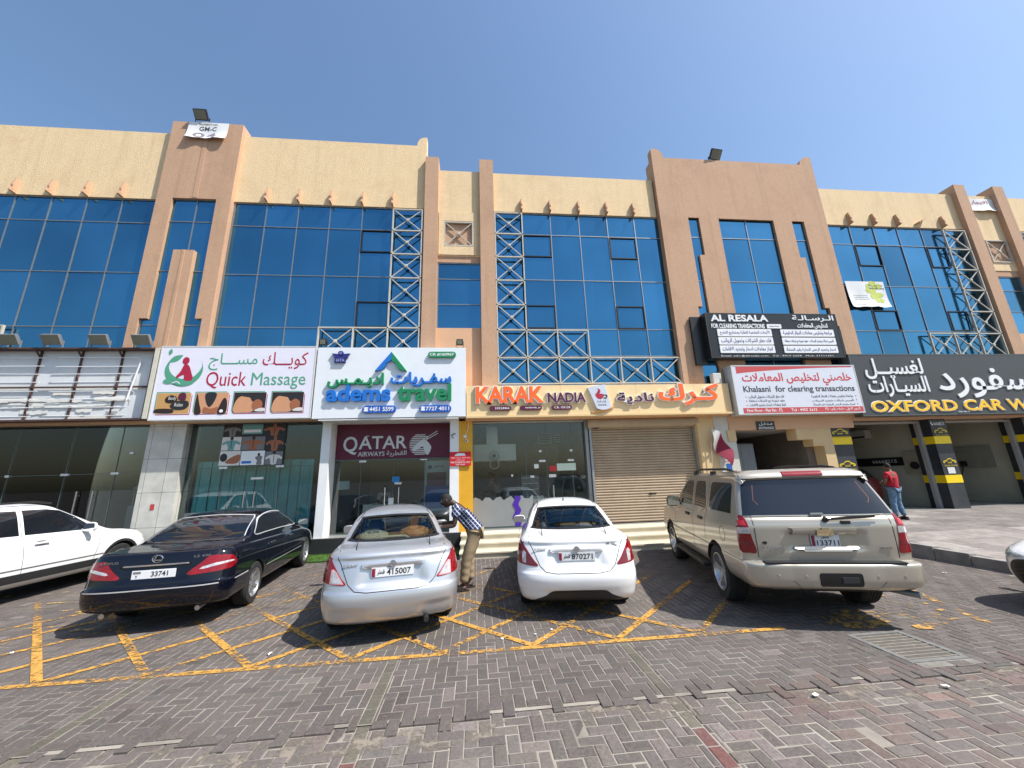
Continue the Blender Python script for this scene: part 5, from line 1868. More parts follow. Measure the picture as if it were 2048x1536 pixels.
# car-wash fittings on the bay partition walls
t = thing("air_conditioner", "white air conditioner high in the left car wash bay", "air conditioner", (15.6, 14.2, 3))
q = MB(); q.bbox(15.42, 15.69, 13.7, 14.5, 2.95, 3.28, .03)
q.build("case", mat("appliance_white", (.6, .6, .58), .5), t)
q = MB(); q.box(15.41, 15.4195, 13.75, 14.45, 2.98, 3.04)
q.build("louvre", M_dark, t)
t = thing("phone_band", "black band with a white phone number on the wall of the left car wash bay", "sign", (15.68, 13.8, 1.9))
q = MB(); q.box(15.67, 15.699, 12.78, 15.4, 1.86, 2.17)
q.build("board", M_black, t)
mb = MB(); put_text(mb, "66668215", -13.9, -13.0, 1.97, 2.09, 0, 0, bold=.01, res=2, xf=lambda v: Vector((15.665, -v.x - .0, v.z)))
mb.build("lettering", I_white, t)
t = thing("control_panel", "pale metal panel with a hose connection in the right car wash bay", "panel", (19.38, 14, 1.7))
q = MB(); q.bbox(19.33, 19.395, 12.7, 14.2, 1.7, 2.5, .01)
q.build("panel_board", mat("panel_grey", (.33, .32, .27), .6, var=.1), t)
q = MB(); q.bbox(19.27, 19.3295, 13.5, 13.7, 1.75, 1.95, .01)
q.build("valve", M_dark, t)
q = MB(); q.tube([(19.28, 13.6, 1.8), (19.2, 13.7, 1.4), (19.2, 14.2, .9), (19.1, 14.8, .62), (18.6, 15.4, .5), (18.0, 15.8, .48)], .02, 6)
tag(q.build("wash_hose", M_dark), "black hose hanging from the panel in the right car wash bay", "hose")
t = thing("control_panel", "pale board on the wall of the left car wash bay beside the door rail", "panel", (15.68, 12.6, 1.6))
q = MB(); q.bbox(15.63, 15.695, 12.2, 12.75, 1.55, 2.35, .01)
q.build("panel_board", mat("panel_cream", (.40, .36, .26), .6, var=.1), t)
q = MB(); q.lathe([(.1, -.1), (.13, -.05), (.13, 0)], (15.63, 12.4, 1.85), 'X', 14)
q.build("hose_reel", M_dark, t)

# ================================================================ vehicles
def car_paint(name, rgb, metal=0.0, rough=0.3, coat=1.0, dust=0.15):
    return mat(name, rgb, rough, metal=metal, var=0.03, scale=2, coat=coat, damt=dust, dirt=[min(1, c * .8 + .06) for c in rgb], dscale=2.2)


P_silver = car_paint("silver_paint", (.55, .56, .58), .68, .36, 1.0, .25)
P_white = car_paint("white_car_paint", (.80, .80, .80), 0, .3, 1.0, .05)
P_black = mat("black_car_paint", (.0035, .0045, .010), .06, spec=.5)
P_champ = car_paint("champagne_paint", (.45, .405, .33), .45, .36, 1.0, .2)
M_tint = mat("tinted_glass", (.010, .012, .016), .04, coat=.0, spec=.8)
M_trim = mat("black_trim", (.015, .015, .016), .5)
M_seal = mat("rubber_seal", (.008, .008, .008), .45)
M_tyre = mat("tyre_rubber", (.016, .016, .016), .85, var=.3, scale=12, bump=.3)
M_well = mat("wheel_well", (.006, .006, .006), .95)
M_alloy = mat("alloy_rim", (.52, .52, .53), .3, metal=.8, var=.06)
M_trimc = mat("bright_trim", (.62, .62, .63), .22, metal=.35)
M_lred = mat("lamp_red", (.22, .003, .006), .1, coat=.3, var=.25, scale=26)
M_lclear = mat("lamp_clear", (.55, .52, .52), .1, metal=.3, coat=.6, var=.3, scale=30)
M_ldark = mat("lamp_dark_red", (.16, .006, .012), .1, coat=.6, var=.2, scale=30)
M_lrim = mat("lamp_pink_rim", (.62, .28, .28), .25)
M_seat = mat("seat_cloth", (.05, .05, .052), .9, var=.1)
M_shelf = mat("shelf_beige", (.30, .285, .25), .85, var=.1, scale=8)
M_plate = mat("plate_white", (.74, .75, .76), .35)
M_maroon = inkm("plate_maroon", (130, 22, 50))
G_car = glass_mat("car_glass", (.58, .64, .62), .05)
G_carg = glass_mat("car_glass_grey", (.34, .38, .41), .05)


def loft(levels, nr=16, ns=26, nf=14, sub=6, p=3.2, sculpt=None):
    """body shell as stacked plan outlines. level: (z_rear, z_front, y_rear, y_front, half_width, rear_corner, front_corner)"""
    keys = np.array(levels, float)
    n = len(keys)
    rows = []
    for i in range(n - 1):
        p0, p1, p2, p3 = keys[max(i - 1, 0)], keys[i], keys[i + 1], keys[min(i + 2, n - 1)]
        for k in range(sub):
            t = k / sub
            c = 0.5 * ((2 * p1) + (-p0 + p2) * t * .75 + (6 * 0 + 2 * p0 * .75 - (6 - 1.5 * .5) * 0 * p1 + 0 * p2) * 0)
            # monotone hermite with damped tangents
            m1, m2 = (p2 - p0) / 2, (p3 - p1) / 2
            d = p2 - p1
            for q in range(len(d)):
                if abs(d[q]) < 1e-9: m1[q] = m2[q] = 0
                else:
                    m1[q] = d[q] * max(0, min(2.2, m1[q] / d[q])); m2[q] = d[q] * max(0, min(2.2, m2[q] / d[q]))
            h00, h10, h01, h11 = 2 * t ** 3 - 3 * t * t + 1, t ** 3 - 2 * t * t + t, -2 * t ** 3 + 3 * t * t, t ** 3 - t * t
            rows.append(h00 * p1 + h10 * m1 + h01 * p2 + h11 * m2)
    rows.append(keys[-1])
    V, F = [], []
    for (zr, zf, yr, yf, w, Rr, Rf) in rows:
        half = []
        for k in range(nr + 1):
            a = math.pi / 2 * k / nr
            u = math.sin(a) ** (2 / p) if k else 0
            v = math.cos(a) ** (2 / p) if k < nr else 0
            half.append((w * u, yr + Rr * (1 - v)))
        ya, yb = yr + Rr, yf - Rf
        for k in range(1, ns):
            half.append((w, ya + (yb - ya) * k / ns))
        for k in range(nf, -1, -1):
            a = math.pi / 2 * k / nf
            u = math.sin(a) ** (2 / p) if k else 0
            v = math.cos(a) ** (2 / p) if k < nf else 0
            half.append((w * u, yf - Rf * (1 - v)))
        ring = half + [(-x, y) for x, y in half[-2:0:-1]]
        for x, y in ring:
            t = (y - yr) / max(1e-6, yf - yr)
            z = zr + (zf - zr) * t
            if sculpt: y = y + sculpt(x, y, z)
            V.append((x, y, z))
    m = len(ring)
    for i in range(len(rows) - 1):
        for k in range(m):
            k2 = (k + 1) % m
            F.append((i * m + k, i * m + k2, (i + 1) * m + k2, (i + 1) * m + k))
    F.append(tuple(reversed(range(m))))
    b = (len(rows) - 1) * m
    hs = m // 2
    # close the roof: bridge the two sides of the last outline
    for k in range(hs):
        a0, a1 = b + k, b + k + 1
        c0, c1 = b + (m - k) % m, b + (m - k - 1) % m
        if k == 0: F.append((a0, a1, c1))
        elif k == hs - 1: F.append((a0, a1, c0))
        else: F.append((a0, a1, c1, c0))
    bm = bmesh.new()
    vs = [bm.verts.new(v) for v in V]
    for f in F:
        try: bm.faces.new([vs[i] for i in f])
        except ValueError: pass
    bmesh.ops.recalc_face_normals(bm, faces=bm.faces)
    return bm


def mesh_of(bm, name="tmp"):
    me = bpy.data.meshes.new(name)
    bm.to_mesh(me)
    return me


def boolean_cut(me, cutters):
    """subtract the cutters from the mesh; returns a new mesh"""
    o = bpy.data.objects.new("tmp_body", me)
    col.objects.link(o)
    cs = []
    for c in cutters:
        cme = c if isinstance(c, bpy.types.Mesh) else mesh_of(c)
        co = bpy.data.objects.new("tmp_cut", cme)
        col.objects.link(co)
        cs.append(co)
        md = o.modifiers.new("b", 'BOOLEAN')
        md.operation = 'DIFFERENCE'
        md.solver = 'EXACT'
        md.object = co
    dg = bpy.context.evaluated_depsgraph_get()
    res = bpy.data.meshes.new_from_object(o.evaluated_get(dg))
    bpy.data.objects.remove(o)
    for co in cs: bpy.data.objects.remove(co)
    return res


def prism_bm(poly, a, b, axis):
    q = MB().prism(poly, a, b, axis)
    bm = bmesh.new()
    vs = [bm.verts.new(v) for v in q.v]
    for f in q.f: bm.faces.new([vs[i] for i in f])
    bmesh.ops.recalc_face_normals(bm, faces=bm.faces)
    return bm


def inside(p, poly):
    c = False
    n = len(poly)
    for i in range(n):
        x0, y0 = poly[i]; x1, y1 = poly[(i + 1) % n]
        if (y0 > p[1]) != (y1 > p[1]) and p[0] < (x1 - x0) * (p[1] - y0) / (y1 - y0) + x0: c = not c
    return c


VIEW = {'rear': (lambda a, b: Vector((a, -2, b)), Vector((0, 1, 0))), 'front': (lambda a, b: Vector((a, 9, b)), Vector((0, -1, 0))),
        'left': (lambda a, b: Vector((-4, a, b)), Vector((1, 0, 0))), 'right': (lambda a, b: Vector((4, a, b)), Vector((-1, 0, 0))),
        'top': (lambda a, b: Vector((a, b, 5)), Vector((0, 0, -1)))}


def patch(name, poly, view, bvh, m, parent, off=.004, grid=.04, hole=None, thick=.006, dmax=None):
    """a panel cut to an outline drawn from one side of the car and laid on its body"""
    bm = bmesh.new()
    vs = [bm.verts.new((p[0], p[1], 0)) for p in poly]
    tri = tessellate_polygon([[Vector((p[0], p[1], 0)) for p in poly]])
    for t_ in tri:
        try: bm.faces.new([vs[i] for i in t_])
        except ValueError: pass
    bmesh.ops.dissolve_limit(bm, angle_limit=.01, verts=bm.verts, edges=bm.edges) if False else None
    xs_ = [p[0] for p in poly]; ys_ = [p[1] for p in poly]
    for lo, hi, ax in ((min(xs_), max(xs_), 0), (min(ys_), max(ys_), 1)):
        k = math.floor(lo / grid) + 1
        while k * grid < hi - 1e-5:
            co = Vector((k * grid, 0, 0)) if ax == 0 else Vector((0, k * grid, 0))
            no = Vector((1, 0, 0)) if ax == 0 else Vector((0, 1, 0))
            bmesh.ops.bisect_plane(bm, geom=list(bm.verts) + list(bm.edges) + list(bm.faces), plane_co=co, plane_no=no, dist=1e-6)
            k += 1
    if hole:
        # cut along the hole outline, then drop what lies inside
        n = len(hole)
        kill = [f for f in bm.faces if inside((f.calc_center_median().x, f.calc_center_median().y), hole)]
        bmesh.ops.delete(bm, geom=kill, context='FACES')
    src, d = VIEW[view]
    miss = []
    for v in bm.verts:
        o_ = src(v.co.x, v.co.y)
        hit, nrm, idx, dist = bvh.ray_cast(o_, d)
        if hit is None:
            g = src(v.co.x, v.co.y)
            base = g + d * (abs(g.dot(d)) + 0)
            hit, nrm, idx, dist = bvh.find_nearest(o_ + d * 2.2 if view in ('rear', 'front') else o_ + d * 3.2)
        if nrm.dot(d) > 0: nrm = -nrm
        v.co = hit + nrm * off
    if thick:
        fs = list(bm.faces)
        e = bmesh.ops.extrude_face_region(bm, geom=fs)
        top = {x for x in e["geom"] if isinstance(x, bmesh.types.BMVert)}
        for v in bm.verts:
            if v not in top: v.co += d * thick
        bmesh.ops.recalc_face_normals(bm, faces=bm.faces)
    else:
        bmesh.ops.recalc_face_normals(bm, faces=bm.faces)
        bm.normal_update()
        s_ = sum(f.normal.dot(d) * f.calc_area() for f in bm.faces)
        if s_ > 0: bmesh.ops.reverse_faces(bm, faces=bm.faces)
    me = mesh_of(bm, name)
    bm.free()
    return link_mesh(name, me, m, parent, local=True, smooth=35)


def line_poly(pts, w):
    L_, R_ = [], []
    for i, p in enumerate(pts):
        a = np.array(pts[max(i - 1, 0)]); b = np.array(pts[min(i + 1, len(pts) - 1)])
        d = (b - a) / (np.linalg.norm(b - a) + 1e-9)
        n = np.array([-d[1], d[0]]) * w / 2
        L_.append(tuple(np.array(p) + n)); R_.append(tuple(np.array(p) - n))
    return L_ + R_[::-1]


def seam(pts, view, bvh, parent, w=.007, name="panel_seam", m=None, off=.0015):
    return patch(name, line_poly(pts, w), view, bvh, m or M_seal, parent, off=off, grid=.05, thick=.003)


def wheel(parent, x, y, r, wd, spokes=7, style='alloy', steer=0.0):
    s = 1 if x > 0 else -1
    o = Vector((x, y, r))
    q = MB()
    h = wd / 2
    prof = [(r * .64, -h * .9), (r * .80, -h), (r * .93, -h * .96), (r * .985, -h * .75), (r, -h * .5)]
    for k in range(4):
        a = -h * .5 + k * h * .28
        prof += [(r, a), (r, a + h * .2), (r * .985, a + h * .215), (r * .985, a + h * .265)]
    prof += [(r, h * .62), (r * .985, h * .78), (r * .93, h * .96), (r * .80, h), (r * .64, h * .9)]
    q.lathe(prof, o, 'X', 40); q.f = q.f[:-2]; q.mi = q.mi[:-2]
    w_ = q.build("wheel", M_tyre, parent, local=True, smooth=40)
    q = MB()
    f = s * h
    q.lathe([(r * .2, f * .35), (r * .60, f * .40), (r * .64, f * .9), (r * .665, f * .98), (r * .64, f * .99), (r * .61, f * .88), (r * .57, f * .42)], o, 'X', 36)
    q.lathe([(0.0, f * .62), (r * .12, f * .60), (r * .15, f * .5), (r * .15, f * .2)], o, 'X', 18)
    for k in range(spokes):
        a = 2 * math.pi * k / spokes + .3
        d = Vector((0, math.cos(a), math.sin(a)))
        t_ = Vector((0, -math.sin(a), math.cos(a)))
        p0, p1 = o + d * r * .1, o + d * r * .62
        w0, w1 = r * .065, r * .095
        x0, x1 = f * .60, f * .86
        vs = []
        for pp, ww, xx in ((p0, w0, x0), (p1, w1, x1)):
            for sg, dx in ((-1, 0), (1, 0), (.75, -s * .02), (-.75, -s * .02)):
                vs.append(pp + t_ * sg * ww / (1 if dx == 0 else 1) + Vector((xx + dx, 0, 0)))
        q.add(vs, [(0, 1, 5, 4), (1, 2, 6, 5), (2, 3, 7, 6), (3, 0, 4, 7), (3, 2, 1, 0), (4, 5, 6, 7)])
    q.build("rim", M_alloy, w_, local=True, smooth=35)
    q = MB()
    q.lathe([(0.0, f * .3), (r * .62, f * .32), (r * .62, f * .1)], o, 'X', 24)
    q.build("brake_disc", M_well, w_, local=True)
    return w_


def finish_body(root, bm, wells, paint, cutters=(), name="body", under=None):
    """cut the wheel wells and openings; faces inside the wells and under the sill are dark"""
    bvh = BVHTree.FromBMesh(bm)
    me = mesh_of(bm, name)
    cyl = []
    for (x, y, z, r) in wells:
        q = MB().lathe([(r, -.5), (r, .5)], (x + (.5 if x > 0 else -.5) * .62, y, z), 'X', 36)
        c = bmesh.new()
        vs = [c.verts.new(v) for v in q.v]
        for f in q.f: c.faces.new([vs[i] for i in f])
        bmesh.ops.recalc_face_normals(c, faces=c.faces)
        cyl.append(c)
    res = boolean_cut(me, cyl + list(cutters))
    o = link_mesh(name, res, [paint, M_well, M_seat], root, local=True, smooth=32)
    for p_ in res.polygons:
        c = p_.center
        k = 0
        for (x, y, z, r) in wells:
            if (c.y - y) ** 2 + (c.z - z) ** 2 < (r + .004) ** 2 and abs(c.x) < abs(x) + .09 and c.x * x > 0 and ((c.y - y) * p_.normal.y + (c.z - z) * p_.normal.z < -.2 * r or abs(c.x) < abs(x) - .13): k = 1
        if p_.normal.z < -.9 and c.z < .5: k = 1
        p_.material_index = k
    return o, bvh


def qatar_plate(root, num, x0, x1, z0, z1, y, tall=False, tilt=0.0):
    q = MB(); q.bbox(x0, x1, y, y + .012, z0, z1, .003)
    p_ = q.build("number_plate", M_plate, root, local=True)
    w = (x1 - x0) * (.16 if tall else .1)
    saw = [(x0 + .006, z0 + .006), (x0 + .006, z1 - .006)]
    n = 9
    for k in range(2 * n + 1):
        saw.append((x0 + w * (.72 if k % 2 else 1), z1 - .006 - (z1 - z0 - .012) * k / (2 * n)))
    q = MB(); q.prism(saw, y - .002, y - .0002)
    q.build("flag_band", M_maroon, p_, local=True)
    q = MB()
    a = x0 + w + .012
    if tall:
        put_text(q, num, a, x1 - .012, z0 + .012, z0 + (z1 - z0) * .54, y - .0028, .0026, .012)
        put_text(q, "قطر", a + (x1 - a) * .2, a + (x1 - a) * .55, z0 + (z1 - z0) * .62, z1 - .012, y - .0028, .0026, .006)
    else:
        put_text(q, num, x0 + (x1 - x0) * .36, x1 - (x1 - x0) * .07, z0 + .02, z1 - .018, y - .0028, .0026, .012)
        put_text(q, "قطر", a + .004, x0 + (x1 - x0) * .31, z0 + .022, z1 - .024, y - .0028, .0026, .008)
    q.build("lettering", I_black, p_, local=True)
    return p_


def badge(root, body, x0, x1, z0, z1, y, m=None, name="badge", bold=.012, rotz=0.0, shear=0.0):
    q = MB()
    put_text(q, body, x0, x1, z0, z1, y, .006, bold, 2, shear)
    if rotz:
        c = Vector(((x0 + x1) / 2, y, 0))
        M_ = Matrix.Translation(c) @ Matrix.Rotation(rotz, 4, 'Z') @ Matrix.Translation(-c)
        q.v = [(M_ @ Vector(v))[:] for v in q.v]
    return q.build(name, m or M_chrome, root, local=True)


def mirror_arm(root, x, y, z, paint, s, w=.24, h=.15):
    q = MB()
    bm = bmesh.new()
    bmesh.ops.create_uvsphere(bm, u_segments=16, v_segments=10, radius=1)
    for v in bm.verts:
        c = v.co
        c.x = math.copysign(abs(c.x) ** .7, c.x) * w / 2
        c.z = math.copysign(abs(c.z) ** .7, c.z) * h / 2
        c.y = c.y * .07 if c.y > 0 else c.y * .035
        v.co = c + Vector((x + s * (w / 2 + .03), y, z))
    q.bm(bm)
    q.bar((x - s * .04, y, z - h * .3), (x + s * .1, y, z - h * .2), .05, .05, (0, 1, 0))
    m_ = q.build("mirror", paint, root, local=True, smooth=60)
    q = MB()
    q.prism(rrect(x + s * (w / 2 + .03) - w * .42, x + s * (w / 2 + .03) + w * .42, z - h * .4, z + h * .4, .03), y - .036, y - .030)
    q.build("mirror_glass", M_chrome, m_, local=True)


mir = lambda pts: [(-x, z) for x, z in pts]


def tail_lamp(root, outline, parts_, bvh, view='rear'):
    """outline drawn for the right side; parts_: (material, polygon)"""
    for sgn in (1, -1):
        f = (lambda p: p) if sgn > 0 else mir
        b = patch("tail_light", f(outline), view, bvh, M_lred, root, off=.006, grid=.03, thick=.02)
        for nm, m, pl, of in parts_:
            patch(nm, f(pl), view, bvh, m, b, off=of, grid=.03, thick=.004)


def seats(root, paint_m, ys=(1.55, 2.5), w=.62, z0=.45, zt=1.08):
    for y in ys:
        for s in (1, -1):
            q = MB()
            q.bbox(s * .36 - .24, s * .36 + .24, y + .1, y + .6, z0, z0 + .14, .04)
            bm = bmesh.new()
            bmesh.ops.create_cube(bm, size=1)
            for v in bm.verts: v.co = Vector((v.co.x * .46, v.co.y * .13, v.co.z * .55))
            bmesh.ops.bevel(bm, geom=list(bm.edges), offset=.05, segments=3, affect='EDGES')
            bmesh.ops.rotate(bm, verts=bm.verts, cent=(0, 0, 0), matrix=Matrix.Rotation(R(12), 3, 'X'))
            bmesh.ops.translate(bm, verts=bm.verts, vec=(s * .36, y, z0 + .36))
            q.bm(bm)
            bm = bmesh.new()
            bmesh.ops.create_cube(bm, size=1)
            for v in bm.verts: v.co = Vector((v.co.x * .27, v.co.y * .09, v.co.z * .17))
            bmesh.ops.bevel(bm, geom=list(bm.edges), offset=.04, segments=3, affect='EDGES')
            bmesh.ops.translate(bm, verts=bm.verts, vec=(s * .36, y - .09, zt + .07))
            q.bm(bm)
            q.build("seat", paint_m, root, local=True, smooth=40)


# ---------------------------------------------------------------- the two small saloons
def small_saloon(label, paint, loc, rz, plate, newer, glass):
    root = thing("parked_car", label, "car", loc, rz)

    def sculpt(x, y, z):
        if y > .75 or z > 1.12: return 0
        d = 0
        ax = abs(x)
        sm = lambda a, b, t: max(0, min(1, (t - a) / (b - a))) ** 2 * (3 - 2 * max(0, min(1, (t - a) / (b - a))))
        # plate recess in the lid
        d += .035 * (1 - sm(.30, .40, ax + (z - .8) * .35)) * sm(.64, .70, z) * (1 - sm(.86, .90, z))
        # lid edge over the bumper and soft crease under the deck
        d += .018 * sm(.60, .63, z) * (1 - sm(.95, 1.0, z))
        d -= .012 * sm(.955, .99, z) * (1 - sm(1.01, 1.06, z)) * (1 - sm(.5, .75, ax))
        # bumper: fold towards the corners
        if newer:
            d += .03 * (1 - sm(.36, .42, z)) * (1 - sm(.3, .55, ax))
        else:
            d += .02 * (1 - sm(.40, .46, z)) * sm(.2, .6, ax) * (1 - sm(.66, .8, ax))
        return d
    L_ = [(.20, .20, .25, 4.15, .70, .30, .5), (.27, .24, .09, 4.33, .79, .34, .6), (.40, .38, .025, 4.40, .832, .40, .66), (.52, .50, .0, 4.42, .847, .42, .70),
          (.60, .58, .012, 4.42, .848, .42, .72), (.72, .66, .045, 4.40, .845, .40, .75), (.86, .73, .085, 4.32, .838, .38, .78), (.98, .80, .135, 4.18, .812, .36, .8),
          (1.045, .86, .19, 4.0, .772, .34, .75), (1.075, .95, .34, 3.72, .735, .30, .6), (1.10, 1.0, .60, 3.50, .705, .24, .45),
          (1.22, 1.18, .86, 3.18, .655, .22, .38), (1.34, 1.32, 1.14, 2.86, .598, .2, .32), (1.42, 1.41, 1.38, 2.60, .53, .2, .3), (1.468, 1.465, 1.62, 2.36, .42, .2, .25), (1.495, 1.495, 1.82, 2.16, .24, .12, .12), (1.502, 1.502, 1.92, 2.06, .08, .04, .04)]
    bm = loft(L_, nr=24, sub=7, sculpt=sculpt)
    wells = [(s * .74, y, .30, .335) for s in (1, -1) for y in (.98, 3.58)]
    rw_o = smooth_poly([(-.585, 1.115), (0, 1.10), (.585, 1.115), (.60, 1.16), (.515, 1.345), (.46, 1.385), (0, 1.40), (-.46, 1.385), (-.515, 1.345), (-.60, 1.16)], 5)
    rw_i = [(x * .93, 1.25 + (z - 1.25) * .86) for x, z in rw_o]
    rw_c = [(x * .96, 1.25 + (z - 1.25) * .93) for x, z in rw_o]
    ws = [(-.58, 1.06), (.58, 1.06), (.47, 1.385), (-.47, 1.385)]
    sd = [(1.02, 1.12), (3.05, 1.06), (2.72, 1.33), (2.3, 1.395), (1.75, 1.395), (1.35, 1.33)]
    cab = loft([(.42, .42, .85, 3.0, .64, .1, .1), (1.04, 1.0, .62, 3.35, .655, .2, .3), (1.12, 1.06, .70, 3.28, .645, .2, .35), (1.22, 1.18, .93, 3.10, .61, .2, .3), (1.34, 1.32, 1.2, 2.78, .55, .18, .25), (1.42, 1.41, 1.5, 2.5, .44, .15, .2), (1.455, 1.455, 1.8, 2.2, .2, .1, .1)], nr=8, ns=8, nf=8, sub=2)
    cuts = [cab, prism_bm(rw_c, .3, 1.45, 'Y'), prism_bm(ws, 2.7, 3.9, 'Y'), prism_bm([(y, z) for y, z in sd], -1.2, 1.2, 'X')]
    body, bvh = finish_body(root, bm, wells, paint, cuts)
    rwp = patch("rear_window", rw_c, 'rear', bvh, glass, root, off=-.008, grid=.05, thick=0)
    patch("seal", rw_o, 'rear', bvh, M_seal, rwp, off=.003, grid=.02, hole=rw_i, thick=.006)
    patch("windscreen", ws, 'front', bvh, glass, root, off=-.006, grid=.06, thick=0)
    for v in ('left', 'right'):
        w_ = patch("side_window", sd, v, bvh, glass, root, off=-.006, grid=.06, thick=0)
        patch("window_pillar", line_poly([(2.02, 1.09), (2.02, 1.395)], .09), v, bvh, M_seal, w_, off=.003, grid=.05)
        seam([(2.0, 1.09), (2.0, .5), (2.02, .33)], v, bvh, root); seam([(3.02, 1.05), (3.1, .8), (3.02, .33)], v, bvh, root); seam([(1.02, 1.1), (1.2, .75), (1.32, .42)], v, bvh, root)
        s = -1 if v == 'left' else 1
        for y in (1.28, 2.2):
            q = MB(); q.bbox(s * .84 - .012, s * .84 + .02 * s + .012, y, y + .18, .88, .91, .006)
            q.build("door_handle", paint, root, local=True, smooth=40)
        mirror_arm(root, s * .72, 3.0, 1.03, paint, s)
    # lamps
    ol = smooth_poly([(.545, .700), (.70, .705), (.838, .735), (.846, .80), (.835, .90), (.80, 1.0), (.782, 1.02), (.755, .985), (.68, .88), (.60, .77)], 4)
    if newer:
        tail_lamp(root, ol, [("lamp_lens", M_ldark, [(.585, .715), (.705, .715), (.705, .85), (.68, .86), (.63, .785)], .008), ("reversing_lens", M_lclear, [(.71, .725), (.755, .735), (.76, .86), (.735, .885), (.705, .86)], .009)], bvh)
    else:
        tail_lamp(root, ol, [("reversing_lens", M_lrim, [(.565, .707), (.735, .712), (.728, .865), (.700, .872), (.66, .84)], .007), ("lamp_lens", M_lclear, [(.585, .717), (.722, .722), (.716, .855), (.700, .86), (.665, .825)], .009)], bvh)
    # lid seams, garnish bar, badge, plate
    seam([(-.66, 1.06), (-.665, .99), (-.62, .92), (-.52, .70), (-.44, .625), (-.30, .607), (.30, .607), (.44, .625), (.52, .70), (.62, .92), (.665, .99), (.66, 1.06)], 'rear', bvh, root, .009)
    for s in (1, -1):
        seam([(s * .47, 1.47), (s * .50, 1.41), (s * .565, 1.33)], 'rear', bvh, root, .010, "roof_seam")
        seam([(s * .49, 1.42), (s * .49, 2.55)], 'top', bvh, root, .012, "roof_seam")
    bar = smooth_poly([(-.36, .885), (-.34, .915), (0, .935), (.34, .915), (.36, .885), (.34, .868), (0, .868), (-.34, .868)], 4)
    g_ = patch("garnish_bar", bar, 'rear', bvh, paint, root, off=.030, grid=.03, thick=.06)
    q = MB()
    yb = bvh.ray_cast(Vector((0, -2, .905)), Vector((0, 1, 0)))[0].y - .034
    q.lathe([(.040, 0), (.042, -.008), (.036, -.010), (.034, -.003)], (0, yb, .905), 'Y', 24)
    q.box(-.046, .046, yb - .012, yb - .003, .897, .913)
    q.build("emblem", M_chrome, g_, local=True)
    yp = min(bvh.ray_cast(Vector((0, -2, z)), Vector((0, 1, 0)))[0].y for z in (.76, .80, .85)) - .014
    qatar_plate(root, plate, -.255, .255, .755, .862, yp)
    yb = bvh.ray_cast(Vector((-.50, -2, .89)), Vector((0, 1, 0)))[0].y - .008
    badge(root, "SUNNY", -.60, -.42, .885, .918, yb, M_alloy, rotz=-.12, shear=.2)
    if newer:
        yb = bvh.ray_cast(Vector((.50, -2, .955)), Vector((0, 1, 0)))[0].y - .008
        badge(root, "ماشاء الله", .42, .58, .915, .985, yb, M_steel, "script_badge", rotz=.1)
        vp = smooth_poly([(-.62, .255), (-.45, .33), (-.36, .385), (-.2, .395), (.2, .395), (.36, .385), (.45, .33), (.62, .255), (.5, .235), (0, .23), (-.5, .235)], 4)
        patch("bumper_valance", vp, 'rear', bvh, M_trim, root, off=.005, grid=.03, thick=.01)
        q = MB(); q.tube([(.22, .52, 1.41), (.22, .5, 1.41)], .01, 6)
        q = MB(); q.lathe([(.024, 0), (.012, .02), (.005, .06)], (-.02, 1.62, 1.462), 'Z', 12); q.tube([(-.02, 1.62, 1.5), (-.02, 1.56, 1.74)], .004, 6)
        q.build("aerial", M_trim, root, local=True)
    else:
        q = MB(); q.tube([(.42, .02, .24), (.42, .3, .26)], .03, 12)
        q.build("exhaust", M_dark, root, local=True)
    # cabin
    q = MB()
    q.bbox(-.6, .6, .74, 1.28, 1.02, 1.05, .01)
    sh_ = q.build("parcel_shelf", M_shelf, root, local=True)
    q = MB(); q.prism([(-.15, 1.051), (.15, 1.051), (.10, 1.11), (-.10, 1.11)], .80, .86)
    b_ = q.build("brake_light", M_shelf if newer else mat("shelf_pale", (.5, .48, .44), .7), root, local=True)
    q = MB(); q.prism([(-.085, 1.062), (.085, 1.062), (.07, 1.095), (-.07, 1.095)], .792, .7995)
    q.build("lens", mat("lens_grey", (.35, .34, .33), .4) if newer else M_lred, b_, local=True)
    seats(root, M_seat if newer else mat("seat_brown", (.11, .075, .05), .9), ys=(1.45, 2.45))
    q = MB(); q.bbox(-.62, .62, 2.95, 3.15, .72, .98, .05); q.tube([(-.36 + .17 * math.cos(R(a)), 2.85, .95 + .17 * math.sin(R(a))) for a in range(0, 361, 24)], .015, 6)
    q.build("dashboard", M_seat, root, local=True)
    q = MB(); q.bbox(-.12, .12, 2.72, 2.75, 1.24, 1.30, .01)
    q.build("inside_mirror", M_seat, root, local=True)
    for s in (1, -1):
        for y in (.98, 3.58): wheel(root, s * .735, y, .30, .185, 7)
    return root


silver_loc, silver_rz = Vector((-1.035, 5.21, 0)), R(10.3)
car_s = small_saloon("dusty silver saloon with cushions on its rear shelf, parked before the travel shop", P_silver, silver_loc, silver_rz, "415007", False, G_car)
car_w = small_saloon("clean white saloon with a roof aerial parked before the tea shop steps", P_white, (1.38, 5.49, 0), R(-7.9), "870271", True, G_carg)


def on_car(loc, rz, p):
    c, s = math.cos(rz), math.sin(rz)
    return Vector((loc[0] + c * p[0] - s * p[1], loc[1] + s * p[0] + c * p[1], loc[2] + p[2]))


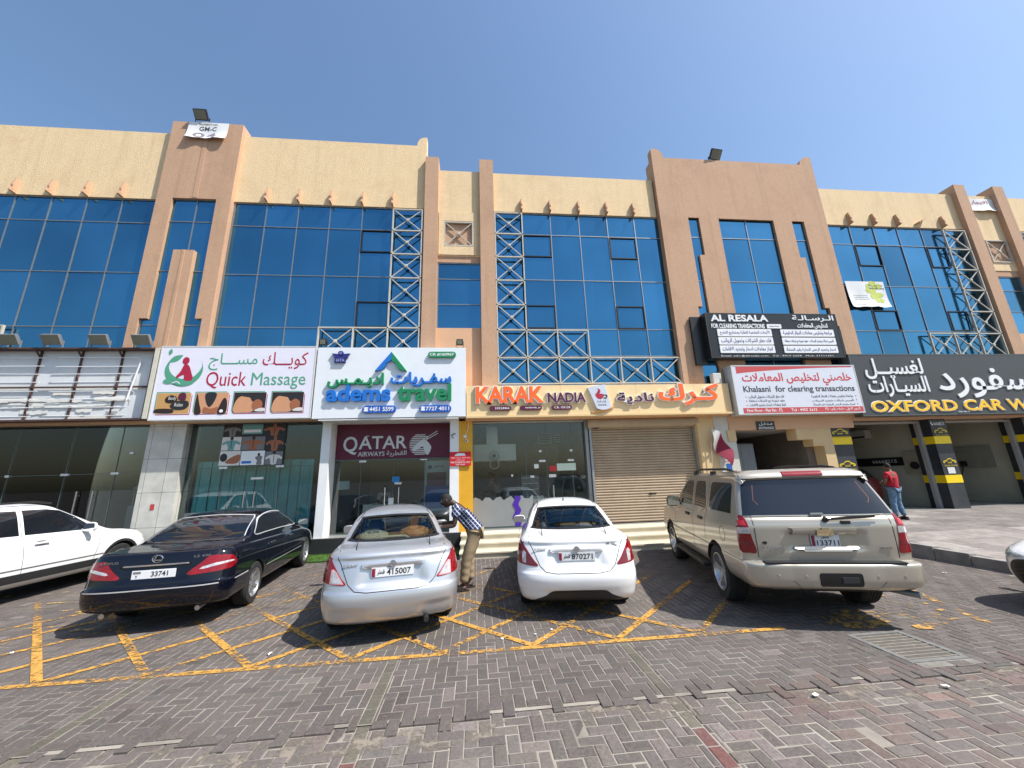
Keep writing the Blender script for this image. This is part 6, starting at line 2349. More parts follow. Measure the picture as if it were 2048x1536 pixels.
def cushion(name, label, cat, loc, rz, p, rx, ry, rzz, m, bumps=5):
    bm = bmesh.new()
    bmesh.ops.create_uvsphere(bm, u_segments=28, v_segments=14, radius=1)
    for v in bm.verts:
        a = math.atan2(v.co.y, v.co.x)
        k = 1 + .04 * math.sin(a * 9) * (1 - abs(v.co.z))
        v.co = Vector((v.co.x * rx * k, v.co.y * ry * k, math.copysign(abs(v.co.z) ** .8, v.co.z) * rzz))
    me = mesh_of(bm); bm.free()
    o = link_mesh(name, me, m, smooth=180)
    o.location = on_car(loc, rz, p); o.rotation_euler = (R(14), 0, rz)
    return tag(o, label, cat)


def stripe_mat(name, a, b, scale=30.0, rough=.9):
    m = bpy.data.materials.new(name); m.use_nodes = True
    N, L = m.node_tree.nodes, m.node_tree.links
    tc = N.new("ShaderNodeTexCoord"); w = N.new("ShaderNodeTexWave")
    w.inputs["Scale"].default_value = scale; w.inputs["Distortion"].default_value = 6; w.inputs["Detail"].default_value = 3
    w.bands_direction = 'Z'
    L.new(tc.outputs["Object"], w.inputs["Vector"])
    mx = N.new("ShaderNodeMix"); mx.data_type = 'RGBA'
    mx.inputs[6].default_value = (*a, 1); mx.inputs[7].default_value = (*b, 1)
    L.new(w.outputs[0], mx.inputs[0]); L.new(mx.outputs[2], N["Principled BSDF"].inputs["Base Color"])
    N["Principled BSDF"].inputs["Roughness"].default_value = rough
    return m


cushion("cushion", "round striped grey green cushion behind the silver car's rear window", "cushion", silver_loc, silver_rz, (-.31, .98, 1.125), .21, .17, .07, stripe_mat("cushion_stripe", (.36, .36, .28), (.10, .11, .09), 26))
cushion("cushion", "round orange brown cushion behind the silver car's rear window", "cushion", silver_loc, silver_rz, (.28, 1.0, 1.145), .22, .16, .08, stripe_mat("cushion_orange", (.42, .19, .07), (.22, .09, .03), 20))
q = MB()
q.tube([on_car(silver_loc, silver_rz, (x, .80 + .02 * abs(x), 1.065 + (.06 if abs(x) < .18 else .015) * (1 - (abs(x) / .6) ** 2))) for x in np.linspace(-.5, .5, 15)], .024, 8)
tag(q.build("shelf_cloth", stripe_mat("shelf_cloth_stripe", (.5, .48, .36), (.2, .19, .13), 40), smooth=180), "pale rolled cloth laid along the silver car's rear shelf", "cloth")
q = MB()
for dx in (-.43, .22):
    bm = bmesh.new(); bmesh.ops.create_uvsphere(bm, u_segments=16, v_segments=10, radius=1)
    for v in bm.verts: v.co = Vector((v.co.x * (.055 if dx < 0 else .15), v.co.y * .07, v.co.z * (.085 if dx < 0 else .055)))
    me = mesh_of(bm); bm.free()
    o = link_mesh("soft_toy" if dx < 0 else "tissue_bag", me, mat("pale_cloth", (.5, .5, .5), .8, var=.3, scale=20), smooth=180)
    o.location = on_car((1.38, 5.49, 0), R(-7.9), (dx, .90, 1.10)); o.rotation_euler = (0, 0, R(-7.9))
    tag(o, "pale ball shaped bundle behind the white saloon's rear window" if dx < 0 else "pale plastic bag lying behind the white saloon's rear window", "bundle" if dx < 0 else "bag")

# ---------------------------------------------------------------- black limousine
def limousine():
    root = thing("parked_car", "glossy black saloon with chrome trim parked beside the white off-roader", "car", (-4.48, 6.1, 0), R(7.5))

    def sculpt(x, y, z):
        if y > .7 or z > 1.1: return 0
        sm = lambda a, b, t: max(0, min(1, (t - a) / (b - a))) ** 2 * (3 - 2 * max(0, min(1, (t - a) / (b - a))))
        ax = abs(x)
        d = .03 * (1 - sm(.36, .44, ax)) * sm(.66, .70, z) * (1 - sm(.84, .88, z))
        return d
    L_ = [(.25, .24, .36, 4.75, .76, .3, .5), (.31, .29, .10, 4.92, .865, .34, .6), (.43, .42, .015, 4.98, .905, .42, .7), (.55, .54, .0, 4.99, .915, .45, .74), (.585, .57, .0, 4.99, .915, .45, .74),
          (.61, .60, .05, 4.97, .905, .42, .74), (.75, .68, .085, 4.93, .905, .40, .78), (.88, .76, .12, 4.82, .895, .38, .8), (.985, .83, .155, 4.62, .862, .36, .8), (1.02, .89, .21, 4.42, .82, .34, .7),
          (1.035, .96, .52, 4.12, .80, .34, .6), (1.06, 1.0, .90, 3.86, .785, .30, .5), (1.18, 1.15, 1.16, 3.52, .735, .26, .42), (1.30, 1.28, 1.45, 3.18, .68, .24, .34), (1.39, 1.38, 1.72, 2.94, .62, .22, .3), (1.44, 1.44, 1.98, 2.74, .50, .2, .25), (1.465, 1.465, 2.35, 2.55, .26, .1, .1), (1.472, 1.472, 2.42, 2.48, .08, .03, .03)]
    bm = loft(L_, nr=24, sub=7, sculpt=sculpt)
    wells = [(s * .80, y, .33, .355) for s in (1, -1) for y in (1.16, 4.085)]
    body, bvh = finish_body(root, bm, wells, P_black)
    rw = smooth_poly([(-.66, 1.07), (0, 1.05), (.66, 1.07), (.685, 1.095), (.595, 1.33), (.56, 1.362), (0, 1.395), (-.56, 1.362), (-.595, 1.33), (-.685, 1.095)], 5)
    r_ = patch("rear_window", rw, 'rear', bvh, M_tint, root, off=.003, grid=.05)
    for s in (1, -1):
        seam([(s * .695, 1.085), (s * .605, 1.335), (s * .57, 1.372)], 'rear', bvh, r_, .012, "chrome_trim", M_trimc, .005)
    seam([(-.57, 1.372), (-.3, 1.392), (0, 1.403), (.3, 1.392), (.57, 1.372)], 'rear', bvh, r_, .010, "chrome_trim", M_trimc, .005)
    ws = [(-.66, 1.06), (.66, 1.06), (.54, 1.37), (-.54, 1.37)]
    patch("windscreen", ws, 'front', bvh, M_tint, root, off=.003, grid=.06)
    for v, s in (('left', -1), ('right', 1)):
        sd = smooth_poly([(1.30, 1.075), (1.8, 1.065), (2.6, 1.055), (3.5, 1.035), (3.3, 1.18), (3.0, 1.32), (2.6, 1.385), (2.1, 1.385), (1.68, 1.33), (1.40, 1.18)], 4)
        w_ = patch("side_window", sd, v, bvh, M_tint, root, off=.003, grid=.05)
        patch("chrome_trim", line_poly(sd + sd[:1], .014), v, bvh, M_trimc, w_, off=.005, grid=.05)
        patch("window_pillar", line_poly([(2.5, 1.07), (2.52, 1.39)], .07), v, bvh, M_seal, w_, off=.005, grid=.05)
        for a in ([(2.5, 1.06), (2.5, .6), (2.52, .36)], [(1.5, 1.08), (1.48, .9), (1.62, .55), (1.7, .4)], [(3.66, 1.03), (3.74, .7), (3.66, .36)]): seam(a, v, bvh, root)
        seam([(1.56, .55), (3.6, .55)], v, bvh, root, .05, "door_moulding", P_black, .012)
        seam([(1.56, .528), (3.6, .528)], v, bvh, root, .009, "chrome_trim", M_trimc, .014)
        seam([(.35, .575), (.7, .578), (.80, .58)], v, bvh, root, .014, "chrome_trim", M_trimc, .006)
        for y in (1.72, 2.72):
            q = MB(); q.bbox(s * .905 - .014, s * .905 + .014, y, y + .2, .86, .89, .008)
            q.build("door_handle", M_chrome, root, local=True, smooth=40)
        mirror_arm(root, s * .80, 3.5, 1.06, P_black, s)
    seam([(-.80, .572), (-.5, .575), (0, .577), (.5, .575), (.80, .572)], 'rear', bvh, root, .014, "chrome_trim", M_trimc, .006)
    ol = smooth_poly([(.40, .72), (.60, .715), (.85, .735), (.895, .78), (.885, .85), (.84, .915), (.70, .935), (.62, .93), (.54, .85)], 4)
    tail_lamp(root, ol, [("lamp_lens", M_lclear, [(.57, .80), (.72, .835), (.87, .845), (.885, .825), (.74, .80), (.58, .77), (.54, .775)], .008)], bvh)
    q = MB()
    yb = lambda x, z: bvh.ray_cast(Vector((x, -2, z)), Vector((0, 1, 0)))[0].y
    patch("chrome_strip", [(-.40, .862), (.40, .862), (.38, .878), (-.38, .878)], 'rear', bvh, M_trimc, root, off=.012, grid=.04, thick=.03)
    y = yb(0, .94) - .01
    q.tube([(.062 * math.cos(R(a)), y, .945 + .047 * math.sin(R(a))) for a in range(0, 361, 18)], .008, 6)
    q.bar((-.012, y, .98), (-.04, y, .93), .014, .01); q.bar((-.04, y, .928), (.05, y, .928), .014, .01)
    q.build("emblem", M_chrome, root, local=True, smooth=50)
    badge(root, "LEXUS", -.68, -.46, .905, .935, yb(-.57, .92) - .012, rotz=-.1)
    badge(root, "LS 430", .44, .64, .93, .962, yb(.54, .945) - .012, rotz=.1)
    y = yb(0, .75) - .016
    q = MB(); q.bbox(-.26, .26, y, y + .012, .70, .81, .003)
    p_ = q.build("number_plate", M_plate, root, local=True)
    q = MB(); put_text(q, "33741", -.03, .17, .725, .79, y - .0028, .0026, .012); put_text(q, "Y", -.215, -.185, .715, .75, y - .0028, .0026, .01)
    q.build("lettering", I_black, p_, local=True)
    q = MB(); q.box(-.245, -.155, y - .002, y - .0002, .768, .798)
    q.build("emblem", I_grey, p_, local=True)
    seam([(-.70, 1.03), (-.72, .95), (-.58, .89), (-.47, .70), (-.42, .63), (.42, .63), (.47, .70), (.58, .89), (.72, .95), (.70, 1.03)], 'rear', bvh, root, .008)
    for s in (1, -1):
        q = MB(); q.tube([(s * .56, .17, .255), (s * .56, .45, .285)], .034, 14); 
        q.build("exhaust", M_alloy, root, local=True, smooth=40)
        for y in (1.16, 4.085): wheel(root, s * .795, y, .33, .215, 7)
    q = MB(); q.tube([(0, 1.95, 1.40), (0, 1.9, 1.52)], .006, 6); q.lathe([(.02, 0), (.012, .03)], (0, 1.95, 1.39), 'Z', 10)
    q.build("aerial", M_trim, root, local=True)
    return root


limousine()


# ---------------------------------------------------------------- big champagne estate off-roader
def big_suv():
    root = thing("parked_car", "champagne coloured big off-roader with roof rails parked before the shuttered shop", "car", (4.38, 4.62, 0), R(-14.8))

    def sculpt(x, y, z):
        if y > .6: return 0
        sm = lambda a, b, t: max(0, min(1, (t - a) / (b - a))) ** 2 * (3 - 2 * max(0, min(1, (t - a) / (b - a))))
        ax = abs(x)
        d = 0
        d += .035 * (1 - sm(.38, .46, ax)) * sm(.90, .92, z) * (1 - sm(1.10, 1.12, z))
        if z < .76:
            d -= .012 * (1 - sm(.40, .47, ax)) * sm(.42, .47, z)
        return d
    L_ = [(.40, .38, .20, 4.85, .86, .22, .4), (.47, .44, .05, 5.02, .95, .22, .45), (.56, .56, .005, 5.12, .995, .24, .5), (.70, .72, .0, 5.13, 1.0, .24, .5), (.745, .76, .012, 5.13, .998, .24, .5), (.755, .77, .06, 5.12, .995, .22, .5),
          (.765, .78, .145, 5.10, .988, .16, .5), (.95, .92, .135, 5.08, .990, .16, .5), (1.15, 1.02, .135, 5.02, .985, .16, .5), (1.22, 1.09, .15, 4.88, .97, .16, .5), (1.26, 1.15, .165, 4.6, .958, .16, .4),
          (1.285, 1.22, .185, 4.0, .948, .16, .3), (1.31, 1.27, .195, 3.78, .94, .16, .3), (1.48, 1.46, .27, 3.50, .900, .16, .3), (1.66, 1.64, .35, 3.18, .852, .16, .3), (1.76, 1.75, .39, 2.98, .815, .16, .3), (1.81, 1.81, .42, 2.86, .775, .18, .3), (1.852, 1.86, .55, 2.6, .66, .25, .3), (1.872, 1.88, .85, 2.3, .45, .2, .2), (1.88, 1.885, 1.2, 2.0, .2, .1, .1), (1.882, 1.887, 1.35, 1.8, .08, .04, .04)]
    bm = loft(L_, nr=26, sub=6, p=4.5, sculpt=sculpt)
    wells = [(s * .86, y, .40, .45) for s in (1, -1) for y in (1.21, 4.155)]
    body, bvh = finish_body(root, bm, wells, P_champ)
    rw = smooth_poly([(-.85, 1.315), (-.4, 1.305), (.4, 1.305), (.85, 1.315), (.875, 1.34), (.775, 1.725), (.74, 1.755), (0, 1.765), (-.74, 1.755), (-.775, 1.725), (-.875, 1.34)], 4)
    r_ = patch("rear_window", rw, 'rear', bvh, M_tint, root, off=.004, grid=.05)
    for s in (1, -1):
        seam([(s * .64, 1.72), (s * .70, 1.5), (s * .66, 1.44)], 'rear', bvh, r_, .012, "window_sticker", inkm("dull_red", (96, 40, 36)), .006)
    sp = smooth_poly([(-.80, 1.765), (-.4, 1.775), (.4, 1.775), (.80, 1.765), (.77, 1.83), (.4, 1.85), (-.4, 1.85), (-.77, 1.83)], 4)
    s_ = patch("spoiler", sp, 'rear', bvh, P_champ, root, off=.05, grid=.04, thick=.10)
    patch("brake_light", rrect(-.24, .26, 1.785, 1.815, .012, 3), 'rear', bvh, M_lred, s_, off=.062, grid=.04, thick=.02)
    ws = [(-.84, 1.30), (.84, 1.30), (.76, 1.74), (-.76, 1.74)]
    patch("windscreen", ws, 'front', bvh, M_tint, root, off=.003, grid=.06)
    for v, s in (('left', -1), ('right', 1)):
        for sd in ([(.50, 1.31), (1.30, 1.305), (1.42, 1.35), (1.42, 1.69), (1.36, 1.725), (.62, 1.725), (.55, 1.69)], [(1.60, 1.305), (2.24, 1.295), (2.24, 1.70), (2.18, 1.735), (1.78, 1.735), (1.72, 1.70), (1.60, 1.42)],
                   [(2.38, 1.295), (3.36, 1.285), (3.18, 1.46), (2.92, 1.68), (2.80, 1.735), (2.46, 1.735), (2.40, 1.70)]):
            patch("side_window", smooth_poly(sd, 3) if False else sd, v, bvh, M_tint, root, off=.003, grid=.05)
        for a in ([(2.31, 1.76), (2.31, .9), (2.34, .56)], [(1.52, 1.76), (1.50, 1.4), (1.62, 1.0), (1.66, .82)], [(3.5, 1.28), (3.62, .95), (3.56, .58)], [(2.31, .56), (3.56, .56)]): seam(a, v, bvh, root, .008)
        for y in (1.72, 2.5):
            q = MB(); q.bbox(s * .985 - .02, s * .985 + .02, y, y + .22, 1.10, 1.15, .012)
            q.build("door_handle", M_trim, root, local=True, smooth=40)
        patch("filler_flap", line_poly(ellipse(.82, 1.0, .1, .105, 22) + [(.92, 1.0)], .008), v, bvh, M_seal, root, off=.0015, grid=.04, thick=.003)
        mirror_arm(root, s * .92, 3.2, 1.32, M_trim, s, .27, .22)
        q = MB()
        pts = [(s * .70, .75, 1.845), (s * .70, .85, 1.90), (s * .70, 1.1, 1.925), (s * .70, 2.3, 1.935), (s * .70, 2.6, 1.91), (s * .70, 2.72, 1.85)]
        q.tube(pts, .02, 8)
        for y in (.8, 1.7, 2.66): q.bbox(s * .70 - .025, s * .70 + .025, y - .09, y + .09, 1.82, 1.90, .01)
        q.build("roof_rail", M_trim, root, local=True, smooth=50)
        q = MB(); q.bbox(s * .96 - .10, s * .96 + .06, 1.72, 3.6, .36, .42, .02)
        q.build("running_board", M_trim, root, local=True)
    ol = smooth_poly([(.815, .865), (.90, .855), (.975, .865), (.985, 1.0), (.975, 1.28), (.955, 1.31), (.905, 1.31), (.875, 1.27), (.845, 1.04)], 4)
    tail_lamp(root, ol, [("lamp_lens", M_lclear, [(.852, 1.09), (.98, 1.09), (.978, 1.165), (.858, 1.165)], .008), ("lamp_lens", M_ldark, [(.84, .95), (.975, .94), (.98, 1.0), (.845, 1.0)], .0075), ("lamp_lens", mat("lamp_bright", (.6, .02, .02), .08, coat=.6), [(.885, 1.19), (.965, 1.19), (.955, 1.25), (.895, 1.25)], .0085)], bvh)
    yb = lambda x, z: bvh.ray_cast(Vector((x, -2, z)), Vector((0, 1, 0)))[0].y
    seam([(-.80, 1.29), (-.80, .80)], 'rear', bvh, root, .009); seam([(.80, 1.29), (.80, .80)], 'rear', bvh, root, .009)
    seam([(-.87, 1.292), (.87, 1.292)], 'rear', bvh, root, .010)
    patch("garnish_bar", smooth_poly([(-.36, 1.085), (-.365, 1.145), (-.34, 1.165), (.34, 1.165), (.365, 1.145), (.36, 1.085), (.33, 1.075), (-.33, 1.075)], 3), 'rear', bvh, P_champ, root, off=.032, grid=.04, thick=.06)
    patch("plate_ledge", smooth_poly([(-.34, .885), (-.35, .915), (-.3, .925), (.3, .925), (.35, .915), (.34, .885), (0, .875)], 3), 'rear', bvh, P_champ, root, off=.03, grid=.04, thick=.06)
    patch("bow_tie_emblem", [(-.09, 1.105), (-.035, 1.105), (-.035, 1.09), (.045, 1.09), (.045, 1.105), (.10, 1.105), (.085, 1.142), (.04, 1.142), (.04, 1.158), (-.04, 1.158), (-.04, 1.142), (-.10, 1.142)], 'rear', bvh, mat("emblem_gold", (.75, .66, .45), .15, metal=1), root, off=.06, grid=.04, thick=.03)
    y = yb(0, 1.0) - .02
    qatar_plate(root, "133711", -.155, .175, .93, 1.07, y, True)
    badge(root, "TAHOE", -.74, -.47, .905, .935, yb(-.6, .92) - .008, M_alloy)
    badge(root, "FLEX FUEL", .60, .745, .90, .925, yb(.67, .91) - .008, M_steel)
    patch("badge", smooth_poly([(-.74, .98), (-.70, 1.0), (-.68, .98), (-.70, .96)], 3), 'rear', bvh, M_trim, root, off=.006, grid=.04, thick=.01)
    # rear wiper
    q = MB(); y = yb(.02, 1.24) - .03
    q.lathe([(.035, 0), (.03, -.03), (.0, -.035)], (.06, y + .03, 1.255), 'Y', 14)
    q.bar((.06, y - .01, 1.258), (.62, y + .005, 1.285), .022, .014); q.bar((.12, y, 1.275), (.68, y + .01, 1.302), .014, .012)
    q.bbox(.23, .33, y - .005, y + .03, 1.20, 1.24, .008)
    q.build("rear_wiper", M_trim, root, local=True)
    q = MB(); y = yb(0, 1.30) - .02; q.bbox(-.09, .06, y, y + .02, 1.31, 1.335, .006)
    q.build("glass_handle", M_alloy, root, local=True)
    # bumper step pad, tow opening, sensors
    q = MB(); q.bbox(-.78, .78, .015, .13, .748, .772, .006)
    q.build("step_pad", M_trim, root, local=True)
    b_ = patch("tow_opening", rrect(-.22, .25, .50, .655, .03, 4), 'rear', bvh, M_seal, root, off=.004, grid=.04)
    q = MB(); y = yb(.08, .58) - .012; q.bbox(.02, .2, y, y + .02, .54, .61, .006)
    q.build("socket_cover", M_dark, b_, local=True)
    for x in (-.66, -.36, .42, .72):
        q = MB(); q.lathe([(.018, .004), (.016, -.004), (0, -.005)], (x, yb(x, .62) - .002, .62), 'Y', 12)
        q.build("parking_sensor", P_champ, root, local=True)
    seam([(-.50, .56), (-.42, .47), (-.40, .42)], 'rear', bvh, root, .006); seam([(.50, .56), (.42, .47), (.40, .42)], 'rear', bvh, root, .006)
    q = MB(); q.tube([(.72, .35, .40), (.90, .12, .385)], .038, 12)
    q.build("exhaust", M_grey, root, local=True, smooth=40)
    q = MB(); q.tube([(-.7, 1.21, .38), (.7, 1.21, .38)], .05, 10); q.bbox(-.35, .35, .4, .95, .36, .5, .06)
    q.build("axle", M_well, root, local=True)
    for s in (1, -1):
        for y in (1.21, 4.155): wheel(root, s * .85, y, .40, .27, 5)
    return root


big_suv()


# ---------------------------------------------------------------- white off-roader cut by the left edge
def white_suv():
    root = thing("parked_car", "white off-roader with dark windows cut by the photo edge beside the black saloon", "car", (-9.2, 6.3, 0), R(-2))
    L_ = [(.26, .26, .25, 4.5, .82, .3, .5), (.36, .34, .06, 4.70, .93, .3, .6), (.52, .50, 0, 4.75, .96, .32, .7), (.75, .70, .02, 4.74, .965, .32, .75), (.95, .84, .06, 4.66, .95, .32, .8), (1.07, .94, .11, 4.48, .925, .32, .7),
          (1.12, 1.02, .16, 4.1, .89, .3, .5), (1.15, 1.08, .22, 3.72, .865, .3, .45), (1.32, 1.28, .36, 3.30, .80, .3, .4), (1.5, 1.48, .52, 2.9, .73, .3, .35), (1.62, 1.62, .7, 2.62, .65, .3, .3), (1.69, 1.69, .95, 2.4, .5, .25, .25), (1.72, 1.725, 1.4, 2.0, .26, .1, .1), (1.725, 1.728, 1.55, 1.85, .08, .03, .03)]
    bm = loft(L_, nr=16, sub=6, p=3.4)
    wells = [(s * .84, y, .36, .41) for s in (1, -1) for y in (.98, 3.84)]
    body, bvh = finish_body(root, bm, wells, P_white)
    patch("rear_window", [(-.7, 1.2), (.7, 1.2), (.6, 1.55), (-.6, 1.55)], 'rear', bvh, M_tint, root, off=.004, grid=.06)
    patch("windscreen", [(-.76, 1.12), (.76, 1.12), (.66, 1.58), (-.66, 1.58)], 'front', bvh, M_tint, root, off=.004, grid=.06)
    for v, s in (('left', -1), ('right', 1)):
        patch("side_window", smooth_poly([(.55, 1.19), (1.86, 1.15), (1.86, 1.585), (1.3, 1.595), (.9, 1.54)], 1), v, bvh, M_tint, root, off=.004, grid=.05)
        patch("side_window", [(1.95, 1.15), (3.22, 1.115), (3.18, 1.16), (2.85, 1.40), (2.58, 1.545), (2.35, 1.585), (1.95, 1.59)], v, bvh, M_tint, root, off=.004, grid=.05)
        for a in ([(1.9, 1.6), (1.9, .9), (1.94, .5)], [(3.2, 1.11), (3.3, .85), (3.22, .5)], [(.9, 1.16), (1.1, .8), (1.3, .5)]): seam(a, v, bvh, root)
        sl_ = [(1.42, .50), (3.42, .50), (3.42, .36), (1.42, .36)]
        patch("sill_cladding", sl_, v, bvh, M_dark, root, off=.008, grid=.06)
        seam([(1.42, .58), (3.42, .58)], v, bvh, root, .02, "door_moulding", M_alloy, .006)
        patch("arch_cladding", [(3.84 + .41 * math.cos(R(a)), .36 + .41 * math.sin(R(a))) for a in range(0, 181, 12)] + [(3.84 + .46 * math.cos(R(a)), .36 + .46 * math.sin(R(a))) for a in range(180, -1, -12)], v, bvh, M_dark, root, off=.006, grid=.06)
        for y in (1.0, 2.06):
            q = MB(); q.bbox(s * .955 - .016, s * .955 + .02, y, y + .24, .97, 1.005, .01)
            q.build("door_handle", P_white, root, local=True, smooth=40)
            patch("handle_recess", ellipse(y + .12, .985, .11, .045, 18), v, bvh, M_alloy, root, off=.002, grid=.05, thick=.003)
        mirror_arm(root, s * .84, 2.98, 1.17, P_white, s, .25, .19)
        q = MB(); q.tube([(s * .60, 1.0, 1.66), (s * .60, 1.2, 1.72), (s * .60, 2.2, 1.735), (s * .60, 2.5, 1.69)], .018, 8)
        q.build("roof_rail", M_trim, root, local=True, smooth=50)
        patch("headlight", smooth_poly([(s * .60, .80), (s * .86, .82), (s * .88, .74), (s * .62, .70)], 3), 'front', bvh, M_lclear, root, off=.006, grid=.04)
        for y in (.98, 3.84): wheel(root, s * .835, y, .36, .24, 10)
    return root


white_suv()


# ---------------------------------------------------------------- nose of a white saloon at the right edge
def right_saloon():
    root = thing("moving_car", "white saloon with a dark slatted grille entering at the right edge", "car", (11.82, 4.42, 0), R(91))
    L_ = [(.20, .18, .25, 4.30, .72, .3, .45), (.30, .26, .06, 4.46, .82, .34, .55), (.45, .42, 0, 4.54, .87, .4, .62), (.60, .56, 0, 4.55, .88, .4, .66), (.78, .66, .04, 4.52, .88, .4, .7), (.95, .74, .10, 4.40, .86, .4, .75), (1.03, .82, .18, 4.2, .81, .36, .7),
          (1.06, .96, .55, 3.7, .76, .3, .5), (1.09, 1.0, .8, 3.45, .73, .26, .45), (1.22, 1.18, 1.05, 3.08, .67, .22, .4), (1.36, 1.34, 1.35, 2.7, .60, .2, .3), (1.42, 1.42, 1.6, 2.45, .5, .2, .25), (1.45, 1.45, 1.9, 2.2, .2, .08, .08), (1.455, 1.455, 2.0, 2.1, .06, .02, .02)]
    bm = loft(L_, nr=12, nf=24, sub=6, p=3.0)
    wells = [(s * .76, y, .31, .345) for s in (1, -1) for y in (.98, 3.66)]
    body, bvh = finish_body(root, bm, wells, P_white)
    patch("windscreen", [(-.62, 1.03), (.62, 1.03), (.52, 1.35), (-.52, 1.35)], 'front', bvh, M_tint, root, off=.003, grid=.06)
    patch("rear_window", [(-.62, 1.12), (.62, 1.12), (.52, 1.35), (-.52, 1.35)], 'rear', bvh, M_tint, root, off=.003, grid=.06)
    gr = patch("grille", smooth_poly([(-.66, .56), (-.5, .62), (0, .64), (.5, .62), (.66, .56), (.70, .42), (.58, .26), (0, .24), (-.58, .26), (-.70, .42)], 4), 'front', bvh, M_seal, root, off=.004, grid=.04)
    for z in (.30, .35, .40, .45, .50, .55):
        seam([(-.62, z), (-.3, z), (0, z), (.3, z), (.62, z)], 'front', bvh, gr, .018, "grille_slat", M_dark, .016)
    for s in (1, -1):
        h_ = patch("headlight", smooth_poly([(s * .50, .66), (s * .70, .70), (s * .86, .755), (s * .875, .70), (s * .84, .655), (s * .66, .625)], 4), 'front', bvh, mat("headlamp_clear", (.45, .55, .55), .08, metal=.2, coat=.8, var=.3, scale=20), root, off=.006, grid=.04)
        seam([(s * .74, .60), (s * .85, .57), (s * .865, .46)], 'front', bvh, root, .02, "chrome_trim", M_chrome, .008)
        v = 'left' if s < 0 else 'right'
        patch("side_window", [(1.2, 1.1), (3.1, 1.04), (2.66, 1.32), (2.3, 1.37), (1.8, 1.37), (1.45, 1.3)], v, bvh, M_tint, root, off=.003, grid=.06)
        seam([(2.1, 1.08), (2.1, .4)], v, bvh, root); seam([(3.16, 1.0), (3.2, .7), (3.12, .34)], v, bvh, root)
        q = MB(); q.bbox(s * .865 - .014, s * .865 + .016, 2.25, 2.43, .9, .93, .008)
        q.build("door_handle", P_white, root, local=True)
        mirror_arm(root, s * .77, 3.0, 1.05, P_white, s)
        for y in (.98, 3.66): wheel(root, s * .755, y, .31, .2, 7)
    return root


right_saloon()

# ================================================================ people
def skin_mesh(nodes, edges, root, sub=2):
    """nodes: name -> (co, rx, ry); grown into one smooth surface"""
    names = list(nodes)
    me = bpy.data.meshes.new("skin")
    me.from_pydata([nodes[n][0] for n in names], [(names.index(a), names.index(b)) for a, b in edges], [])
    o = bpy.data.objects.new("skin", me)
    col.objects.link(o)
    md = o.modifiers.new("s", 'SKIN')
    md.use_smooth_shade = True
    for i, n in enumerate(names):
        sv = me.skin_vertices[0].data[i]
        sv.radius = (nodes[n][1], nodes[n][2])
        sv.use_root = n == root
    o.modifiers.new("d", 'SUBSURF').levels = sub
    o.modifiers["d"].render_levels = sub
    dg = bpy.context.evaluated_depsgraph_get()
    res = bpy.data.meshes.new_from_object(o.evaluated_get(dg))
    bpy.data.objects.remove(o)
    bm = bmesh.new()
    bm.from_mesh(res)
    bpy.data.meshes.remove(res)
    return bm


def head_bm(c, s, yaw, nod):
    """skull, jaw, nose, brow, lips, eyes and ears; c = centre, facing +Y before yaw / nod"""
    bm = bmesh.new()
    bmesh.ops.create_uvsphere(bm, u_segments=28, v_segments=20, radius=1)
    for v in bm.verts:
        x, y, z = v.co
        w = .076 * (1 - .22 * max(0, -z) ** 1.5)
        d = .098
        px, py, pz = x * w, y * d * (1 - .10 * max(0, -z)), z * .118
        f = max(0, y)
        if f > .3:
            n = math.exp(-((px / .014) ** 2) - ((pz + .012) / .026) ** 2); py += .024 * n              # nose
            py += .006 * math.exp(-((abs(px) - .0) / .035) ** 2 - ((pz - .030) / .012) ** 2)           # brow
            py -= .010 * math.exp(-((abs(px) - .031) / .013) ** 2 - ((pz - .012) / .011) ** 2)         # eye sockets
            py += .007 * math.exp(-(px / .024) ** 2 - ((pz + .052) / .010) ** 2)                        # lips
            py += .010 * math.exp(-(px / .028) ** 2 - ((pz + .095) / .018) ** 2)                        # chin
        v.co = Vector((px, py, pz))
    for s_ in (1, -1):
        e = bmesh.ops.create_uvsphere(bm, u_segments=10, v_segments=8, radius=1)
        for v in e["verts"]: v.co = Vector((s_ * (.078 + v.co.x * .010), -.004 + v.co.y * .020, -.004 + v.co.z * .033))
    M_ = Matrix.Translation(c) @ Matrix.Rotation(yaw, 4, 'Z') @ Matrix.Rotation(nod, 4, 'X') @ Matrix.Scale(s, 4)
    bm.transform(M_)
    return bm, M_


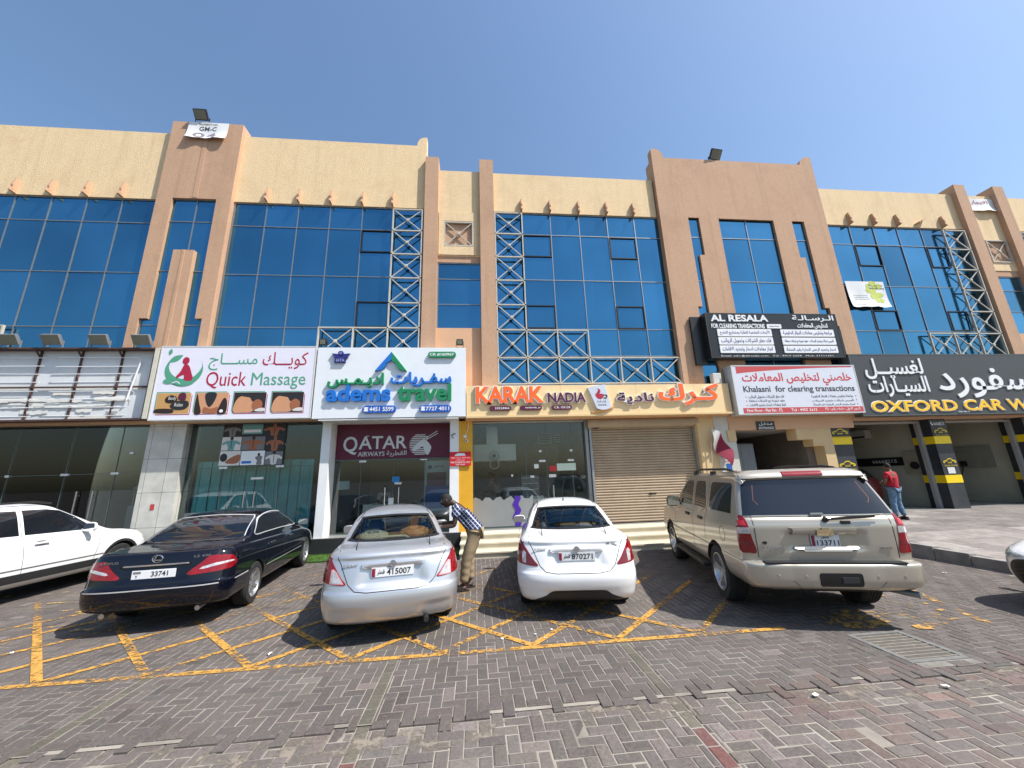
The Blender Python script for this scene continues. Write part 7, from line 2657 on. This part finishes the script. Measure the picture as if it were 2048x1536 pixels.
def hand_bm(bmt, wrist, d, palm_n, s=1.0, curl=.5):
    """palm with four unequal fingers and a thumb, added to bmt"""
    d = d.normalized()
    palm_n = (palm_n - d * palm_n.dot(d)).normalized()
    side = d.cross(palm_n)
    q = MB()
    q.tube([wrist - d * .02, wrist + d * .03 * s, wrist + d * .085 * s], [.026 * s, .034 * s, .036 * s], 10)
    q.v = [tuple(wrist + (Vector(v) - wrist) - palm_n * ((Vector(v) - wrist).dot(palm_n)) * .45) for v in q.v]
    for k, (off, ln) in enumerate(((-.030, .066), (-.010, .075), (.010, .070), (.029, .055))):
        p = wrist + d * .082 * s + side * off * s
        pts = [p]
        a = 0
        for j in range(3):
            a += curl * (.5 if j == 0 else .8)
            pts.append(pts[-1] + (d * math.cos(a) + palm_n * math.sin(a)) * ln * s / 3)
        q.tube(pts, [.0095 * s, .009 * s, .0085 * s, .006 * s], 6)
    p = wrist + d * .03 * s - side * .030 * s
    q.tube([p, p + (d * .5 - side * .8 + palm_n * .2).normalized() * .035 * s, p + (d * .9 - side * .7 + palm_n * .4).normalized() * .066 * s], [.012 * s, .0105 * s, .007 * s], 6)
    base = len(bmt.verts)
    vs = [bmt.verts.new(v) for v in q.v]
    for f in q.f:
        try: bmt.faces.new([vs[i] for i in f])
        except ValueError: pass


def person(label, loc, rz, J, scale, m_skin, m_hair, m_shirt, m_trous, m_shoe, yaw=0.0, nod=0.0, sleeves=.55, sandals=False, extra=None, loose=1.0, curl=.5):
    """J: joint positions in metres for a 1.70 m figure facing +Y"""
    root = thing("person", label, "person", loc, rz)
    j = {k: Vector(v) * scale for k, v in J.items()}
    s = scale
    mix = lambda a, b, t: j[a] * (1 - t) + j[b] * t
    nodes = {'pelvis': (j['pelvis'], .13 * s, .10 * s), 'spine': (j['spine'], .125 * s, .095 * s), 'chest': (j['chest'], .145 * s, .10 * s), 'neckb': (j['neckb'], .075 * s, .065 * s), 'neckt': (j['neckt'], .052 * s, .055 * s), 'skull': (j['head'], .05 * s, .05 * s)}
    edges = [('pelvis', 'spine'), ('spine', 'chest'), ('chest', 'neckb'), ('neckb', 'neckt'), ('neckt', 'skull')]
    for sd in 'LR':
        nodes['sh' + sd] = (j['sh' + sd], .058 * s, .058 * s); nodes['ua' + sd] = (mix('sh' + sd, 'el' + sd, .5), .050 * s, .050 * s); nodes['el' + sd] = (j['el' + sd], .040 * s, .040 * s)
        nodes['fa' + sd] = (mix('el' + sd, 'wr' + sd, .4), .040 * s, .038 * s); nodes['wr' + sd] = (j['wr' + sd], .026 * s, .024 * s)
        nodes['hp' + sd] = (j['hp' + sd], .088 * s, .088 * s); nodes['th' + sd] = (mix('hp' + sd, 'kn' + sd, .5), .076 * s, .078 * s); nodes['kn' + sd] = (j['kn' + sd], .055 * s, .056 * s)
        nodes['cf' + sd] = (mix('kn' + sd, 'an' + sd, .35), .054 * s, .056 * s); nodes['an' + sd] = (j['an' + sd], .036 * s, .038 * s)
        edges += [('chest', 'sh' + sd), ('sh' + sd, 'ua' + sd), ('ua' + sd, 'el' + sd), ('el' + sd, 'fa' + sd), ('fa' + sd, 'wr' + sd), ('pelvis', 'hp' + sd), ('hp' + sd, 'th' + sd), ('th' + sd, 'kn' + sd), ('kn' + sd, 'cf' + sd), ('cf' + sd, 'an' + sd)]
    bm = skin_mesh(nodes, edges, 'pelvis')
    hb, HM = head_bm(j['head'], s, yaw, nod)
    tmp = bpy.data.meshes.new("h"); hb.to_mesh(tmp); hb.free(); bm.from_mesh(tmp)
    for sd in 'LR':
        d = j['wr' + sd] - j['el' + sd]
        n = Vector(J.get('pn' + sd, (0, 0, -1)))
        hand_bm(bm, j['wr' + sd], d, n, s, curl)
        toe = Vector(J.get('to' + sd, (0, 1, 0))).normalized()
        a = j['an' + sd]
        q = MB()
        q.tube([a - toe * .05 * s + Vector((0, 0, -.045 * s)), a + toe * .02 * s + Vector((0, 0, -.035 * s)), a + toe * .10 * s + Vector((0, 0, -.05 * s)), a + toe * .17 * s + Vector((0, 0, -.062 * s))], [.036 * s, .042 * s, .040 * s, .022 * s], 10)
        vs = [bm.verts.new(v) for v in q.v]
        for f in q.f: bm.faces.new([vs[i] for i in f])
    me = mesh_of(bm, "body"); bm.free()
    link_mesh("body", me, m_skin, root, local=True, smooth=180)
    # hair
    bm = bmesh.new()
    bmesh.ops.create_uvsphere(bm, u_segments=24, v_segments=16, radius=1)
    kill = [v for v in bm.verts if v.co.z < (.30 if v.co.y > .25 else -.35 + .55 * max(0, v.co.y + .3)) ]
    bmesh.ops.delete(bm, geom=kill, context='VERTS')
    for v in bm.verts: v.co = Vector((v.co.x * .0795, v.co.y * .102 - .002, v.co.z * .122 + .002))
    bm.transform(HM)
    me = mesh_of(bm, "hair"); bm.free()
    link_mesh("hair", me, m_hair, root, local=True, smooth=180)
    bm = bmesh.new()
    for s_ in (1, -1):
        e = bmesh.ops.create_uvsphere(bm, u_segments=10, v_segments=8, radius=.0105)
        for v in e["verts"]: v.co += Vector((s_ * .030, .0815, .011))
    bm.transform(HM)
    me = mesh_of(bm, "eyes"); bm.free()
    link_mesh("eyes", me, mat("eye_white", (.6, .58, .54), .2), root, local=True, smooth=180)
    # shirt
    l = loose
    sn = {'hem': (j['pelvis'] + (j['spine'] - j['pelvis']) * -.25, .158 * s * l, .128 * s * l), 'pelvis': (j['pelvis'] + (j['spine'] - j['pelvis']) * .2, .152 * s * l, .122 * s * l), 'spine': (j['spine'], .148 * s * l, .118 * s * l), 'chest': (j['chest'], .162 * s, .118 * s), 'neckb': (j['neckb'], .078 * s, .07 * s)}
    se = [('hem', 'pelvis'), ('pelvis', 'spine'), ('spine', 'chest'), ('chest', 'neckb')]
    for sd in 'LR':
        sn['sh' + sd] = (j['sh' + sd], .074 * s, .074 * s); sn['sl' + sd] = (mix('sh' + sd, 'el' + sd, sleeves * .6), .068 * s * l, .068 * s * l); sn['cu' + sd] = (mix('sh' + sd, 'el' + sd, sleeves), .070 * s * l, .070 * s * l)
        se += [('chest', 'sh' + sd), ('sh' + sd, 'sl' + sd), ('sl' + sd, 'cu' + sd)]
    bm = skin_mesh(sn, se, 'spine')
    for v in bm.verts: v.co += Vector((math.sin(v.co.z * 41 + v.co.x * 23), math.sin(v.co.z * 37 + 2 + v.co.x * 31), 0)) * .0035 * s
    me = mesh_of(bm, "shirt"); bm.free()
    link_mesh("shirt", me, m_shirt, root, local=True, smooth=180)
    # trousers
    tn = {'pelvis': (j['pelvis'] + Vector((0, 0, .03 * s)), .142 * s, .115 * s)}
    te = []
    for sd in 'LR':
        tn['hp' + sd] = (j['hp' + sd], .104 * s, .108 * s); tn['th' + sd] = (mix('hp' + sd, 'kn' + sd, .5), .094 * s * l, .096 * s * l); tn['kn' + sd] = (j['kn' + sd], .078 * s * l, .08 * s * l)
        tn['cf' + sd] = (mix('kn' + sd, 'an' + sd, .5), .070 * s * l, .072 * s * l); tn['an' + sd] = (mix('kn' + sd, 'an' + sd, .94), .062 * s * l, .066 * s * l)
        te += [('pelvis', 'hp' + sd), ('hp' + sd, 'th' + sd), ('th' + sd, 'kn' + sd), ('kn' + sd, 'cf' + sd), ('cf' + sd, 'an' + sd)]
    bm = skin_mesh(tn, te, 'pelvis')
    for v in bm.verts: v.co += Vector((math.sin(v.co.z * 55), math.sin(v.co.z * 47 + 1.3 + v.co.x * 20), 0)) * .0035 * s
    me = mesh_of(bm, "trousers"); bm.free()
    link_mesh("trousers", me, m_trous, root, local=True, smooth=180)
    for sd in 'LR':
        toe = Vector(J.get('to' + sd, (0, 1, 0))).normalized()
        a = j['an' + sd].copy()
        sx_ = Vector((toe.y, -toe.x, 0))
        q = MB()
        sole = [(-.085, -.032), (-.09, 0), (-.085, .032), (-.03, .036), (.08, .046), (.15, .036), (.185, 0), (.15, -.04), (.08, -.046), (-.03, -.036)]
        pts = [(a.x + (toe.x * u + sx_.x * v) * s, a.y + (toe.y * u + sx_.y * v) * s) for u, v in sole]
        zb = a.z - .088 * s
        q.prism(pts, zb, zb + .022 * s, 'Z')
        if sandals:
            for u in (.02, .065, .11):
                c = a + toe * u * s
                q.tube([c - sx_ * .047 * s + Vector((0, 0, -.07 * s)), c + Vector((0, 0, -.018 * s - u * .18)), c + sx_ * .047 * s + Vector((0, 0, -.07 * s))], .009 * s, 6)
        else:
            q.tube([a - toe * .07 * s + Vector((0, 0, -.04 * s)), a + toe * .02 * s + Vector((0, 0, -.028 * s)), a + toe * .11 * s + Vector((0, 0, -.045 * s)), a + toe * .18 * s + Vector((0, 0, -.06 * s))], [.044 * s, .05 * s, .046 * s, .024 * s], 10)
        q.build("sandal" if sandals else "shoe", m_shoe, root, local=True, smooth=50)
    return root


STAND = dict(pelvis=(0, 0, .94), spine=(0, -.01, 1.12), chest=(0, 0, 1.29), neckb=(0, -.015, 1.44), neckt=(0, 0, 1.52), head=(0, .02, 1.60),
             shL=(-.175, -.01, 1.39), elL=(-.23, -.03, 1.12), wrL=(-.22, .06, .88), shR=(.175, -.01, 1.39), elR=(.23, -.03, 1.12), wrR=(.22, .06, .88),
             hpL=(-.09, 0, .90), knL=(-.10, .03, .50), anL=(-.10, -.01, .09), hpR=(.09, 0, .90), knR=(.10, .03, .50), anR=(.10, -.01, .09), pnL=(1, 0, 0), pnR=(-1, 0, 0))
S_dark, S_brown = mat("skin_dark", (.055, .028, .018), .5, var=.1, scale=9), mat("skin_brown", (.17, .085, .05), .5, var=.08, scale=9)
H_black = mat("hair_black", (.008, .007, .006), .8)


def bend(J, ang, names=('spine', 'chest', 'neckb', 'neckt', 'head', 'shL', 'shR', 'elL', 'elR', 'wrL', 'wrR')):
    o = Vector(J['pelvis'])
    M_ = Matrix.Rotation(-ang, 3, 'X')
    r_ = dict(J)
    for n in names: r_[n] = tuple(o + M_ @ (Vector(J[n]) - o))
    return r_


# plaid cloth: white lines over navy in two directions
pm = bpy.data.materials.new("navy_plaid"); pm.use_nodes = True
N, L = pm.node_tree.nodes, pm.node_tree.links
tc = N.new("ShaderNodeTexCoord"); mp = N.new("ShaderNodeMapping"); mp.inputs["Rotation"].default_value = (R(42), 0, 0)
L.new(tc.outputs["Object"], mp.inputs["Vector"])
sp_ = N.new("ShaderNodeSeparateXYZ"); L.new(mp.outputs[0], sp_.inputs[0])
outs = []
for ax, k in ((0, 17.0), (1, 17.0), (2, 17.0)):
    a = N.new("ShaderNodeMath"); a.operation = 'MULTIPLY'; a.inputs[1].default_value = k; L.new(sp_.outputs[ax], a.inputs[0])
    b = N.new("ShaderNodeMath"); b.operation = 'FRACT'; L.new(a.outputs[0], b.inputs[0])
    c = N.new("ShaderNodeMath"); c.operation = 'LESS_THAN'; c.inputs[1].default_value = .19 if ax != 2 else .14; L.new(b.outputs[0], c.inputs[0])
    outs.append(c)
mxx = N.new("ShaderNodeMath"); mxx.operation = 'MAXIMUM'; L.new(outs[1].outputs[0], mxx.inputs[0]); hf = N.new("ShaderNodeMath"); hf.operation = 'MULTIPLY'; hf.inputs[1].default_value = .4; L.new(outs[2].outputs[0], hf.inputs[0]); L.new(hf.outputs[0], mxx.inputs[1])
mc = N.new("ShaderNodeMix"); mc.data_type = 'RGBA'; mc.inputs[6].default_value = (.014, .022, .085, 1); mc.inputs[7].default_value = (.62, .65, .72, 1)
L.new(mxx.outputs[0], mc.inputs[0]); L.new(mc.outputs[2], N["Principled BSDF"].inputs["Base Color"]); N["Principled BSDF"].inputs["Roughness"].default_value = .9

J = dict(STAND)
J.update(pelvis=(0, -.06, .93), spine=(0, .06, 1.10), chest=(0, .20, 1.24), neckb=(0, .31, 1.36), neckt=(0, .37, 1.41), head=(0, .45, 1.44),
         shL=(-.175, .27, 1.30), elL=(-.20, .30, 1.04), wrL=(-.17, .53, 1.02), shR=(.175, .27, 1.30), elR=(.20, .33, 1.05), wrR=(.17, .55, 1.04),
         hpL=(-.09, -.04, .88), knL=(-.10, .10, .50), anL=(-.10, .15, .09), hpR=(.09, -.06, .88), knR=(.11, .06, .50), anR=(.12, .05, .09), pnL=(0, 0, -1), pnR=(0, 0, -1))
person("man in navy plaid shirt and khaki trousers leaning down to the silver car's window", (-0.07, 7.42, 0), R(90), J, 1.06, S_dark, H_black, pm,
       mat("khaki_cloth", (.30, .225, .135), .9, var=.15, scale=6), mat("sandal_black", (.03, .026, .024), .6), nod=R(-18), sandals=True, loose=1.22, curl=.35)

J = dict(STAND)
J.update(elL=(-.25, .03, 1.13), wrL=(-.06, .20, 1.12), elR=(.25, .03, 1.13), wrR=(.06, .22, 1.10), anL=(-.14, .02, .09), knL=(-.12, .04, .5), anR=(.14, -.03, .09), chest=(0, -.03, 1.29), neckb=(0, -.01, 1.44))
person("man in red shirt and blue jeans standing with folded arms before the car wash", (11.95, 10.2, .385), R(12), J, .915, S_brown, H_black,
       mat("red_cloth", (.42, .012, .03), .85, var=.1, scale=7), mat("jeans", (.12, .20, .29), .9, var=.2, scale=8), M_black, yaw=R(-25), loose=1.12)
J = bend(STAND, R(28))
person("man in a grey shirt bending in the left car wash bay behind the off-roader", (12.75, 12.4, .45), R(-60), J, .98, S_brown, H_black, mat("grey_shirt", (.28, .28, .27), .9, var=.2), mat("dark_trousers", (.03, .03, .035), .9), M_black, loose=1.1)
J = bend(STAND, R(24)); J.update(elL=(-.2, .3, 1.0), wrL=(-.15, .5, 1.0), elR=(.2, .3, 1.0), wrR=(.15, .5, 1.0))
person("man in a tan shirt working behind the tea shop window", (.74, 12.75, .45), R(60), J, 1.0, S_brown, H_black, mat("tan_shirt", (.30, .25, .18), .9), mat("dark_trousers", (.03, .03, .035), .9), M_black)
J = bend(STAND, R(20)); J.update(elL=(-.2, .3, 1.02), wrL=(-.12, .5, 1.02), elR=(.2, .3, 1.02), wrR=(.12, .5, 1.02))
person("person in a white shirt at the desk inside the travel shop", (-3.2, 14.0, .10), R(205), J, 1.0, S_brown, H_black, mat("white_shirt", (.6, .62, .64), .8), mat("dark_trousers", (.03, .03, .035), .9), M_black)

# ---------------------------------------------------------------- dark red car standing in the bay
def bay_car():
    root = thing("parked_car", "dark red car standing inside the left car wash bay behind the man in red", "car", (13.75, 12.6, .45), R(0))
    L_ = [(.20, .20, .2, 3.7, .70, .3, .45), (.30, .28, .05, 3.85, .80, .34, .55), (.55, .52, 0, 3.9, .83, .36, .6), (.85, .72, .06, 3.8, .82, .34, .65), (.98, .84, .1, 3.5, .79, .3, .5), (1.0, .95, .14, 3.1, .76, .3, .4),
          (1.2, 1.18, .3, 2.6, .68, .26, .35), (1.36, 1.36, .5, 2.2, .58, .24, .3), (1.43, 1.43, .8, 1.9, .4, .2, .2), (1.46, 1.46, 1.2, 1.5, .08, .03, .03)]
    P_red = car_paint("dark_red_paint", (.16, .018, .022), .3, .3, 1.0, .1)
    bm = loft(L_, nr=14, sub=5, p=3.2)
    wells = [(s * .73, y, .29, .325) for s in (1, -1) for y in (.75, 3.1)]
    body, bvh = finish_body(root, bm, wells, P_red)
    patch("rear_window", smooth_poly([(-.56, 1.04), (.56, 1.04), (.5, 1.32), (0, 1.36), (-.5, 1.32)], 3), 'rear', bvh, M_tint, root, off=.004, grid=.06)
    for v, s in (('left', -1), ('right', 1)):
        patch("side_window", [(.5, 1.04), (2.9, .98), (2.4, 1.28), (2.1, 1.36), (1.2, 1.37), (.7, 1.3)], v, bvh, M_tint, root, off=.004, grid=.06)
        seam([(1.7, 1.0), (1.7, .3)], v, bvh, root)
        patch("tail_light", [(s * .62, .7), (s * .80, .72), (s * .78, .95), (s * .66, .92)], 'rear', bvh, M_lred, root, off=.006, grid=.04)
        mirror_arm(root, s * .74, 2.7, 1.02, P_red, s)
        for y in (.75, 3.1): wheel(root, s * .72, y, .29, .18, 7)
    return root


bay_car()
